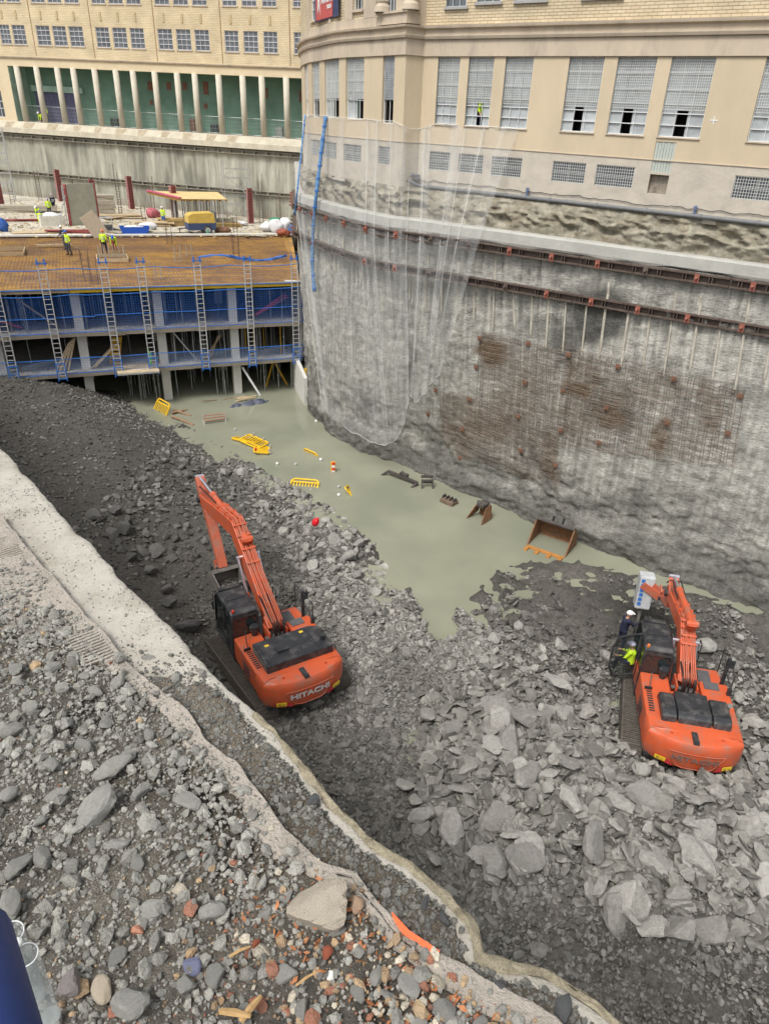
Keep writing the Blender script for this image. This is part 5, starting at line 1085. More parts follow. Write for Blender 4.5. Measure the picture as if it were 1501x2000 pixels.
    for x in(cx0+.02,cx1-.02):
        mb.bar((x,cy0,cz0),(x,cy0,cz1-.1),w_*1.6,w_*1.6); mb.bar((x,cy1-.02,1.7),(x,cy1-.14,2.76),w_,w_); mb.bar((x,cy1-.14,2.76),(x,cy1-.37,cz1-.02),w_,w_); mb.bar((x,cy1-.05,cz0),(x,cy1-.01,1.7),w_,w_); mb.bar((x,cy0+.85,cz0),(x,cy0+.85,cz1-.06),w_,w_*1.2)
        mb.bar((x,cy0,cz0+.06),(x,cy1-.04,cz0+.06),w_,.12)
    mb.bar((cx0,cy0,cz0+.75),(cx1,cy0,cz0+.75),w_,w_*1.6); mb.bar((cx0,cy0-.0,cz0+.3),(cx1,cy0,cz0+.3),.06,.9); mb.bar((cx0,cy0,cz1-.16),(cx1,cy0,cz1-.16),w_,.16); mb.build('cab_frame',BLK,cab,bevel=.012)
    mb=MB(); mb.box(cx0-.0,cy0+.05,cz0,cx0+.03,cy0+.8,cz0+.7); mb.build('cab_side_panel',BLK if not door_open else ORG,cab)
    mb=MB(); mb.tube([(cx0+.1,cy0+.06,cz1+.04),(cx0+.1,cy0+.06,cz1+.13)],.05,10); mb.build('beacon',pm('beacon_red',(.6,.06,.03),rough=.3,bump=0) if not door_open else HO,cab)
    mb=MB(); mb.tube([(cx0-.06,cy1-.1,2.3),(cx0-.06,cy1-.15,2.9)],.015,6); mb.tube([(cx0-.03,cy0+.15,1.4),(cx0-.09,cy0+.2,1.5),(cx0-.09,cy0+.2,2.7),(cx0-.03,cy0+.15,2.8)],.018,6); mb.obox((cx0-.08,cy1-.12,2.45),(.02,.09,0),(.0,.0,.17),(.03,0,0)); mb.build('grab_bar',BLK,cab)
    if door_open:
        a=R_(118); h0=np.array([cx0,cy0+.87,0]); d=np.array([-math.sin(a)*1.,-math.cos(a)*-1.,0]); d=np.array([-.93,-.36,0]); mb=MB(); z0,z1=cz0+.02,cz1-.08
        def dp(u,z): return tuple(h0+d*u+np.array([0,0,z]))
        P=[(.0,z0),(.75,z0),(.98,z0+.45),(.98,z1-.45),(.8,z1-.06),(.0,z1)]
        for (p,q) in zip(P,P[1:]+P[:1]): mb.bar(dp(*p),dp(*q),.07,.07)
        mb.bar(dp(0,z0+.85),dp(.98,z0+.85),.05,.05); mb.bar(dp(.5,z0+.85),dp(.5,z1-.02),.03,.03); dr=mb.build('open_door',BLK,X,bevel=.01)
        mb=MB(); mb.add([dp(*p) for p in P],[tuple(range(6))]); g_=pm('door_glass',(.05,.07,.06),rough=.05,bump=0,spec=.8); g_.node_tree.nodes['Principled BSDF'].inputs['Alpha'].default_value=.35; mb.build('door_window',g_,dr)
    # boom group : chain = dict of 2d (y,z) points
    foot,bend,tip,armtop,armend=[np.array(chain[k]) for k in('foot','bend','tip','armtop','armend')]; BX=.02
    def P3(p,x=0.): return np.array([BX+x,p[0],p[1]])
    def perp(a,b): d=(b-a)/np.linalg.norm(b-a); return np.array([-d[1],d[0]])
    n1=perp(foot,bend);n2=perp(bend,tip); nb=(n1+n2)/np.linalg.norm(n1+n2); hb=chain.get('h',.36); bw=boomw/2
    q1=foot+(bend-foot)*.5; q2=bend+(tip-bend)*.5
    up=[foot+n1*.16,q1+n1*hb*.8,bend+nb*hb*.95,q2+n2*hb*.75,tip+n2*.2]; dn=[tip-n2*.2,q2-n2*hb*.7,bend-nb*hb*.8,q1-n1*hb*.75,foot-n1*.18]
    mb=MB(); mb.prism([tuple(p) for p in up+dn],lambda y,z,x:(BX+x,y,z),-bw,bw); bo=mb.build('boom',ORG,X,bevel=.03)
    mb=MB()
    for x in(-bw-.03,bw+.03): mb.prism([tuple(foot+n1*.26),tuple(foot+(bend-foot)*.12+n1*.2),tuple(foot+(bend-foot)*.12-n1*.2),tuple(foot-n1*.26)],lambda y,z,d:(BX+x+d,y,z),-.03,.03)
    mb.box(BX-bw-.1,foot[0]-.3,1.18,BX-bw-.04,foot[0]+.35,foot[1]+.1); mb.box(BX+bw+.04,foot[0]-.3,1.18,BX+bw+.1,foot[0]+.35,foot[1]+.1); mb.build('boom_bracket',ORG,X,bevel=.02)
    mb=MB(); r=np.random.RandomState(3)
    for x,h in((-.17,.07),(-.1,.1),(-.04,.07),(.06,.1),(.13,.08),(.19,.07)):
        pts=[foot-n1*.1+np.array([-.25,.15]),foot+n1*.5+(bend-foot)*.04]+[up[i]+nb*h for i in range(1,4)]+[up[4]+n2*(h+.05)]; mb.tube([P3(p,x) for p in pts],.024,6)
    mb.build('hydraulic_pipes',ORGW,bo,smooth=True)
    mb=MB()
    for x in(-.2,-.08,.03,.16,.22):
        pts=[foot+np.array([-.35,-.1]),foot+np.array([-.3,.35])+0*n1,foot+n1*.4+(bend-foot)*.1,foot+n1*.36+(bend-foot)*.3]; mb=MB(); mb.tube([P3(p,x+.03*r.randn()) for p in pts],.028,6); mb.build('hose',RUB,bo,smooth=True)
    for x in(-.15,.15): pts=[up[3]+n2*.15,tip+n2*.55,tip+(tip-bend)/np.linalg.norm(tip-bend)*.35+n2*.4,armtop*.6+armend*.4+n2*.1]; mb=MB(); mb.tube([P3(p,x) for p in pts],.025,6); mb.build('hose',RUB,bo,smooth=True)
    mb=MB(); 
    for u in(.2,.45,.7,.9): p=up[1]*(1-u)+up[2]*u; mb=MB(); mb.obox(P3(p+n1*.07),(bw*.95,0,0),np.r_[0,(bend-foot)/np.linalg.norm(bend-foot)*.03],np.r_[0,n1*.05]); mb.build('pipe_clamp',ORG,bo)
    for u in(.1,.4,.8): p=up[2]*(1-u)+up[3]*u; mb=MB(); mb.obox(P3(p+n2*.07),(bw*.95,0,0),np.r_[0,(tip-bend)/np.linalg.norm(tip-bend)*.03],np.r_[0,n2*.05]); mb.build('pipe_clamp',ORG,bo)
    # boom cylinders
    for sx in(-1,1):
        a=np.array([foot[0]+.75,1.45]); b=q1+(bend-foot)*.22-n1*.02; mb=MB(); m_=a+(b-a)*.55; mb.tube([P3(a,sx*(bw+.13)),P3(m_,sx*(bw+.13))],.095,12); c=mb.build('boom_cylinder',ORG,X,smooth=False); mb=MB(); mb.tube([P3(m_,sx*(bw+.13)),P3(b,sx*(bw+.13))],.055,10); mb.tube([P3(b,sx*(bw+.19)),P3(b,sx*(bw+.0))],.07,10); mb.build('cylinder_rod',CHR,c,smooth=False)
    # arm cylinder on top of the boom
    ca=up[2]*.55+up[1]*.45+nb*.22 if not chain.get('cyl') else np.array(chain['cyl']); cb=armtop; mb=MB(); m_=ca+(cb-ca)*.68; mb.tube([P3(ca),P3(m_)],.115,14); c=mb.build('arm_cylinder',ORG,X,smooth=False)
    mb=MB(); mb.tube([P3(m_),P3(cb)],.06,10); mb.tube([P3(cb,-.18),P3(cb,.18)],.09,10); mb.build('cylinder_rod',CHR,c,smooth=False)
    mb=MB(); mb.tube([P3(m_-(cb-ca)*.03),P3(m_+(cb-ca)*.015)],.14,14); mb.build('cylinder_bracket',ORG,c,bevel=.01); mb=MB(); mb.tube([P3(ca,-.2),P3(ca,.2)],.12,10); mb.prism([tuple(ca+np.array([.1,.1])),tuple(ca+np.array([-.15,.0])),tuple(ca-nb*.35),tuple(ca-nb*.3+(bend-foot)*.08)],lambda y,z,x:(BX+x,y,z),-.12,.12); mb.build('cylinder_bracket',ORG,c,bevel=.01)
    # arm
    da=(armend-armtop)/np.linalg.norm(armend-armtop); na=np.array([-da[1],da[0]]); na=na if na@(np.array(chain['tip'])-armtop)<0 or True else -na
    piv=tip; 
    side=np.sign((foot-armtop)@na) or 1; na=na*side    # na points back towards the machine
    ap=[armtop-na*.1,armtop+na*.12,piv+na*.12,piv+da*.6+na*.2,armend+na*.12,armend-na*.1,piv+da*.5-na*.22,piv-na*.28-da*.1]
    mb=MB(); mb.prism([tuple(p) for p in ap],lambda y,z,x:(BX+x,y,z),-.19,.19); ar=mb.build('arm',ORGW,X,bevel=.025)
    mb=MB(); mb.tube([P3(piv,-.34),P3(piv,.34)],.13,12); mb.build('arm_pin',BLK,ar); mb=MB(); mb.tube([P3(armend,-.28),P3(armend,.28)],.09,12); mb.build('arm_pin',BLK,ar)
    cbk=piv-na*.4+da*.1; ce=armend-na*.32-da*.35; mb=MB(); m_=cbk+(ce-cbk)*.6; mb.tube([P3(cbk),P3(m_)],.095,12); c=mb.build('tool_cylinder',ORGW,X,smooth=False); mb=MB(); mb.tube([P3(m_),P3(ce)],.05,10); mb.build('cylinder_rod',CHR,c,smooth=False)
    mb=MB(); 
    for x in(-.22,.22): mb.bar(P3(ce,x),P3(armend-da*.3,x),.05,.12); mb.bar(P3(ce,x),P3(armend+da*.25-na*.2,x),.05,.12)
    mb.build('linkage',ORGW,ar)
    if tool=='bucket':
        c=armend+da*.05; A=lambda f,s_:c+na*f+da*s_
        pr=[A(-.2,-.05),A(-.35,.5),A(-.2,.95),A(.25,1.15),A(.75,1.05),A(1.05,.75),A(.95,.72),A(.7,.95),A(.25,1.03),A(-.1,.85),A(-.22,.5),A(-.08,.1),A(.35,.1),A(.35,-.03)]
        mb=MB(); mb.prism([tuple(p) for p in pr],lambda y,z,x:(BX+x,y,z),-.55,.55)
        full=[A(-.2,-.03),A(-.33,.5),A(-.18,.93),A(.25,1.13),A(.74,1.04),A(1.03,.75),A(.35,.05)]
        for x in(-.56,.56): mb.prism([tuple(p) for p in full],lambda y,z,d:(BX+x+d,y,z),-.025,.025)
        bk=mb.build('bucket',GRSD,X); mb=MB()
        for x in np.linspace(-.48,.48,5): mb.obox(P3(A(1.12,.68),x),(.06,0,0),np.r_[0,(na*.75-da*.4)*.12],(0,.02,.03))
        mb.build('bucket_teeth',GRSD,bk)
    else:
        mb=MB(); c=np.array(chain['tool']); d=np.array(chain['tooldir']); d=d/np.linalg.norm(d); nn=np.array([-d[1],d[0]]); x0=chain.get('toolx',0)
        def Q(f,s_,x): return P3(c+d*s_+nn*f,x+x0)
        mb.prism([(-.28,-.7),(.28,-.7),(.3,.75),(-.3,.75)],lambda f,s_,x:Q(f,s_,x),-.3,.3); hb_=mb.build('breaker_housing',pm('pale_breaker',(.50,.52,.53),rough=.5,var=.12,scale=4,dirt=(.3,.29,.27),damt=.4),X,bevel=.06)
        mb=MB(); mb.tube([Q(0,-.7,0),Q(0,-1.5,0)],[.08,.06],10); mb.build('chisel',GRSD,hb_); mb=MB(); 
        r=np.random.RandomState(2)
        for k in range(6): a=-.5+.2*k; mb.add([Q(.315,a,-.24),Q(.315,a+.14,-.24),Q(.315,a+.14,-.1),Q(.315,a,-.1)],[(0,1,2,3)])
        mb.build('blue_marking',BLUE,hb_)
        mb=MB(); mb.bar(Q(.3,.4,.2),P3(armend,.2),.08,.3); mb.bar(Q(.3,.4,-.2),P3(armend,-.2),.08,.3); mb.build('breaker_bracket',ORGW,hb_)
    if tilt: X.rotation_euler=(tilt,0,rz)
    return X
def rigs():
    L=(-2.9,17.36); h=R_(34); z=.08
    X1=excavator((L[0]-math.sin(h)*3.0,L[1]+math.cos(h)*3.0,z),h,R_(4),dict(foot=(-.15,2.15),bend=(3.1,4.55),tip=(6.9,4.0),armtop=(7.45,4.75),armend=(5.35,1.5),h=.4),'large orange excavator with its boom raised over the dark heap, left of the two machines',LETW,False,'flat')
    M=(8.98,15.33); h=R_(-9)
    X2=excavator((M[0]-math.sin(h)*3.,M[1]+math.cos(h)*3.,.1),h,R_(-6),dict(foot=(-.2,2.1),bend=(1.5,3.25),tip=(3.9,2.9),armtop=(4.5,3.3),armend=(4.9,2.0),h=.34,tool=(5.3,1.95),tooldir=(.12,1),toolx=-.75,cyl=(.9,3.75)),'orange excavator with open cab door and faded lettering, right of the two machines',LETD,True,'three',tool='breaker')
    bpy.context.view_layer.update()
    return X1,X2
X1,X2=rigs()
# ================================================================== near side: cap beam, broken slab, rubble bank
OUT=[(-60,62),(-30,33.5)]+[tuple(at(*q,14.)[:2]) for q in [(0,870),(60,935),(120,1003),(240,1130),(380,1272),(500,1395),(580,1480),(650,1572),(720,1640),(800,1690),(870,1745),(920,1800),(945,1862),(1010,1885),(1080,1905),(1140,1945),(1200,1997)]]+[(1.75,1.3),(3.5,-1.5)]
INN=[(-61.2,61.0),(-31,32.2)]+[tuple(at(*q,14.1)[:2]) for q in [(0,1002),(60,1075),(140,1170),(185,1215),(240,1290),(300,1330),(350,1370),(400,1440),(460,1490),(500,1545),(560,1625),(630,1680),(700,1700),(745,1760),(800,1820),(860,1860),(930,1910),(1010,1955),(1080,1995)]]+[(1.45,1.2),(3.2,-1.6)]
OUT=np.array(OUT);INN=np.array(INN)
def near_side():
    Wl=empty('near_cap_wall',(-5.4,8.4,14),0,'pale concrete cap beam of the near wall running diagonally beneath the viewer','wall')
    O_=dens(OUT[2:],lambda a,b:max(1,int(np.hypot(*(b-a))/.03))); n=len(O_); s_=np.r_[0,np.cumsum(np.hypot(*np.diff(O_,axis=0).T))]
    tg=np.gradient(O_,axis=0); 
    for _ in range(8): tg[1:-1]=(tg[:-2]+tg[1:-1]+tg[2:])/3
    tg/=np.linalg.norm(tg,axis=1)[:,None]; inn=np.stack([tg[:,1],-tg[:,0]],1)   # points away from the pit
    if inn[n//2]@(-O_[n//2])<0: inn=-inn
    jag=fbm(s_*2.2,0*s_,0,3,4)*.02+fbm(s_*9,0*s_,0,8,3)*.008
    CB=pm('pale_beam',(.475,.45,.395),rough=.9,var=.08,scale=6,bump=.4,bscale=60,dirt=(.30,.27,.21),damt=.75,dscale=1.6)
    cols=[(-.02,-14.6),(-.01,-.12),(0,-.02),(.02,.0)]+[(.02+.05*i,0) for i in range(1,20)]
    G=np.zeros((n,len(cols),3))
    for j,(w_,dz) in enumerate(cols): G[:,j,:2]=O_+inn*(w_+jag*(1 if j<6 else 0))[:,None] if False else O_+inn*((w_+jag)[:,None] if j<5 else w_)
    for j,(w_,dz) in enumerate(cols): G[:,j,2]=14+dz
    for j in range(3,len(cols)): G[:,j,2]+=fbm(G[:,j,0]*8,G[:,j,1]*8,0,5,3)*.004
    npmesh('cap_beam',G.reshape(-1,3),gridfaces(n,len(cols)),CB,smooth=True,parent=Wl,world=True)
    # straight continuation beyond the frame
    mb=MB(); a=O_[0]; b=np.array(OUT[1]); c=np.array(OUT[0]); nn=np.array([-.7,-.72])
    for p,q in((a,b),(b,c)): mb.add([(p[0],p[1],14),(q[0],q[1],14),(q[0]+nn[0],q[1]+nn[1],14),(p[0]+nn[0],p[1]+nn[1],14),(p[0],p[1],-.6),(q[0],q[1],-.6)],[(0,1,2,3),(0,1,5,4)])
    mb.build('beam_extension',CB,Wl,world=True,fix=False)
    # spilled concrete lip along the lower part of the edge
    LIP=pm('spilled_concrete',(.43,.38,.27),rough=.95,var=.2,scale=14,bump=.8,bscale=60,dirt=(.20,.165,.11),damt=.85,dscale=9)
    i0=np.argmin(np.hypot(*(O_-at(500,1395,14.)[:2]).T)); idx=range(i0,n); G=[]
    for i in idx:
        w_=.026+.012*float(vn(s_[i]*5,0,0,4))+.02*sstep(s_[n-1]-2.6,s_[n-1]-1.4,s_[i])+.025*math.exp(-((s_[i]-s_[np.argmin(np.hypot(*(O_-at(945,1862,14.)[:2]).T))])/.13)**2); row=[]
        for k in range(7):
            u=k/6; d=-.015+w_*2*u; z=14.005+.03*math.sin(math.pi*u)*(1+.4*float(vn(s_[i]*11,k,0,9))); p=O_[i]+inn[i]*(d+.012*float(vn(s_[i]*13,k*.7,0,2))); row.append((p[0],p[1],z))
        G.append(row)
    G=np.array(G); npmesh('concrete_lip',G.reshape(-1,3),gridfaces(len(G),7),LIP,smooth=True,parent=Wl,world=True)
    # broken edge of the paving slab
    I_=dens(INN[2:],lambda a,b:max(1,int(np.hypot(*(b-a))/.03))); m=len(I_); si=np.r_[0,np.cumsum(np.hypot(*np.diff(I_,axis=0).T))]
    ti=np.gradient(I_,axis=0)
    for _ in range(10): ti[1:-1]=(ti[:-2]+ti[1:-1]+ti[2:])/3
    ti/=np.linalg.norm(ti,axis=1)[:,None]; ni=np.stack([ti[:,1],-ti[:,0]],1)
    if ni[m//2]@(-I_[m//2])<0: ni=-ni
    SLB=pm('broken_slab',(.44,.395,.34),rough=.95,var=.14,scale=10,bump=.7,bscale=45,dirt=(.24,.22,.19),damt=.75,dscale=5)
    G=np.zeros((m,16,3)); jg=fbm(si*3,0*si,0,22,4)*.02
    y_=I_[:,1]; wide=np.where(y_>4.9,1.,0.)*sstep(4.5,5.4,y_)
    for j in range(16):
        w_=[-.015,-.005,.0,.01,.03,.05,.07,.09,.11,.13,.2,.35,.6,1.,1.8,3.][j]; wj=w_ if j<3 else (w_*(1.1+.4*vn(si*2.5,0,0,6))*(1-wide)+w_*wide)
        z=14.0 if j==0 else 14.1; G[:,j,:2]=I_+ni*((wj+jg)[:,None] if j<6 else (wj+jg*0)[:,None]); G[:,j,2]=z+(fbm(G[:,j,0]*7,G[:,j,1]*7,0,2,3)*.008 if j>1 else 0)-(.0 if j<9 else .10*(1-wide)*min(1,(j-8)/3))
    npmesh('broken_slab_edge',G.reshape(-1,3),gridfaces(m,16),SLB,smooth=True,parent=Wl,world=True)
    # orange paint mark
    mb=MB(); G=[]
    a=np.argmin(np.hypot(*(I_-at(775,1785,14.1)[:2]).T)); b=np.argmin(np.hypot(*(I_-at(862,1868,14.1)[:2]).T))
    for i in range(min(a,b),max(a,b)): w_=.03*math.sin(math.pi*(i-min(a,b))/(abs(b-a)))**.4*(1+.3*float(vn(si[i]*30,0,0,1))); p0=I_[i]+ni[i]*.005; p1=I_[i]+ni[i]*(.005+w_+.012); G.append([(p0[0],p0[1],14.075),(p0[0]+ni[i][0]*.004,p0[1]+ni[i][1]*.004,14.128),(p1[0],p1[1],14.128)])
    mb.grid(G); mb.build('orange_paint_mark',pm('orange_spray',(.85,.16,.06),rough=.8,var=.15,scale=30,bump=.2),Wl,world=True,fix=False)
    # ribbed imprint on the slab, top left
    mb=MB(); q=at(90,1090,14.1); 
    for px,py,ang in((40,1060,0),(215,1250,0)):
        c=at(px,py,14.1)[:2]; i=np.argmin(np.hypot(*(I_-c).T)); t_,n2=ti[i],ni[i]
        for k in range(-5,6): p=c+t_*k*.04; mb.obox((p[0]+n2[0]*.16,p[1]+n2[1]*.16,14.104),(t_[0]*.010,t_[1]*.010,0),(n2[0]*.12,n2[1]*.12,0),(0,0,.006))
    mb.build('ribbed_imprint',SLB,Wl,world=True,bevel=.003)
    # ---- ground behind: heightfield
    xs=np.arange(-9,3.01,.03); ys=np.arange(-2.5,8.6,.03); X,Y=np.meshgrid(xs,ys,indexing='ij'); P=np.stack([X.ravel(),Y.ravel()],1)
    dO=sdist(P,OUT).reshape(X.shape); dI=sdist(P,INN).reshape(X.shape)
    if dO[np.argmin(abs(xs+3)),np.argmin(abs(ys-1))]<0: dO=-dO
    if dI[np.argmin(abs(xs+3)),np.argmin(abs(ys-1))]<0: dI=-dI
    global bankZ
    def bankZ(x,y):
        x=np.asarray(x,float);y=np.asarray(y,float); p=np.stack([x.ravel(),y.ravel()],1); a=sdist(p,OUT); b=sdist(p,INN); ref=sdist(np.array([[-3.,1.]]),OUT)[0]; sg=1 if ref>0 else -1; a=(a*sg).reshape(x.shape); b=(b*sg).reshape(x.shape)
        low=sstep(4.9,3.9,y)                     # rubble lying on the beam only on the nearer part
        zb=13.9+.13*low*sstep(.05,.12,a)+.03*fbm(x*4,y*4,0,3,3)*low
        heap=sstep(5.9,4.9,y+.35*x+1.2)*1.
        zi=13.95+(.145*sstep(.03,.15,b)+.02*fbm(x*9,y*9,0,71,3)*sstep(0.04,.1,b))*sstep(5.3,4.2,y+.3*(x+3))+.16*sstep(.2,1.6,b)*sstep(5.2,4.0,y+.3*(x+3))+.035*fbm(x*2.2,y*2.2,0,7,4)*sstep(.0,.3,b)
        z=np.where(b>0,zi,zb); z=np.where(a<.03,13.7,z); return z,a,b
    Z,a_,b_=bankZ(X,Y); keep=a_>.0
    fc=gridfaces(len(xs),len(ys)); ok=keep.ravel()[fc].all(1); fc=fc[ok]
    cl=fbm(X*1.3,Y*1.3,0,15,4).ravel(); t=1+.35*cl; pale=sstep(.25,.8,fbm(X*.9+3,Y*.9,0,25,4)).ravel()*.6+.35*np.exp(-((X.ravel()+.9)/.8)**2-((Y.ravel()-3.)/.8)**2); wrm=sstep(.35,.0,b_.ravel())*.3
    T=np.stack([t*(1+pale*1.1+wrm),t*(1+pale*.95+wrm*.7),t*(1+pale*.75+wrm*.4)],1)
    GND=pm('bank_grit',(.165,.15,.125),rough=.95,var=.45,scale=26,bump=.9,bscale=90,tint=True)
    o=npmesh('rubble_bank',np.stack([X,Y,Z],-1).reshape(-1,3),fc,GND,T,smooth=True); tag(o,kind='structure')
    STN=pm('bank_stone',(.35,.343,.315),rough=.9,var=.16,scale=18,bump=.5,bscale=70,tint=True,dirt=(.20,.19,.165),damt=.4,dscale=12)
    def put(n,s0,s1,seed,flat,label,pw=2.,sink=.2,mode='in',box=(-4.2,1.7,1.6,5.3)):
        r=np.random.RandomState(seed); x=r.uniform(box[0],box[1],n); y=r.uniform(box[2],box[3],n); z,a,b=bankZ(x,y)
        if mode=='in': k=(b>.005)&((y+.3*(x+3)<4.95)|(r.uniform(0,1,n)<.05))&(r.uniform(0,1,n)<.12+.88*sstep(.03,.18,b+.06*vn(x*6,y*6,0,2)))
        elif mode=='beam': k=(a>.075)&(b<-.01)&(y<4.7)&(r.uniform(0,1,n)<sstep(4.9,3.7,y))
        elif mode=='patch': k=(b>.05)&(y>4.4)&(fbm(x*1.6,y*1.6,0,91,3)>-.05)
        else: k=(a>.02)&(b<.5)&(y>3.2)&(r.uniform(0,1,n)<.5+.5*vn(x*2,y*2,0,3))
        x,y,z,b=x[k],y[k],z[k],b[k]; z=np.maximum(z,np.where(b>0,14.1,14.) ); s=s0+(s1-s0)*r.uniform(0,1,len(x))**pw; g=r.uniform(.55,1.25,len(x)) if mode!='beam' else r.uniform(.32,.75,len(x)); T=np.stack([g,g,g*.98],1)
        redz=np.exp(-((x-.1)/.75)**2-((y-2.1)/.75)**2)*.36+np.exp(-((x+.5)/1.2)**2-((y-2.0)/.6)**2)*.12+.015; w1=(r.uniform(0,1,len(x))<redz)&(mode=='in'); c=r.randint(0,4,len(x)); pal=np.array([(1.15,.52,.36),(1.5,1.1,.72),(1.35,.95,.62),(1.9,1.75,1.5)]); T[w1]=pal[c[w1]]*r.uniform(.6,1.1,w1.sum())[:,None]
        scatter('gravel',STN,np.stack([x,y,z+s*sink],1),s,flat,seed,1,T,.45,label,lo=.6)
    put(34000,.005,.014,301,(.45,.9),'fine grey gravel on the near rubble bank',1.5)
    put(11000,.012,.03,302,(.4,.85),'small grey stones scattered over the near rubble bank',1.6)
    put(2700,.025,.066,303,(.4,.8),'fist sized grey stones on the near rubble bank',2.1)
    put(9000,.006,.03,309,(.4,.8),'grey gravel heaps lying on the pale slab',2.2,mode='patch',box=(-5.2,-1.6,4.2,8))
    put(30000,.006,.016,304,(.45,.9),'dark gravel lying on the near cap beam',1.6,mode='beam',box=(-2.8,1.7,1.6,4.8))
    put(9000,.014,.036,305,(.4,.9),'dark stones lying on the near cap beam',2.,mode='beam',box=(-2.8,1.7,1.6,4.8))
    put(34000,.004,.013,306,(.4,.9),'crumbs of stone on the clean part of the cap beam',1.5,mode='dust',box=(-6,0,3,9))
    # ---- individual stones
    def stone(q,s,mat,label,seed,flat=.6,group=None,name='stone',lo=.5,z=14.2,rot=None):
        p=at(q[0],q[1],z); v,f=rockshape(seed,3,8 if lo<.6 else 11,lo*.85); nz=fbm(v[:,0]*3,v[:,1]*3,v[:,2]*3,seed,3)*.035; v=v*(1+nz)[:,None]; v[:,2]*=flat
        me=bpy.data.meshes.new(name); me.from_pydata([tuple(a) for a in v],[],[tuple(map(int,a)) for a in f]); me.materials.append(mat); o=bpy.data.objects.new(name,me); COL.objects.link(o)
        r=np.random.RandomState(seed+5); zz,_,_=bankZ(np.array([p[0]]),np.array([p[1]])); o.location=(p[0],p[1],float(max(zz[0],13.9))+s*flat*.45); s*=.72; o.scale=(s*r.uniform(.95,1.25),s*r.uniform(.6,.9),s); o.rotation_euler=(r.normal(0,.2),r.normal(0,.2),r.uniform(0,6.28) if rot is None else rot); tag(o,label,'stone',group); return o
    SG=pm('hero_stone',(.40,.395,.36),rough=.9,var=.12,scale=7,bump=.45,bscale=30,dirt=(.2,.195,.175),damt=.4,dscale=4,orand=.18); SB=pm('beige_stone',(.50,.43,.33),rough=.9,var=.12,scale=8,bump=.35,dirt=(.33,.27,.2),damt=.4,dscale=4); SW=pm('white_stone',(.52,.46,.37),rough=.9,var=.15,scale=6,bump=.5,bscale=20,dirt=(.30,.25,.19),damt=.45,dscale=3); SR=pm('brick_chunk',(.42,.12,.065),rough=.9,var=.2,scale=12,bump=.4)
    stone((625,1775),.26,SW,'big pale triangular stone lying by the broken slab edge at lower centre',11,.75,lo=.42,rot=.5)
    stone((697,1752),.075,pm('tan_stone',(.36,.25,.17),var=.2,scale=9),'round tan stone touching the big pale triangular one',12,.9,lo=.8)
    stone((205,1950),.085,SB,'smooth cream stone near the bottom edge, right of the clear cups',13,.7,lo=.8); stone((145,1938),.115,pm('lilac_stone',(.36,.32,.31),var=.2,scale=8,bump=.5),'lilac grey block beside the smooth cream stone',14,.8)
    stone((265,1985),.14,SG,'broad grey stone cut by the bottom edge of the photo',15,.6)
    stone((430,1620),.05,SB,'small cream stone alone on the grit in the middle of the bank',16,.8,lo=.7)
    stone((497,1834),.045,SR,'red brick chunk left of the pale triangular stone',17,.9); stone((637,1850),.055,SR,'larger red brick chunk below the pale triangular stone',18,.8); stone((268,1818),.05,pm('salmon_chunk',(.42,.2,.13),var=.15,scale=9),'salmon pink chunk lying left of centre on the grit',19,.7)
    stone((645,1888),.045,pm('white_shard',(.72,.70,.66),var=.05),'bright white shard below the larger red brick chunk',20,.4)
    stone((375,1885),.075,pm('blue_shard',(.12,.13,.2),var=.2,scale=8),'flat bluish slate shard with an orange rim near the bottom',21,.3)
    rest=[((215,1485),.165),((195,1570),.185),((130,1402),.105),((365,1553),.12),((415,1762),.115),((300,1775),.105),((90,1678),.105),((270,1530),.085),((25,1432),.12),((60,1380),.09),((205,1400),.09),((290,1420),.085),((230,1320),.1),((185,1335),.09),((100,1290),.09),((140,1265),.1),((355,1470),.09),((320,1530),.07),((100,1500),.085),((20,1560),.085),((110,1550),.09),((40,1700),.1),((20,1780),.12),((370,1760),.05),((350,1660),.05),((265,1690),.08),((230,1640),.075),((180,1640),.06),((465,1585),.07),((740,1885),.085),((800,1910),.09),((870,1960),.1),((700,1920),.075),((560,1900),.085),((420,1905),.08),((360,1930),.09),((480,1980),.08),((590,1960),.08),((660,1800),.06),((520,1770),.06),((560,1740),.06),((285,1250),.09),((340,1290),.08),((250,1230),.07),((60,1230),.09),((30,1300),.1),((160,1450),.09),((250,1460),.07),((300,1600),.065),((140,1700),.06),((330,1710),.05),((75,1610),.07),((170,1820),.06),((230,1880),.07),((300,1880),.055),((700,1840),.06),((820,1990),.08),((940,1985),.07)]
    for i,(q,s) in enumerate(rest): stone(q,s,SG,'angular grey stone resting on the grit of the near bank',400+i,.5+.3*((i*37)%10)/10,'larger grey stones of the near bank')
    for i,(q,s) in enumerate([((655,1795),.06),((560,1690),.0)][:1]): pass
    for i,(q,s) in enumerate([((1030,1900),.05),((975,1930),.085),((1100,1965),.09),((770,1660),.05),((870,1790),.06),((780,1650),.05),((445,1335),.05),((340,1270),.045),((560,1470),.05),((610,1560),.06),((830,1760),.055)]): stone(q,s,pm('dark_round_stone',(.11,.113,.115),var=.2,scale=9,bump=.4),'dark rounded stone lying on the near cap beam',600+i,.7,'dark stones on the cap beam',z=14.08,lo=.65)
    # wood splinters and straw
    WD=pm('splinter_wood',(.42,.27,.12),var=.25,scale=20,stretch=(1,1,1)); 
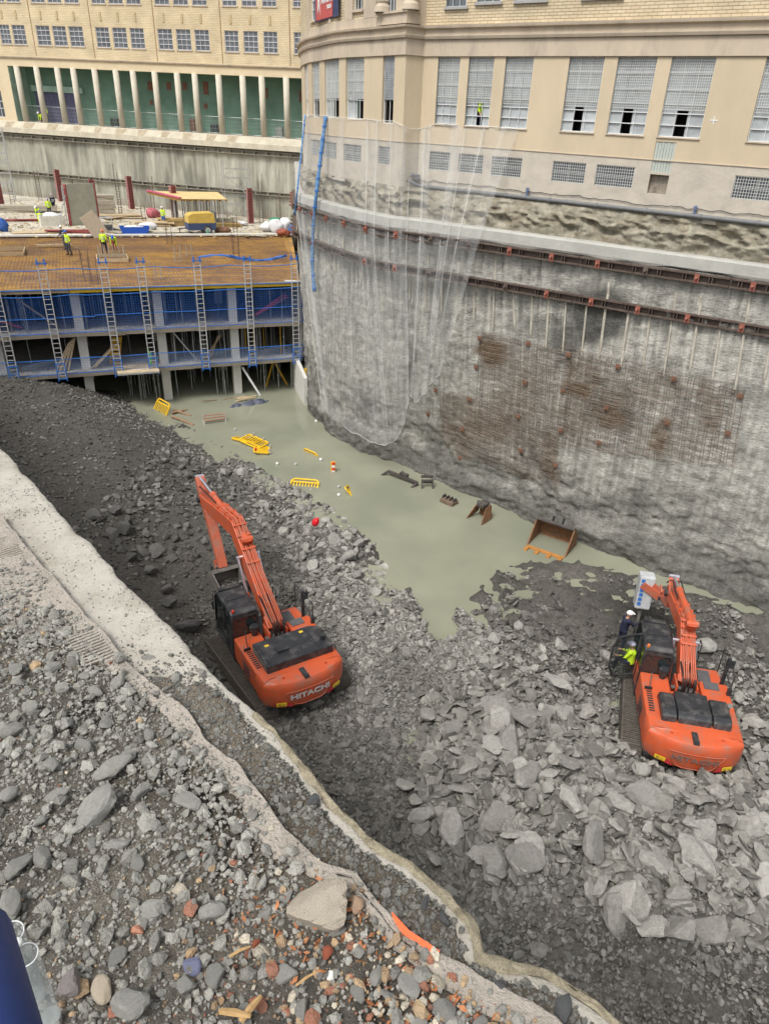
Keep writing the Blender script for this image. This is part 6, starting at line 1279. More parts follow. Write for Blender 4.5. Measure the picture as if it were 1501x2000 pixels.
    for i,(a,b,w_,lb) in enumerate([((430,1975),(490,1985),.03,'short ochre stick lying flat at the bottom edge'),((470,1995),(510,1945),.03,'long ochre splinter leaning across another at the bottom edge'),((578,1925),(618,1898),.012,'thin yellow stick beside the white shard'),((448,1868),(490,1848),.014,'reddish stick near the left brick chunk'),((160,1890),(185,1930),.012,'orange brown splinter above the lilac grey block')]):
        p=at(*a,14.22);q=at(*b,14.25); mb=MB(); mb.tube([p,(p+q)/2+np.array([0,0,.01]),q],[w_*.5,w_*.6,w_*.3],5); tag(mb.build('wood_splinter',WD),lb,'stick')
    LF=pm('dry_leaf',(.42,.17,.07),var=.3,scale=20); r=np.random.RandomState(8); V=[];Fc=[]
    for k in range(420):
        q=(r.normal(960,110),r.normal(1925,45)) if k<260 else (r.normal(690,110),r.normal(1790,70)); p=at(q[0],q[1],14.16); zz,a,b=bankZ(np.array([p[0]]),np.array([p[1]]))
        if b[0]<.02: continue
        p[2]=zz[0]+.02; u=r.normal(size=3)*np.array([1,1,.35]); u/=np.linalg.norm(u); v_=np.cross(u,r.normal(size=3)); v_/=np.linalg.norm(v_); s=r.uniform(.012,.035); i0=len(V); V+= [p-u*s,p+v_*s*.5,p+u*s,p-v_*s*.5]; Fc.append((i0,i0+1,i0+2,i0+3))
    tag(npmesh('dry_leaves',V,Fc,LF),'dry orange leaves and splinters caught along the broken slab edge',kind='stuff')
    # blue post and clear cups, bottom left, close to the viewer
    NB=pm('navy_plastic',(.012,.035,.16),rough=.55,var=.1,bump=.05)
    e=empty('blue_post',(0,0,0),0,'dark blue padded post leaning in at the bottom left corner','post'); mb=MB()
    a=ray(-72,1850)*1.15+OO; b=ray(-42,2060)*.95+OO; d=b-a; c=b+d*2.2; a0=a-d*.15; mb.tube([a0,a,b,c],[.05,.072,.078,.08],20); e.location=tuple(c)
    mb.build('padded_sleeve',NB,e,world=True,smooth=True); mb=MB(); mb.tube([a0-d*.02,a0+d*.03],[.045,.056],20); mb.build('end_cap',NB,e,world=True)
    g,t,b_=newmat('clear_plastic'); b_.inputs['Base Color'].default_value=(.55,.6,.6,1); b_.inputs['Roughness'].default_value=.12; b_.inputs['Alpha'].default_value=.38; rm=pm('cup_rim',(.7,.73,.73),rough=.25,bump=0); rm.node_tree.nodes['Principled BSDF'].inputs['Alpha'].default_value=.85
    def cup(q,dq,r0,label):
        p=OO+ray(*q)*2.1; p2=OO+ray(*dq)*2.35; ax=(p2-p); e=empty('clear_cup',p,0,label,'cup'); mb=MB(); mb.tube([p,p+ax*.5,p2],[r0,r0*.96,r0*.9],24,cap=False); mb.build('wall_of_cup',g,e,world=True,smooth=True,fix=False); mb=MB()
        u=np.cross(ax,(0,0,1)); u/=np.linalg.norm(u); v_=np.cross(u,ax); v_/=np.linalg.norm(v_); mb.tube([p+(u*math.cos(k*math.pi/16)+v_*math.sin(k*math.pi/16))*r0 for k in range(33)],.0022,6); mb.build('rim',rm,e,world=True,smooth=True)
        mb=MB(); mb.tube([p2-ax*.01,p2],r0*.9,24); mb.build('base',g,e,world=True)
    cup((22,1822),(70,1945),.034,'clear plastic cup with a bright rim behind the blue post, upper of two'); cup((50,1865),(100,1985),.034,'clear plastic cup with a bright rim behind the blue post, lower of two')
    p=OO+ray(33,1842)*2.07; mb=MB(); sph(mb,p,.017,6,.8); tag(mb.build('paper_scrap',WHITEF),'crumpled white scrap wedged between the two clear cups','paper')
near_side()
# ================================================================== things on the deck and the upper slab
ZS=8.15
EA=math.atan2(E1[1],E1[0])+math.pi      # heading along the deck front
def at8(x,y,z=ZS): return tuple(at(x,y,z))
def deck_people():
    P=[((137,498),8.06,2.6,'worker in green vest and blue helmet standing on the ochre deck, back to the viewer','stand',HIVIS,GREY,HB),
       ((130,487),8.06,1.3,'worker bending with a load just behind the blue helmeted one on the deck','carry',GREY,GREY,HWH),
       ((206,496),8.06,.2,'worker in orange helmet standing inside the column starter cage','stand',HIVIS,NAVY,HO),
       ((226,492),8.06,3.4,'worker bending double over the column starter cage','bend',HIVIS,cloth('red_sleeves',(.35,.07,.06)),HB),
       ((80,424),8.16,2.9,'worker in yellow jacket and blue trousers with white helmet on the far slab','crouch',HIVIS,BLUT,HWH),
       ((99,424),8.16,3.6,'worker in yellow vest beside a starter cage, left of the two standing together','stand',HIVIS,GREY,HG),
       ((107,415),8.16,1.,'dark dressed worker partly behind the one in the yellow vest','stand',NAVY,NAVY,HG),
       ((81,436),8.16,.5,'worker kneeling low beside the white crate','crouch',HIVIS,HIVIS,HB),
       ((321,441),8.16,2.8,'worker in yellow jacket and white helmet beside the red formwork column','stand',HIVIS,BLUT,HWH)]
    for q,z,rz,lb,po,tp_,lg,ht in P: person(at8(q[0],q[1],z),rz,lb,po,tp_,lg,ht,'site workers')
    p=FL.M(FL.hit(76,228,-.3)[0],16.0,-.9); person(p,2.6,'worker in yellow jacket crouching behind the fence at the left of the colonnade','crouch',HIVIS,NAVY,HWH,'site workers')
    p=FL.M(FL.hit(71,200,-.3)[0],16.0,-1.6); person(p,2.6,'worker in yellow vest standing by the dark doors in the colonnade','stand',HIVIS,NAVY,HWH,'site workers')
    s_=FR.hit(938,235)[0]; p=FR.M(s_,17.62,-.45); n=np.array(FR.M(s_,0,1))-np.array(FR.M(s_,0,0)); person((p[0],p[1],17.62),math.atan2(-n[0],n[1])+1.0,'worker in blue helmet and yellow vest looking out of the open tall window','stand',HIVIS,NAVY,HB,'site workers',vest=False)
    # excavator crew
    M2=X2.matrix_basis
    q=M2@Vector((-1.75,2.55,1.0)); person(tuple(q),X2.rotation_euler[2]-1.2,'person in dark blue and white helmet standing on the right excavator track','reach',NAVY,NAVY,HWH,'site workers',vest=False,fine=True)
    q=M2@Vector((-1.62,.95,1.28)); person(tuple(q),X2.rotation_euler[2]+1.2,'operator in bright green jacket leaning out behind the open cab door','sit',HIVIS,NAVY,HG,'site workers',vest=False,fine=True)
deck_people()
def red_forms():
    PK2=pm('pink_rib',(.46,.27,.25),rough=.7,var=.25)
    def mk(h):
        e=empty('column_formwork')
        for a in range(4):
            c,s=math.cos(a*math.pi/2),math.sin(a*math.pi/2); mb=MB()
            def R(x,y): return (x*c-y*s,x*s+y*c)
            x,y=R(0,.3); mb.obox((x,y,h/2),(.3*c,.3*s,0),(-.02*s,.02*c,0),(0,0,h/2)); f=mb.build('form_panel',pm('form_face',(.13,.085,.075),var=.3),e)
            mb=MB()
            for k in range(int(h/.26)+1): x,y=R(0,.37); mb.obox((x,y,.08+k*.26),(.34*c,.34*s,0),(-.05*s,.05*c,0),(0,0,.035))
            for sx in(-.33,0,.33): x,y=R(sx,.37); mb.obox((x,y,h/2),(.03*c,.03*s,0),(-.055*s,.055*c,0),(0,0,h/2))
            mb.build('rib',PK2 if a%2 else REDF,f)
        return e
    base=[((40,378),'leftmost but one red column formwork, far back by the streaked wall'),((120,393),'red column formwork just left of the pale wall panel'),((188,418),'red column formwork touching the right side of the pale wall panel'),((258,408),'dark red column formwork alone between the wall panel and the yellow table'),((330,398),'red column formwork behind the yellow table'),((343,432),'tallest red column formwork in front of the yellow formwork table'),((490,436),'red column formwork near the right grey wall'),((4,404),'dark red column formwork cut by the left edge of the photo'),((60,345),'thin far red column formwork against the streaked wall at the left'),((183,372),'far red column formwork peeping over the pale wall panel')]
    p=mk(3.3)
    for i,(q,lb) in enumerate(base): e=p if i==0 else copy_tree(p); e.location=at8(*q); e.scale=(.66,.66,1); e.rotation_euler=(0,0,EA+.3*(i%2)); tag(e,lb,'formwork','red column formworks')
    # pale wall panel
    a=np.array(at8(140,441)); b=np.array(at8(190,436)); d=b-a; d/=np.linalg.norm(d); n=np.array([d[1],-d[0],0]); n=n if n[1]<0 else -n; L=3.1
    e=empty('wall_formwork',a,0,'large pale grey wall panel with props standing on the far slab','formwork'); mb=MB(); mb.obox(a+d*L/2+np.array([0,0,1.75]),d*L/2,n*.06,(0,0,1.75)); mb.build('panel_face',pm('panel_grey',(.44,.44,.36),var=.12,scale=1,dirt=(.3,.27,.2),damt=.5),e,world=True)
    mb=MB(); 
    for z in np.arange(.2,3.5,.4): mb.obox(a+d*L/2-n*.12+np.array([0,0,z]),d*L/2,n*.05,(0,0,.05))
    mb.obox(a+np.array([0,0,1.75])-d*.05,d*.05,n*.15,(0,0,1.75)); mb.obox(a+d*L+np.array([0,0,1.75]),d*.05,n*.15,(0,0,1.75)); mb.build('frame',REDF,e,world=True)
    mb=MB()
    for k in range(4): z=.5+k*.9; mb.bar(a-d*.35+np.array([0,0,z]),a-d*.02+np.array([0,0,z]),.06,.06)
    mb.tube([a-d*.4,a-d*.35+np.array([0,0,3.4])],.05,6); mb.tube([a-d*1.2-n*.3,a-d*.1+np.array([0,0,2.6])],.04,6); mb.build('steel_prop',GALV,e,world=True)
red_forms()
def starter(q,z,n,w_,h,label,mat=RUSTB,box=None,seed=1,r0=.014):
    c=np.array(at8(q[0],q[1],z)); e=empty('starter_bar_cage',c,EA,label,'rebar','column starter bars'); mb=MB(); r=np.random.RandomState(seed)
    for i in range(n):
        for j in range(n):
            if 0<i<n-1 and 0<j<n-1: continue
            x,y=(i/(n-1)-.5)*w_,(j/(n-1)-.5)*w_; mb.bar((x,y,0),(x+r.normal(0,.02),y+r.normal(0,.02),h*r.uniform(.85,1.05)),r0*2,r0*2)
    mb.build('vertical_bars',mat,e); mb=MB()
    for z_ in np.arange(.15,h*.6,.25):
        s=w_/2; 
        for a,b in (((-s,-s),(s,-s)),((s,-s),(s,s)),((s,s),(-s,s)),((-s,s),(-s,-s))): mb.bar((a[0],a[1],z_),(b[0],b[1],z_),r0,r0)
    mb.build('links',mat,e)
    if box:
        mb=MB(); s=box
        for a,b in (((-s,-s),(s,-s)),((s,-s),(s,s)),((s,s),(-s,s)),((-s,s),(-s,-s))): mb.bar((a[0],a[1],.12),(b[0],b[1],.12),.06,.24)
        mb.build('timber_kerb',WOOD,e)
def site_stuff():
    PALEB=pm('pale_bars',(.36,.32,.26),var=.2,bump=0)
    starter((220,507),8.05,6,1.7,.95,'dense pale starter bars in a square timber kerb on the ochre deck',PALEB,1.05,1,.02)
    starter((14,494),8.05,2,.5,.2,'low timber kerb with short bars at the left edge of the deck',PALEB,1.2,2)
    for i,(q,h,lb) in enumerate((((172,548),1.9,'tall starter bars on the deck left of the second ladder head'),((186,553),1.6,'leaning starter bars close to the second ladder head'),((348,513),1.3,'pale starter bars in the middle of the deck'),((370,500),.9,'short starter bars right of the deck middle'),((332,476),1.5,'starter bars at the back edge of the deck near the compressor'),((462,505),2.0,'slender starter bars on the right part of the deck'),((310,545),.9,'short starter bars behind the third ladder head'))):
        starter(q,8.05,2,.42,h,lb,RUSTB if i in(0,1,4,5) else PALEB,None,10+i,.016)
    for i,(q,h,lb) in enumerate((((80,392),3.2,'open bar cage rising beside the worker in yellow jacket'),((236,418),4.6,'dark slender column cage standing alone on the far slab'),((205,395),2.6,'thin bar cage behind the pale wall panel'),((512,450),4.8,'tall slender bar cage before the streaked wall at the right'),((460,455),1.6,'short dark bar cage right of the compressor'),((282,433),1.6,'small dark bar cage near the blue skip'),((440,395),3.,'thin bar cage behind the scaffold tower'),((180,395),2.2,'low bar cage behind the tall red formwork'),((150,392),2.2,'bar cage just behind the left edge of the wall panel'),((268,396),2.6,'thin bar cage right of the lone dark red formwork'),((300,410),3.4,'thin tall bar cage left of the yellow table'),((545,440),3.2,'bar cage among the white bags by the grey wall'),((28,408),2.8,'bar cage near the left edge of the far slab'),((405,412),1.8,'low bar cage behind the compressor'),((500,420),2.2,'bar cage beside the rightmost red formwork'))):
        starter(q,8.16,2,.34 if i!=1 else .28,h,lb,RUSTB,None,30+i,.022 if i==1 else .014)
    # yellow formwork table on props
    e=empty('formwork_table',at8(370,425),0,'yellow plywood table formwork raised on many steel props on the far slab','formwork'); zt=10.75; C=[np.array(at8(*q,zt)) for q in ((288,373),(352,388),(443,389),(425,375))]
    mb=MB(); mb.prism([tuple(c[:2]) for c in C],lambda a,b,d:(a,b,d),zt-.05,zt); mb.build('plywood_top',pm('yellow_ply',(.66,.50,.24),var=.18,scale=1.2,dirt=(.45,.28,.13),damt=.4),e,world=True)
    mb=MB(); 
    for k in range(9): u=k/8; a=C[0]*(1-u)+C[3]*u; b=C[1]*(1-u)+C[2]*u; mb.bar(a-[0,0,.15],b-[0,0,.15],.08,.18)
    mb.build('beam',pm('ochre_beam',(.4,.24,.06),var=.2),e,world=True); r=np.random.RandomState(6)
    PP=GALV
    for k in range(34):
        u,v_=r.rand(),r.rand(); p=(C[0]*(1-u)+C[3]*u)*(1-v_)+(C[1]*(1-u)+C[2]*u)*v_; MB().tube([(p[0],p[1],8.15),(p[0],p[1],zt-.1)],.05,6).build('prop',PP,e,world=True)
    mb=MB(); mb.bar(C[0]+[0,0,.05],C[1]+[0,0,.05],.3,.12); mb.build('red_edge_rail',PK_() ,e,world=True)
    # scaffold tower
    c=np.array(at8(465,428)); e=empty('scaffold_tower',c,EA,'thin silver scaffold tower standing before the streaked far wall','scaffold'); mb=MB(); W_=2.6
    for x in(-W_/2,W_/2):
        for y in(-.7,.7): mb.tube([(x,y,0),(x,y,5.6)],.035,6)
    mb.build('standards',GALV,e); mb=MB()
    for z in np.arange(.6,5.6,.85):
        for y in(-.7,.7): mb.bar((-W_/2,y,z),(W_/2,y,z),.05,.05)
        for x in(-W_/2,W_/2): mb.bar((x,-.7,z),(x,.7,z),.05,.05)
    mb.build('ledgers',GALV,e); mb=MB(); mb.bar((-W_/2,-.7,.3),(W_/2,-.7,2.3),.05,.05); mb.bar((W_/2,-.7,2.3),(-W_/2,-.7,4.3),.05,.05); mb.bar((-W_/2,-.7,4.3),(W_/2,-.7,5.4),.05,.05); mb.build('braces',GALV,e)
    c=np.array(at8(8,392)); e=empty('scaffold_tower',c,EA,'silver stair scaffold at the far left beside the streaked wall','scaffold'); mb=MB()
    for x in(-1.2,1.2):
        for y in(-.6,.6): mb.tube([(x,y,0),(x,y,7.2)],.04,6)
    for z in np.arange(.8,7.2,1.): 
        for y in(-.6,.6): mb.bar((-1.2,y,z),(1.2,y,z),.06,.06)
    mb.build('frame',GALV,e); mb=MB(); 
    for k in range(3): mb.bar((-1.2,-.6,k*2.2+.3),(1.2,-.6,k*2.2+2.2),.07,.07)
    mb.build('braces',GALV,e)
    # compressor
    c=at8(393,456); e=empty('air_compressor',c,EA+.1,'yellow and dark blue towed air compressor standing by the deck edge','compressor'); CY=pm('compressor_yellow',(.62,.44,.10),rough=.5,var=.12,dirt=(.4,.3,.15),damt=.4); CN=pm('compressor_navy',(.05,.075,.16),rough=.5,var=.15)
    mb=MB(); mb.prism([(-1.25,.95),(1.25,.95),(1.2,1.7),(.95,1.85),(-.8,1.8),(-1.2,1.6)],lambda x,z,y:(x,y,z),-.65,.65); mb.build('canopy',CY,e,bevel=.05); mb=MB(); mb.prism([(-1.27,.35),(1.2,.35),(1.3,.95),(-1.27,.95)],lambda x,z,y:(x,y,z),-.66,.66); mb.build('chassis',CN,e,bevel=.04)
    mb=MB(); mb.tube([(1.22,-.6,.95),(1.25,-.6,1.85),(.95,-.6,2.)],.05,6); mb.build('roll_guard',CN,e)
    for y in(-.72,.72):
        mb=MB(); mb.tube([(.45,y-.1,.38),(.45,y+.1,.38)],.38,18); w_=mb.build('tyre',BLK,e,bevel=.03); mb=MB(); mb.tube([(.45,y-.12,.38),(.45,y+.12,.38)],.24,14); mb.build('rim',GALV,w_)
    mb=MB(); mb.tube([(-1.25,0,.5),(-2.0,0,.45)],.05,6); mb.tube([(-1.9,0,.5),(-1.9,0,0)],.04,6); mb.build('tow_bar',BLK,e)
    # blue skip with white sack
    c=at8(264,456); e=empty('mortar_skip',c,EA,'blue open skip heaped with white powder near the deck edge','skip'); mb=MB()
    for s_ in(-1,1): mb.prism([(-1.0,0),(1.0,0),(1.25,.6),(-1.25,.6)],lambda x,z,y:(x,y,z),s_*.5-.03,s_*.5+.03); mb.obox((s_*1.12,0,.3),(.03,0,0),(0,.5,0),(s_*.12,0,.3))
    mb.box(-1.,-.5,0,1.,.5,.05); mb.build('tub',pm('skip_blue',(.02,.09,.45),rough=.5,var=.15),e); v,f=rockshape(5,2,9,.7); npmesh('powder_heap',v*[.9,.4,.25]+[0,0,.5],f,pm('white_powder',(.62,.63,.62),var=.1),None,True,parent=e)
    # sacks and bags
    WB_=pm('white_bag',(.66,.66,.67),rough=.8,var=.12,scale=3,bump=.5,bscale=6); 
    def blob(q,s,mat,label,name,cat,seed,group=None,z=ZS):
        r=np.random.RandomState(seed); v,f=ico(3); nz=fbm(v[:,0]*1.6+seed,v[:,1]*1.6,v[:,2]*1.6,seed,3)*.22; v=v*(1+nz)[:,None]*np.array(s); v[:,2]+=s[2]*.8; o=npmesh(name,v,f,mat,smooth=True); o.location=at8(q[0],q[1],z); o.rotation_euler=(0,0,r.uniform(0,3)); tag(o,label,cat,group); return o
    blob((522,452),(.75,.6,.5),WB_,'big white bag left of the green cloth by the grey wall','bulk_bag','bag',1,'white bulk bags'); blob((540,454),(.9,.7,.7),WB_,'big white bag under the green cloth','bulk_bag','bag',2,'white bulk bags'); blob((557,453),(.9,.8,.7),WB_,'big white bag nearest the grey wall','bulk_bag','bag',3,'white bulk bags')
    blob((537,437),(.6,.4,.3),pm('green_cloth',(.02,.22,.12),var=.3),'green cloth lying on the white bags','tarpaulin','cloth',4,z=8.9); blob((289,450),(.9,.5,.4),WB_,'crumpled white sheet beside the blue skip','plastic_sheet','sheet',5); blob((471,440),(.7,.5,.25),WB_,'low white sheet near the scaffold tower','plastic_sheet','sheet',6); blob((553,460),(.7,.45,.35),pm('rust_heap',(.28,.08,.05),var=.4,bump=.8),'rusty red heap of fittings beside the white bags','scrap_heap','heap',7); blob((570,458),(.4,.4,.5),pm('blue_drum_',(.06,.12,.25),var=.3),'small blue bundle against the grey wall','bundle','bundle',8)
    blob((432,455),(.9,.5,.3),pm('brown_heap',(.20,.10,.06),var=.4,bump=.8),'brown heap of tie wire behind the compressor','wire_heap','heap',9); blob((415,457),(.22,.22,.3),WB_,'small white sack next to the compressor wheel','sack','sack',10); blob((300,425),(.7,.6,.5),pm('pink_heap',(.42,.12,.14),var=.4,bump=.8),'pink red heap of clamps near the working man in yellow','clamp_heap','heap',11); blob((406,458),(.18,.18,.3),pm('green_drum',(.08,.3,.2)),'small green bucket under the compressor','bucket','bucket',12)
    # white crate, timber stacks, loose boards
    c=at8(104,440); e=empty('crate',c,EA+.15,'white wooden crate filled with white bags left of the wall panel','crate'); mb=MB(); 
    for s_ in(-1,1): mb.box(-1.0,s_*.6-.03,0,1.0,s_*.6+.03,.85); mb.box(s_*1.-.03,-.6,0,s_*1.+.03,.6,.85)
    mb.box(-1,-.6,.02,1,.6,.06); mb.build('sides',pm('crate_white',(.62,.60,.52),var=.1,dirt=(.4,.35,.25),damt=.4),e); v,f=rockshape(8,2,9,.7); npmesh('white_bags',v*[.85,.5,.35]+[0,0,.8],f,WB_,smooth=True,parent=e)
    def stack(q,L,W_,n,rz,label,mat=None,h=.06,seed=0,jit=.05):
        r=np.random.RandomState(seed); e=empty('timber_stack',at8(*q),EA+rz,label,'timber','stacks of boards')
        for k in range(n): mb=MB(); y=r.normal(0,jit); mb.obox((r.normal(0,jit*2),y,h/2+k*h*1.1),(L/2*math.cos(jit*r.randn()),L/2*jit*r.randn(),0),(0,W_/2,0),(0,0,h/2)); mb.build('board',mat or WOOD,e)
    GB=pm('grey_board',(.42,.38,.30),var=.25,stretch=(1,1,4),orand=.2)
    stack((205,421),2.2,1.2,14,0,'square pile of pale boards right of the wall panel',GB,.13,1,.04); stack((245,425),4.,1.4,4,.3,'spread pale boards behind the blue skip',WOOD,.07,2,.25); stack((300,442),3.2,.8,5,-.1,'low ochre board pile between the skip and the compressor',WOOD,.08,3,.1); stack((360,440),5,.9,6,.05,'long ochre board pile behind the compressor',pm('ochre_board',(.46,.33,.14),var=.2),.1,4,.08); stack((425,443),4,.9,4,.05,'ochre boards right of the compressor',pm('ochre_board',(.46,.33,.14)),.09,5,.1)
    stack((215,450),3,1.2,4,-.5,'grey boards near the tilted panel on the far slab',GB,.07,6,.3); stack((50,414),6,1.5,3,.02,'long pale beam lying on the far slab at the left',GB,.2,7,.05); stack((60,432),5,.3,2,.02,'long dark rail lying across the left of the far slab',REDF,.1,8,.05); stack((150,455),4.5,.6,3,-.2,'rusty frame and boards lying near the deck edge',REDF,.08,9,.12); stack((90,455),4,1.4,2,.1,'flat ochre sheets lying at the left of the far slab',WOOD,.04,10,.4); stack((335,455),4,.9,3,0.,'grey sheets lying left of the compressor',GB,.05,11,.3); stack((480,458),4,1.,2,.1,'flat grey sheets lying right of the compressor',GB,.04,12,.4); stack((105,480),2.6,.25,2,.1,'pale plank lying on the ochre deck behind the workers',WOOD,.05,13,.05)
    c=np.array(at8(187,462)); e=empty('tilted_panel',c,EA,'pale rectangular board leaning diagonally at the back of the deck','board'); mb=MB(); mb.obox((0,0,.95),(.55,0,.35),(0,.03,.0),(-.5,.0,.85)); mb.build('board_face',pm('pale_board',(.50,.43,.33),var=.12),e); mb=MB(); mb.obox((0,.12,.9),(.06,0,0),(0,.1,0),(0,0,.85)); mb.build('strut',WOOD,e)
    c=np.array(at8(210,453)); e=empty('site_machine',c,EA,'small dark framed site machine behind the orange helmeted worker','machine'); mb=MB(); mb.box(-.5,-.3,.1,.5,.3,.6); mb.build('motor_box',pm('dark_machine',(.07,.07,.07),var=.4),e,bevel=.04); mb=MB()
    for x in(-.5,.5):
        for y in(-.3,.3): mb.tube([(x,y,0),(x,y,1.2)],.035,6)
    for y in(-.3,.3): mb.tube([(-.5,y,1.2),(.5,y,1.2)],.035,6)
    mb.build('tube_frame',GALV,e)
    tag(empty_stuff(),'scattered offcuts and grit on the far slab',kind='stuff')
    # blue net heap & dark bars at left edge
    blob((6,452),(.5,.4,.6),pm('blue_net_heap',(.03,.10,.35),var=.4,bump=.8),'blue net bundle heaped at the left edge of the slab','net_bundle','safety net',21)
def PK_(): return pm('pink_metal',(.50,.10,.17))
def empty_stuff():
    r=np.random.RandomState(44); n=3200; x=r.uniform(0,565,n); y=r.uniform(392,463,n); C=np.array([at(a,b,8.17) for a,b in zip(x,y)]); g=r.uniform(.4,1.5,n); T=np.stack([g*1.1,g,g*.8],1)
    return scatter('slab_debris',pm('debris',(.36,.31,.22),tint=True,var=.2),C,.05+.22*r.rand(n)**2.5,(.1,.35),9,1,T,.15)
site_stuff()
# ================================================================== things in the water
def water_things():
    YB=pm('barrier_yellow',(.80,.50,.02),rough=.45,var=.06,bump=.03); RW=pm('reflect_red',(.70,.06,.03),rough=.4,bump=0); FT=pm('foot_grey',(.42,.43,.42),rough=.6)
    def barrier(px,py,rz,pitch,roll,label,z=.25,L=1.55,H=.95,plate=False):
        e=empty('plastic_barrier',at(px,py,z),0,label,'barrier','yellow plastic barriers in the water'); e.rotation_euler=(pitch,roll,rz); mb=MB(); h=H/2; l=L/2
        pts=[(-l,-h+.08),(-l+.1,-h),(l-.1,-h),(l,-h+.08),(l,h-.15),(l-.15,h),(-l+.15,h),(-l,h-.15)]
        for a,b in zip(pts,pts[1:]+pts[:1]): mb.bar((a[0],a[1],0),(b[0],b[1],0),.09,.07)
        mb.bar((-l,h-.2,0),(l,h-.2,0),.08,.05); mb.build('frame',YB,e,bevel=.01); mb=MB()
        for k in range(1,9): x=-l+L*k/9; mb.bar((x,-h,0),(x,h-.2,0),.055,.04)
        mb.build('slats',YB,e)
        for sx in(-.45,.45): mb=MB(); mb.bar((sx,-h,-.2),(sx,-h,.22),.07,.1); mb.build('foot',FT,e)
        if plate: 
            mb=MB(); 
            for k in range(2): mb.obox((-.25+.3*k,h-.1,.045),(.09,0,0),(0,.07,0),(0,0,.008))
            mb.build('reflector',RW,e)
    barrier(316,797,-.75,1.05,.0,'yellow barrier leaning on the heap edge beside wet planks',.45,1.6,1.0)
    barrier(482,858,2.7,.18,.05,'yellow barrier floating beneath another, upper left of the crossed pair',.25,1.7,1.05)
    barrier(495,862,2.55,-.12,-.05,'yellow barrier lying across its neighbour in the middle of the water',.38,1.7,.9)
    barrier(511,878,1.75,.1,.1,'yellow barrier with a red and white plate, lower right of the crossed group',.3,1.2,.9,True)
    barrier(609,891,2.45,1.25,0,'small yellow barrier mostly sunk, just its top bar slanting out',.0,1.2,.8)
    barrier(594,948,-.05,.42,.0,'yellow barrier floating flat near the grey blocks',.22,1.5,.85)
    barrier(687,962,1.5,.75,.3,'yellow barrier sinking on edge, its slats fading into the water',.1,1.0,.9)
    # striped stub
    e=empty('striped_barrier_end',at(651,918,.3),0,'red and white striped barrier end standing out of the water','barrier'); 
    for k in range(4): mb=MB(); mb.obox((0,.0,-.1+.17*k),(.09,0,0),(0,.04,0),(0,0,.083)); mb.build('stripe',RW if k%2 else WHITEF,e)
    mb=MB(); mb.obox((-.02,.05,.15),(.14,0,0),(0,.03,0),(0,0,.36)); mb.build('barrier_end',YB,e,bevel=.02)
    WP=pm('wet_plank',(.30,.19,.12),rough=.6,var=.3,stretch=(1,1,4))
    for i,(a,b,lb) in enumerate((((335,806),(365,800),'short brown plank beside the leaning yellow barrier'),((335,812),(378,830),'long brown plank sliding into the water by the leaning barrier'),((340,800),(372,812),'middle brown plank of the three beside the leaning barrier'),((395,783),(425,781),'thin floating stick under the frame building'))):
        p=at(*a,.35);q=at(*b,.22); tag(MB().bar(p,q,.2 if i<3 else .05,.05).build('wet_plank',WP),lb,'plank')
    # half sunk red bench frame
    e=empty('sunken_bench',at(420,828,.1),math.atan2(*(at(440,823,.2)-at(400,828,.2))[[1,0]]),'faded red bench frame standing in shallow water','bench'); FR_=pm('faded_red',(.36,.17,.12),rough=.7,var=.2); mb=MB()
    for z,y in((.55,.25),(.42,.12),(.3,-.05)): mb.bar((-.75,y,z),(.75,y,z),.09,.04)
    mb.build('slats',FR_,e); mb=MB(); 
    for x in(-.7,.7): mb.bar((x,-.1,-.2),(x,-.1,.3),.05,.05); mb.bar((x,.25,.1),(x,.25,.6),.05,.05)
    mb.build('legs',WHITEF,e)
    # tarpaulin and timber heap at column foot
    r=np.random.RandomState(5); TP=pm('slate_blue_tarp',(.085,.095,.13),rough=.5,var=.4,scale=4,bump=.6,bscale=9); c=at(485,788,.25); d=at(520,783,.25)-at(450,795,.25); d/=np.linalg.norm(d); n_=np.array([-d[1],d[0],0]); nu,nv=70,18; G=np.zeros((nu,nv,3))
    for i in range(nu):
        for j in range(nv):
            u=(i/(nu-1)-.5)*2; v_=(j/(nv-1)-.5)*2; wd=.45*(1-u*u)**.5*(1.1+.5*float(vn(u*3,0,0,2)))*(.45+.55*sstep(-1,.2,u)); p=c+d*u*1.55+n_*(v_*wd+.12*float(vn(u*2,1,0,3))); h=.28*(1-v_*v_)*(1-u*u)**.5*(.6+.5*sstep(-.5,.6,u))+.09*float(fbm(p[0]*3,p[1]*3,0,4,3)); G[i,j]=(p[0],p[1],.16+max(-.05,h))
    o=npmesh('tarpaulin',G.reshape(-1,3),gridfaces(nu,nv),TP,smooth=True); tag(o,'crumpled blue grey tarpaulin floating by the white column','tarpaulin')
    mb=MB()
    for k in range(6): a=at(455+r.uniform(0,20),781+r.uniform(-4,4),.3); b=a+d*r.uniform(.6,1.6)+np.array([0,0,r.uniform(-.05,.1)]); mb.bar(a,b,.09,.04)
    e=empty('driftwood',at(470,778,.2),0,'pale broken boards heaped at the foot of the right white column','timber'); mb.build('boards',WOOD,e,world=True); mb=MB(); a=at(435,780,.22); mb.bar(a,a+d*1.7+n_*-.2,.09,.04); mb.build('loose_board',WP,e,world=True)
    tag(MB().obox(at(652,846,.25),(.16,.04,0),(-.03,.12,0),(0,0,.07)).build('floating_box',pm('pale_green_box',(.45,.47,.33),var=.3,scale=9),bevel=.03),'small pale box floating close to the grey wall','box')
    for i,q in enumerate(((617,822),(527,884),(541,905),(577,906),(626,897),(661,950),(661,966),(459,838))): mb=MB(); mb.tube([tuple(at(*q,.12)),tuple(at(*q,.3))],[.07,.09],7); tag(mb.build('floating_debris',FT if i%2 else WHITEF,bevel=.02),'small pale barrier foot bobbing in the muddy water','debris','small floating barrier feet')
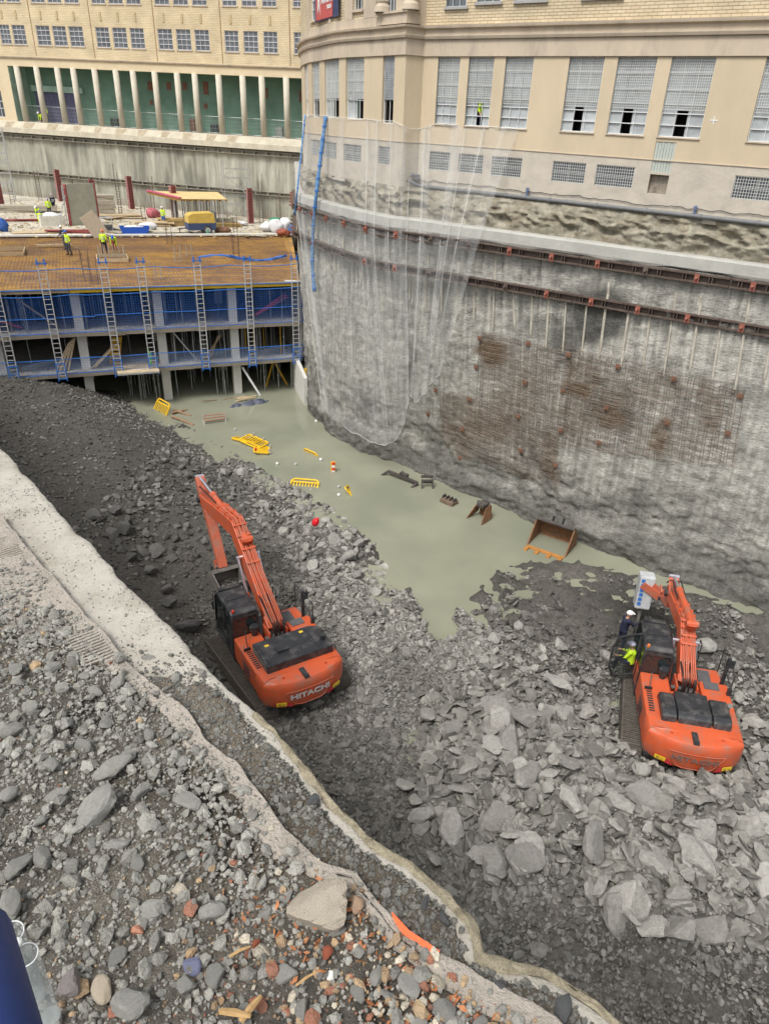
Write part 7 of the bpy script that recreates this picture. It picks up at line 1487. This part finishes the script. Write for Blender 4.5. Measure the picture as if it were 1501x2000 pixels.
    # red float on rocks
    p=at(616,1020,.95); mb=MB(); sph(mb,(0,0,0),.19,10,1.35,.9); mb.tube([(0,0,.2),(0,0,.33)],[.07,.06],8); o=mb.build('red_float',pm('float_red',(.75,.02,.03),rough=.35,var=.04,bump=.05),smooth=True); o.location=tuple(p); o.rotation_euler=(.5,.3,.4); tag(o,'bright red plastic float lying on the grey blocks','float')
    # excavator attachments
    RS=pm('attachment_rust',(.21,.105,.05),rough=.8,var=.35,scale=5,dirt=(.11,.085,.07),damt=.6,dscale=3); DS=pm('attachment_dark',(.075,.065,.06),rough=.7,var=.35,scale=6)
    def hold(name,px,py,label,yawpx):
        a=at(px,py,.2); b=at(yawpx[0],yawpx[1],.2); return empty(name,(a[0],a[1],.15),math.atan2(b[1]-a[1],b[0]-a[0]),label,'attachment')
    # big bucket: mouth towards the viewer
    e=hold('digging_bucket',1078,1062,'large rusty bucket with teeth lying open in the water by the rock wall',(1120,1076)); a_=[(-.05,1.15),(.25,1.05),(.55,.6),(.6,.1),(.3,-.25)]
    mb=MB(); 
    for (y0,z0),(y1,z1) in zip(a_[:-1],a_[1:]): mb.bar((0,y0*1.,z0),(0,y1,z1),2.0,.05,up=(0,z1-z0,-(y1-y0)))
    mb=MB(); P=a_+[(y+.05,z+.05) for y,z in a_[::-1]]; mb.prism(P,lambda y,z,x:(x,y,z),-.95,.95); mb.build('shell',RS,e)
    for sx in(-1,1): mb=MB(); mb.prism([(-.05,1.18),(.25,1.08),(.55,.6),(.6,.1),(.3,-.3),(-.95,-.25),(-.9,.0)],lambda y,z,x:(x,y,z),sx*.97-.03,sx*.97+.03); mb.build('side_plate',RS,e)
    mb=MB(); mb.tube([(-.98,.0,1.18),(.98,.0,1.18)],.09,10); 
    for x in(-.25,.25): mb.prism([(-.05,1.2),(.3,1.1),(.45,1.35),(.15,1.5)],lambda y,z,d:(x+d,y,z),-.04,.04)
    mb.build('mounting_ears',DS,e); mb=MB(); mb.bar((-.95,-1.0,.06),(.95,-1.0,.06),.28,.06)
    for x in(-.85,-.3,.3,.85): mb.prism([(-1.08,.12),(-1.08,.0),(-1.42,.06),(-1.4,.14)],lambda y,z,d:(x+d,y,z),-.09,.09)
    mb.build('toothed_lip',pm('bright_rust',(.42,.19,.05),rough=.8,var=.25),e)
    # trapezoid bucket seen from the side
    e=hold('trenching_bucket',938,1012,'narrow rusty bucket with flared sides half sunk in the water',(960,1022)); 
    for sx,nm in((-1,'side_plate'),(1,'side_plate')): mb=MB(); mb.prism([(-.1,.75),(.3,.85),(.35,.2),(-.75,-.15),(-.6,.05)],lambda y,z,x:(x+sx*.25*(1-z),y,z),sx*.25-.02,sx*.25+.02); mb.build(nm,RS,e)
    mb=MB(); mb.prism([(.3,.85),(.38,.8),(.45,-.1),(.35,-.1)],lambda y,z,x:(x,y,z),-.35,.35); mb.build('shell',RS,e); mb=MB(); mb.obox((0,.1,.85),(.22,0,0),(0,.3,0),(0,0,.1)); mb.tube([(-.3,0,.95),(.3,0,.95)],.08,8); mb.tube([(-.28,.3,.8),(.28,.3,.8)],.08,8); mb.build('quick_hitch',DS,e,bevel=.03)
    # grading beam, ripper, coupler
    e=hold('grading_beam',785,938,'long dark grading beam with bent ends lying in the water',(818,950)); mb=MB(); mb.bar((-1.0,0,.3),(1.05,0,.22),.16,.14); mb.bar((-1.0,0,.3),(-1.3,-.25,.0),.12,.12); mb.bar((1.05,0,.22),(.9,-.5,-.05),.12,.12); mb.build('beam',DS,e); mb=MB(); mb.obox((.1,.05,.42),(.25,0,0),(0,.1,0),(0,0,.09)); mb.tube([(-.1,-.1,.48),(-.1,.2,.48)],.07,8); mb.build('bracket',DS,e,bevel=.02)
    e=hold('fork_attachment',833,950,'small dark attachment with two tines standing in the water',(845,950)); mb=MB()
    for x in(-.3,.3): mb.bar((x,-.3,-.1),(x,-.1,.5),.08,.1)
    mb.build('tine',DS,e); mb=MB(); mb.bar((-.34,-.08,.45),(.34,-.08,.45),.12,.12); mb.bar((-.34,.1,.62),(.34,.1,.62),.14,.12); mb.bar((-.3,.0,.3),(.3,.0,.3),.06,.06); mb.build('cross_bars',DS,e,bevel=.01)
    e=hold('quick_coupler',876,982,'squat brown coupler plate lying in the water left of the flared bucket',(890,988)); mb=MB(); mb.obox((0,0,.15),(.42,0,0),(0,.28,0),(0,0,.12)); mb.build('plate',pm('brown_steel',(.17,.12,.085),var=.3),e,bevel=.03); mb=MB()
    for x in(-.36,-.12,.12,.36): mb.prism([(-.2,.2),(.2,.2),(.15,.42),(-.1,.42)],lambda y,z,d:(x+d,y,z),-.03,.03)
    mb.build('ear',DS,e)
    # yellow post and grey boards at the foot of the wall
    e=empty('timber_shutter_post',at(599,780,.1),0,'yellow and timber shutter post standing between building and grey wall','post'); p=at(599,785,.1); mb=MB(); mb.obox((p[0],p[1],1.),(.13,.03,0),(-.02,.08,0),(0,0,1.1)); mb.build('timber_board',pm('orange_timber',(.50,.31,.14),var=.2,stretch=(1,1,.3)),e,world=True); mb=MB(); mb.obox((p[0],p[1],2.3),(.12,.03,0),(-.02,.08,0),(0,0,.28)); mb.build('yellow_end',pm('prop_yellow',(.60,.36,.03)),e,world=True); mb=MB()
    for z in(.6,1.5): mb.obox((p[0],p[1],z),(.2,.05,0),(-.03,.1,0),(0,0,.05))
    mb.build('clamp',DS,e,world=True)
    p=at(611,806,.1); tag(MB().obox((p[0],p[1],.35),(.28,-.3,0),(.03,.03,0),(0,0,.45)).build('grey_shutter_board',pm('weathered_board',(.17,.15,.13),var=.3,stretch=(4,4,.5))),'dark weathered board standing in the water at the foot of the grey wall','board')
    p=np.array(SP(-.75,.6,0)); tag(MB().obox((p[0],p[1],3.4),(.02,.35,0),(.03,0,0),(0,0,1.)).build('grey_shutter_board',pm('weathered_board',(.17,.15,.13))),'tall weathered board beside the white downpipe on the frame corner','board')
water_things()
# ================================================================== debris nets hanging from the cream building
def big_net():
    NP=Fac([FW.M(q,0,.45)[:2] for q in np.arange(20,FW.S[-1]-2,.6)],1)
    m,t,b=newmat('white_net'); L=t.links.new; b.inputs['Base Color'].default_value=(.68,.69,.68,1); b.inputs['Roughness'].default_value=.9
    at_=N(t,'ShaderNodeAttribute',attribute_name='tint'); sp=N(t,'ShaderNodeSeparateColor'); L(at_.outputs['Color'],sp.inputs[0])
    tc=N(t,'ShaderNodeTexCoord'); nz=N(t,'ShaderNodeTexNoise',Scale=38.,Detail=2.); L(tc.outputs['Object'],nz.inputs['Vector']); mr=N(t,'ShaderNodeMapRange'); mr.inputs[1].default_value=.35; mr.inputs[2].default_value=.65; mr.inputs[3].default_value=.45; mr.inputs[4].default_value=1.5; L(nz.outputs[0],mr.inputs[0])
    ml=N(t,'ShaderNodeMath',operation='MULTIPLY',use_clamp=True); L(sp.outputs[0],ml.inputs[0]); L(mr.outputs[0],ml.inputs[1]); L(ml.outputs[0],b.inputs['Alpha'])
    def pl(P,u):   # point along polyline, u 0..1 by index
        x=u*(len(P)-1); i=min(int(x),len(P)-2); f=x-i; return np.array(P[i])*(1-f)+np.array(P[i+1])*f
    topP=[(592,226),(612,224),(662,229),(706,232),(746,236),(768,236),(800,252),(820,252),(852,241),(905,245),(960,248),(1012,252)]
    botP=[(628,800),(655,822),(700,850),(735,868),(765,866),(784,845),(797,792),(800,770),(812,785),(830,768),(845,745),(860,730)]
    midP=[(580,420),(605,440),(652,455),(700,470),(738,480),(762,487),(790,492),(810,497),(838,500),(868,490),(898,478),(938,462)]
    nu,nv=150,60; G=np.zeros((nu,nv,3)); A=np.zeros((nu,nv)); zt=17.95
    dtop=FR
    cols=[]
    for i in range(nu):
        u=i/(nu-1); T_,M_,B_=pl(topP,u),pl(midP,u),pl(botP,u)
        h=FR.hit(T_[0],T_[1],.03); 
        hm=NP.hit(M_[0],M_[1]); hb=NP.hit(B_[0],B_[1])
        p0=np.array(FR.M(h[0],h[1],.05)) if h else OO+ray(*T_)*47
        p1=np.array(NP.M(hm[0],hm[1])) if hm else OO+ray(*M_)*45
        p2=np.array(NP.M(hb[0],max(hb[1],.4))) if hb else OO+ray(*B_)*42
        for j in range(nv):
            v_=j/(nv-1); p=(p0*(1-v_*2.2)+p1*v_*2.2) if v_<1/2.2 else (p1*(1-(v_-1/2.2)*(2.2/1.2))+p2*(v_-1/2.2)*(2.2/1.2))
            w_=.10*math.sin(u*75+3*v_)*(.3+v_)+.08*float(vn(u*22,v_*3,0,4)); dr=-p[:2]/np.linalg.norm(p[:2]); G[i,j]=(p[0]+dr[0]*w_,p[1]+dr[1]*w_,p[2])
            fold=float(vn(u*58,v_*1.2,0,9)); A[i,j]=.11+.22*max(0,fold-.25)+(.08 if v_>.95 else 0)+(.15 if .52<u<.56 and v_>.5 else 0)
        for s0,wd,st in((.04,.018,.35),(.30,.008,.3),(.335,.02,.22),(.42,.006,.3),(.47,.006,.3),(.66,.006,.3),(.80,.025,.28),(.885,.006,.35),(.985,.02,.12),(.2,.005,.2)): 
            if abs(u-s0)<wd*1.2: A[i]+=st*.55*(1-abs(u-s0)/(wd*1.2))
    e=empty('debris_net',G[nu//2,0],0,'large white debris net hanging from the tall windows down over the grey wall','net'); Tn=np.repeat(A.reshape(-1)[:,None],3,1)
    npmesh('net_cloth',G.reshape(-1,3),gridfaces(nu,nv),m,Tn,smooth=True,parent=e,world=True)
    RP=pm('white_rope',(.66,.66,.62),bump=0,var=.05); mb=MB(); mb.tube([G[i,0] for i in range(0,nu,2)],.013,5); mb.build('edge_rope',RP,e,world=True)
    mb=MB()
    for s0,v0,v1 in((.305,0,.5),(.345,0,.95),(.44,0,.9),(.56,.2,1),(.67,0,.85),(.79,0,.75),(.83,.0,.8),(.89,0,.7),(.01,0,1)):
        i=int(s0*(nu-1)); pts=[G[i,j]-np.array([0,.03,0]) for j in range(int(v0*(nv-1)),int(v1*(nv-1))+1,2)]
        if len(pts)>2: mb.tube(pts,.010,4)
    mb.build('lacing_rope',RP,e,world=True,fix=False)
    mb=MB(); mb.tube([G[i,nv-1]+np.array([0,-.04,.03*math.sin(i)]) for i in range(18,nu,2)],[.018+.022*abs(math.sin(i*.3)) for i in range(18,nu,2)],7); mb.build('gathered_hem',pm('net_hem',(.33,.335,.32),var=.2,scale=6,bump=.6),e,world=True,smooth=True)
    # two rolled blue nets
    for pts,lb,w0 in(([(597,226),(590,262),(583,320),(577,375),(572,420)],'rolled blue net hanging at the far left edge of the cream building',.09),([(637,228),(631,262),(622,320),(614,380),(608,450),(607,520),(611,570)],'wide rolled blue net hanging over the cap beam and down the grey wall',.17)):
        P=[]; k=len(pts)
        for i in range(k*6-5):
            q=pl(pts,i/(k*6-6)); h=FR.hit(q[0],q[1],.08) if q[1]<300 else None
            hh=NP.hit(q[0],q[1]); a=np.array(FR.M(h[0],h[1],.12)) if (h and h[1]>14.4) else None; b_=np.array(NP.M(hh[0],hh[1],.1)) if hh else OO+ray(*q)*45
            P.append(b_ if a is None else a)
        j=next((i for i,p_ in enumerate(P) if p_[2]<14.3),0)
        for i in range(j): P[i]=P[0]*(1-i/j)+P[j]*(i/j)
        e=empty('rolled_net',P[0],0,lb,'net','blue rolled nets'); r=np.random.RandomState(3); BN=pm('rolled_blue',(.10,.25,.50),rough=.95,var=.6,scale=14,bump=1.,bscale=30,dirt=(.35,.42,.5),damt=.7,dscale=7)
        MB().tube(P,[w0*(.62+.12*float(vn(i*.9,0,0,5))) for i in range(len(P))],8).build('net_roll',BN,e,world=True,smooth=True)
        mb=MB(); 
        for i in range(2,len(P),3): mb.tube([P[i],P[i]+np.array([0,0,-.06])],w0*.8,8)
        mb.build('tie',BLUE,e,world=True)
big_net()
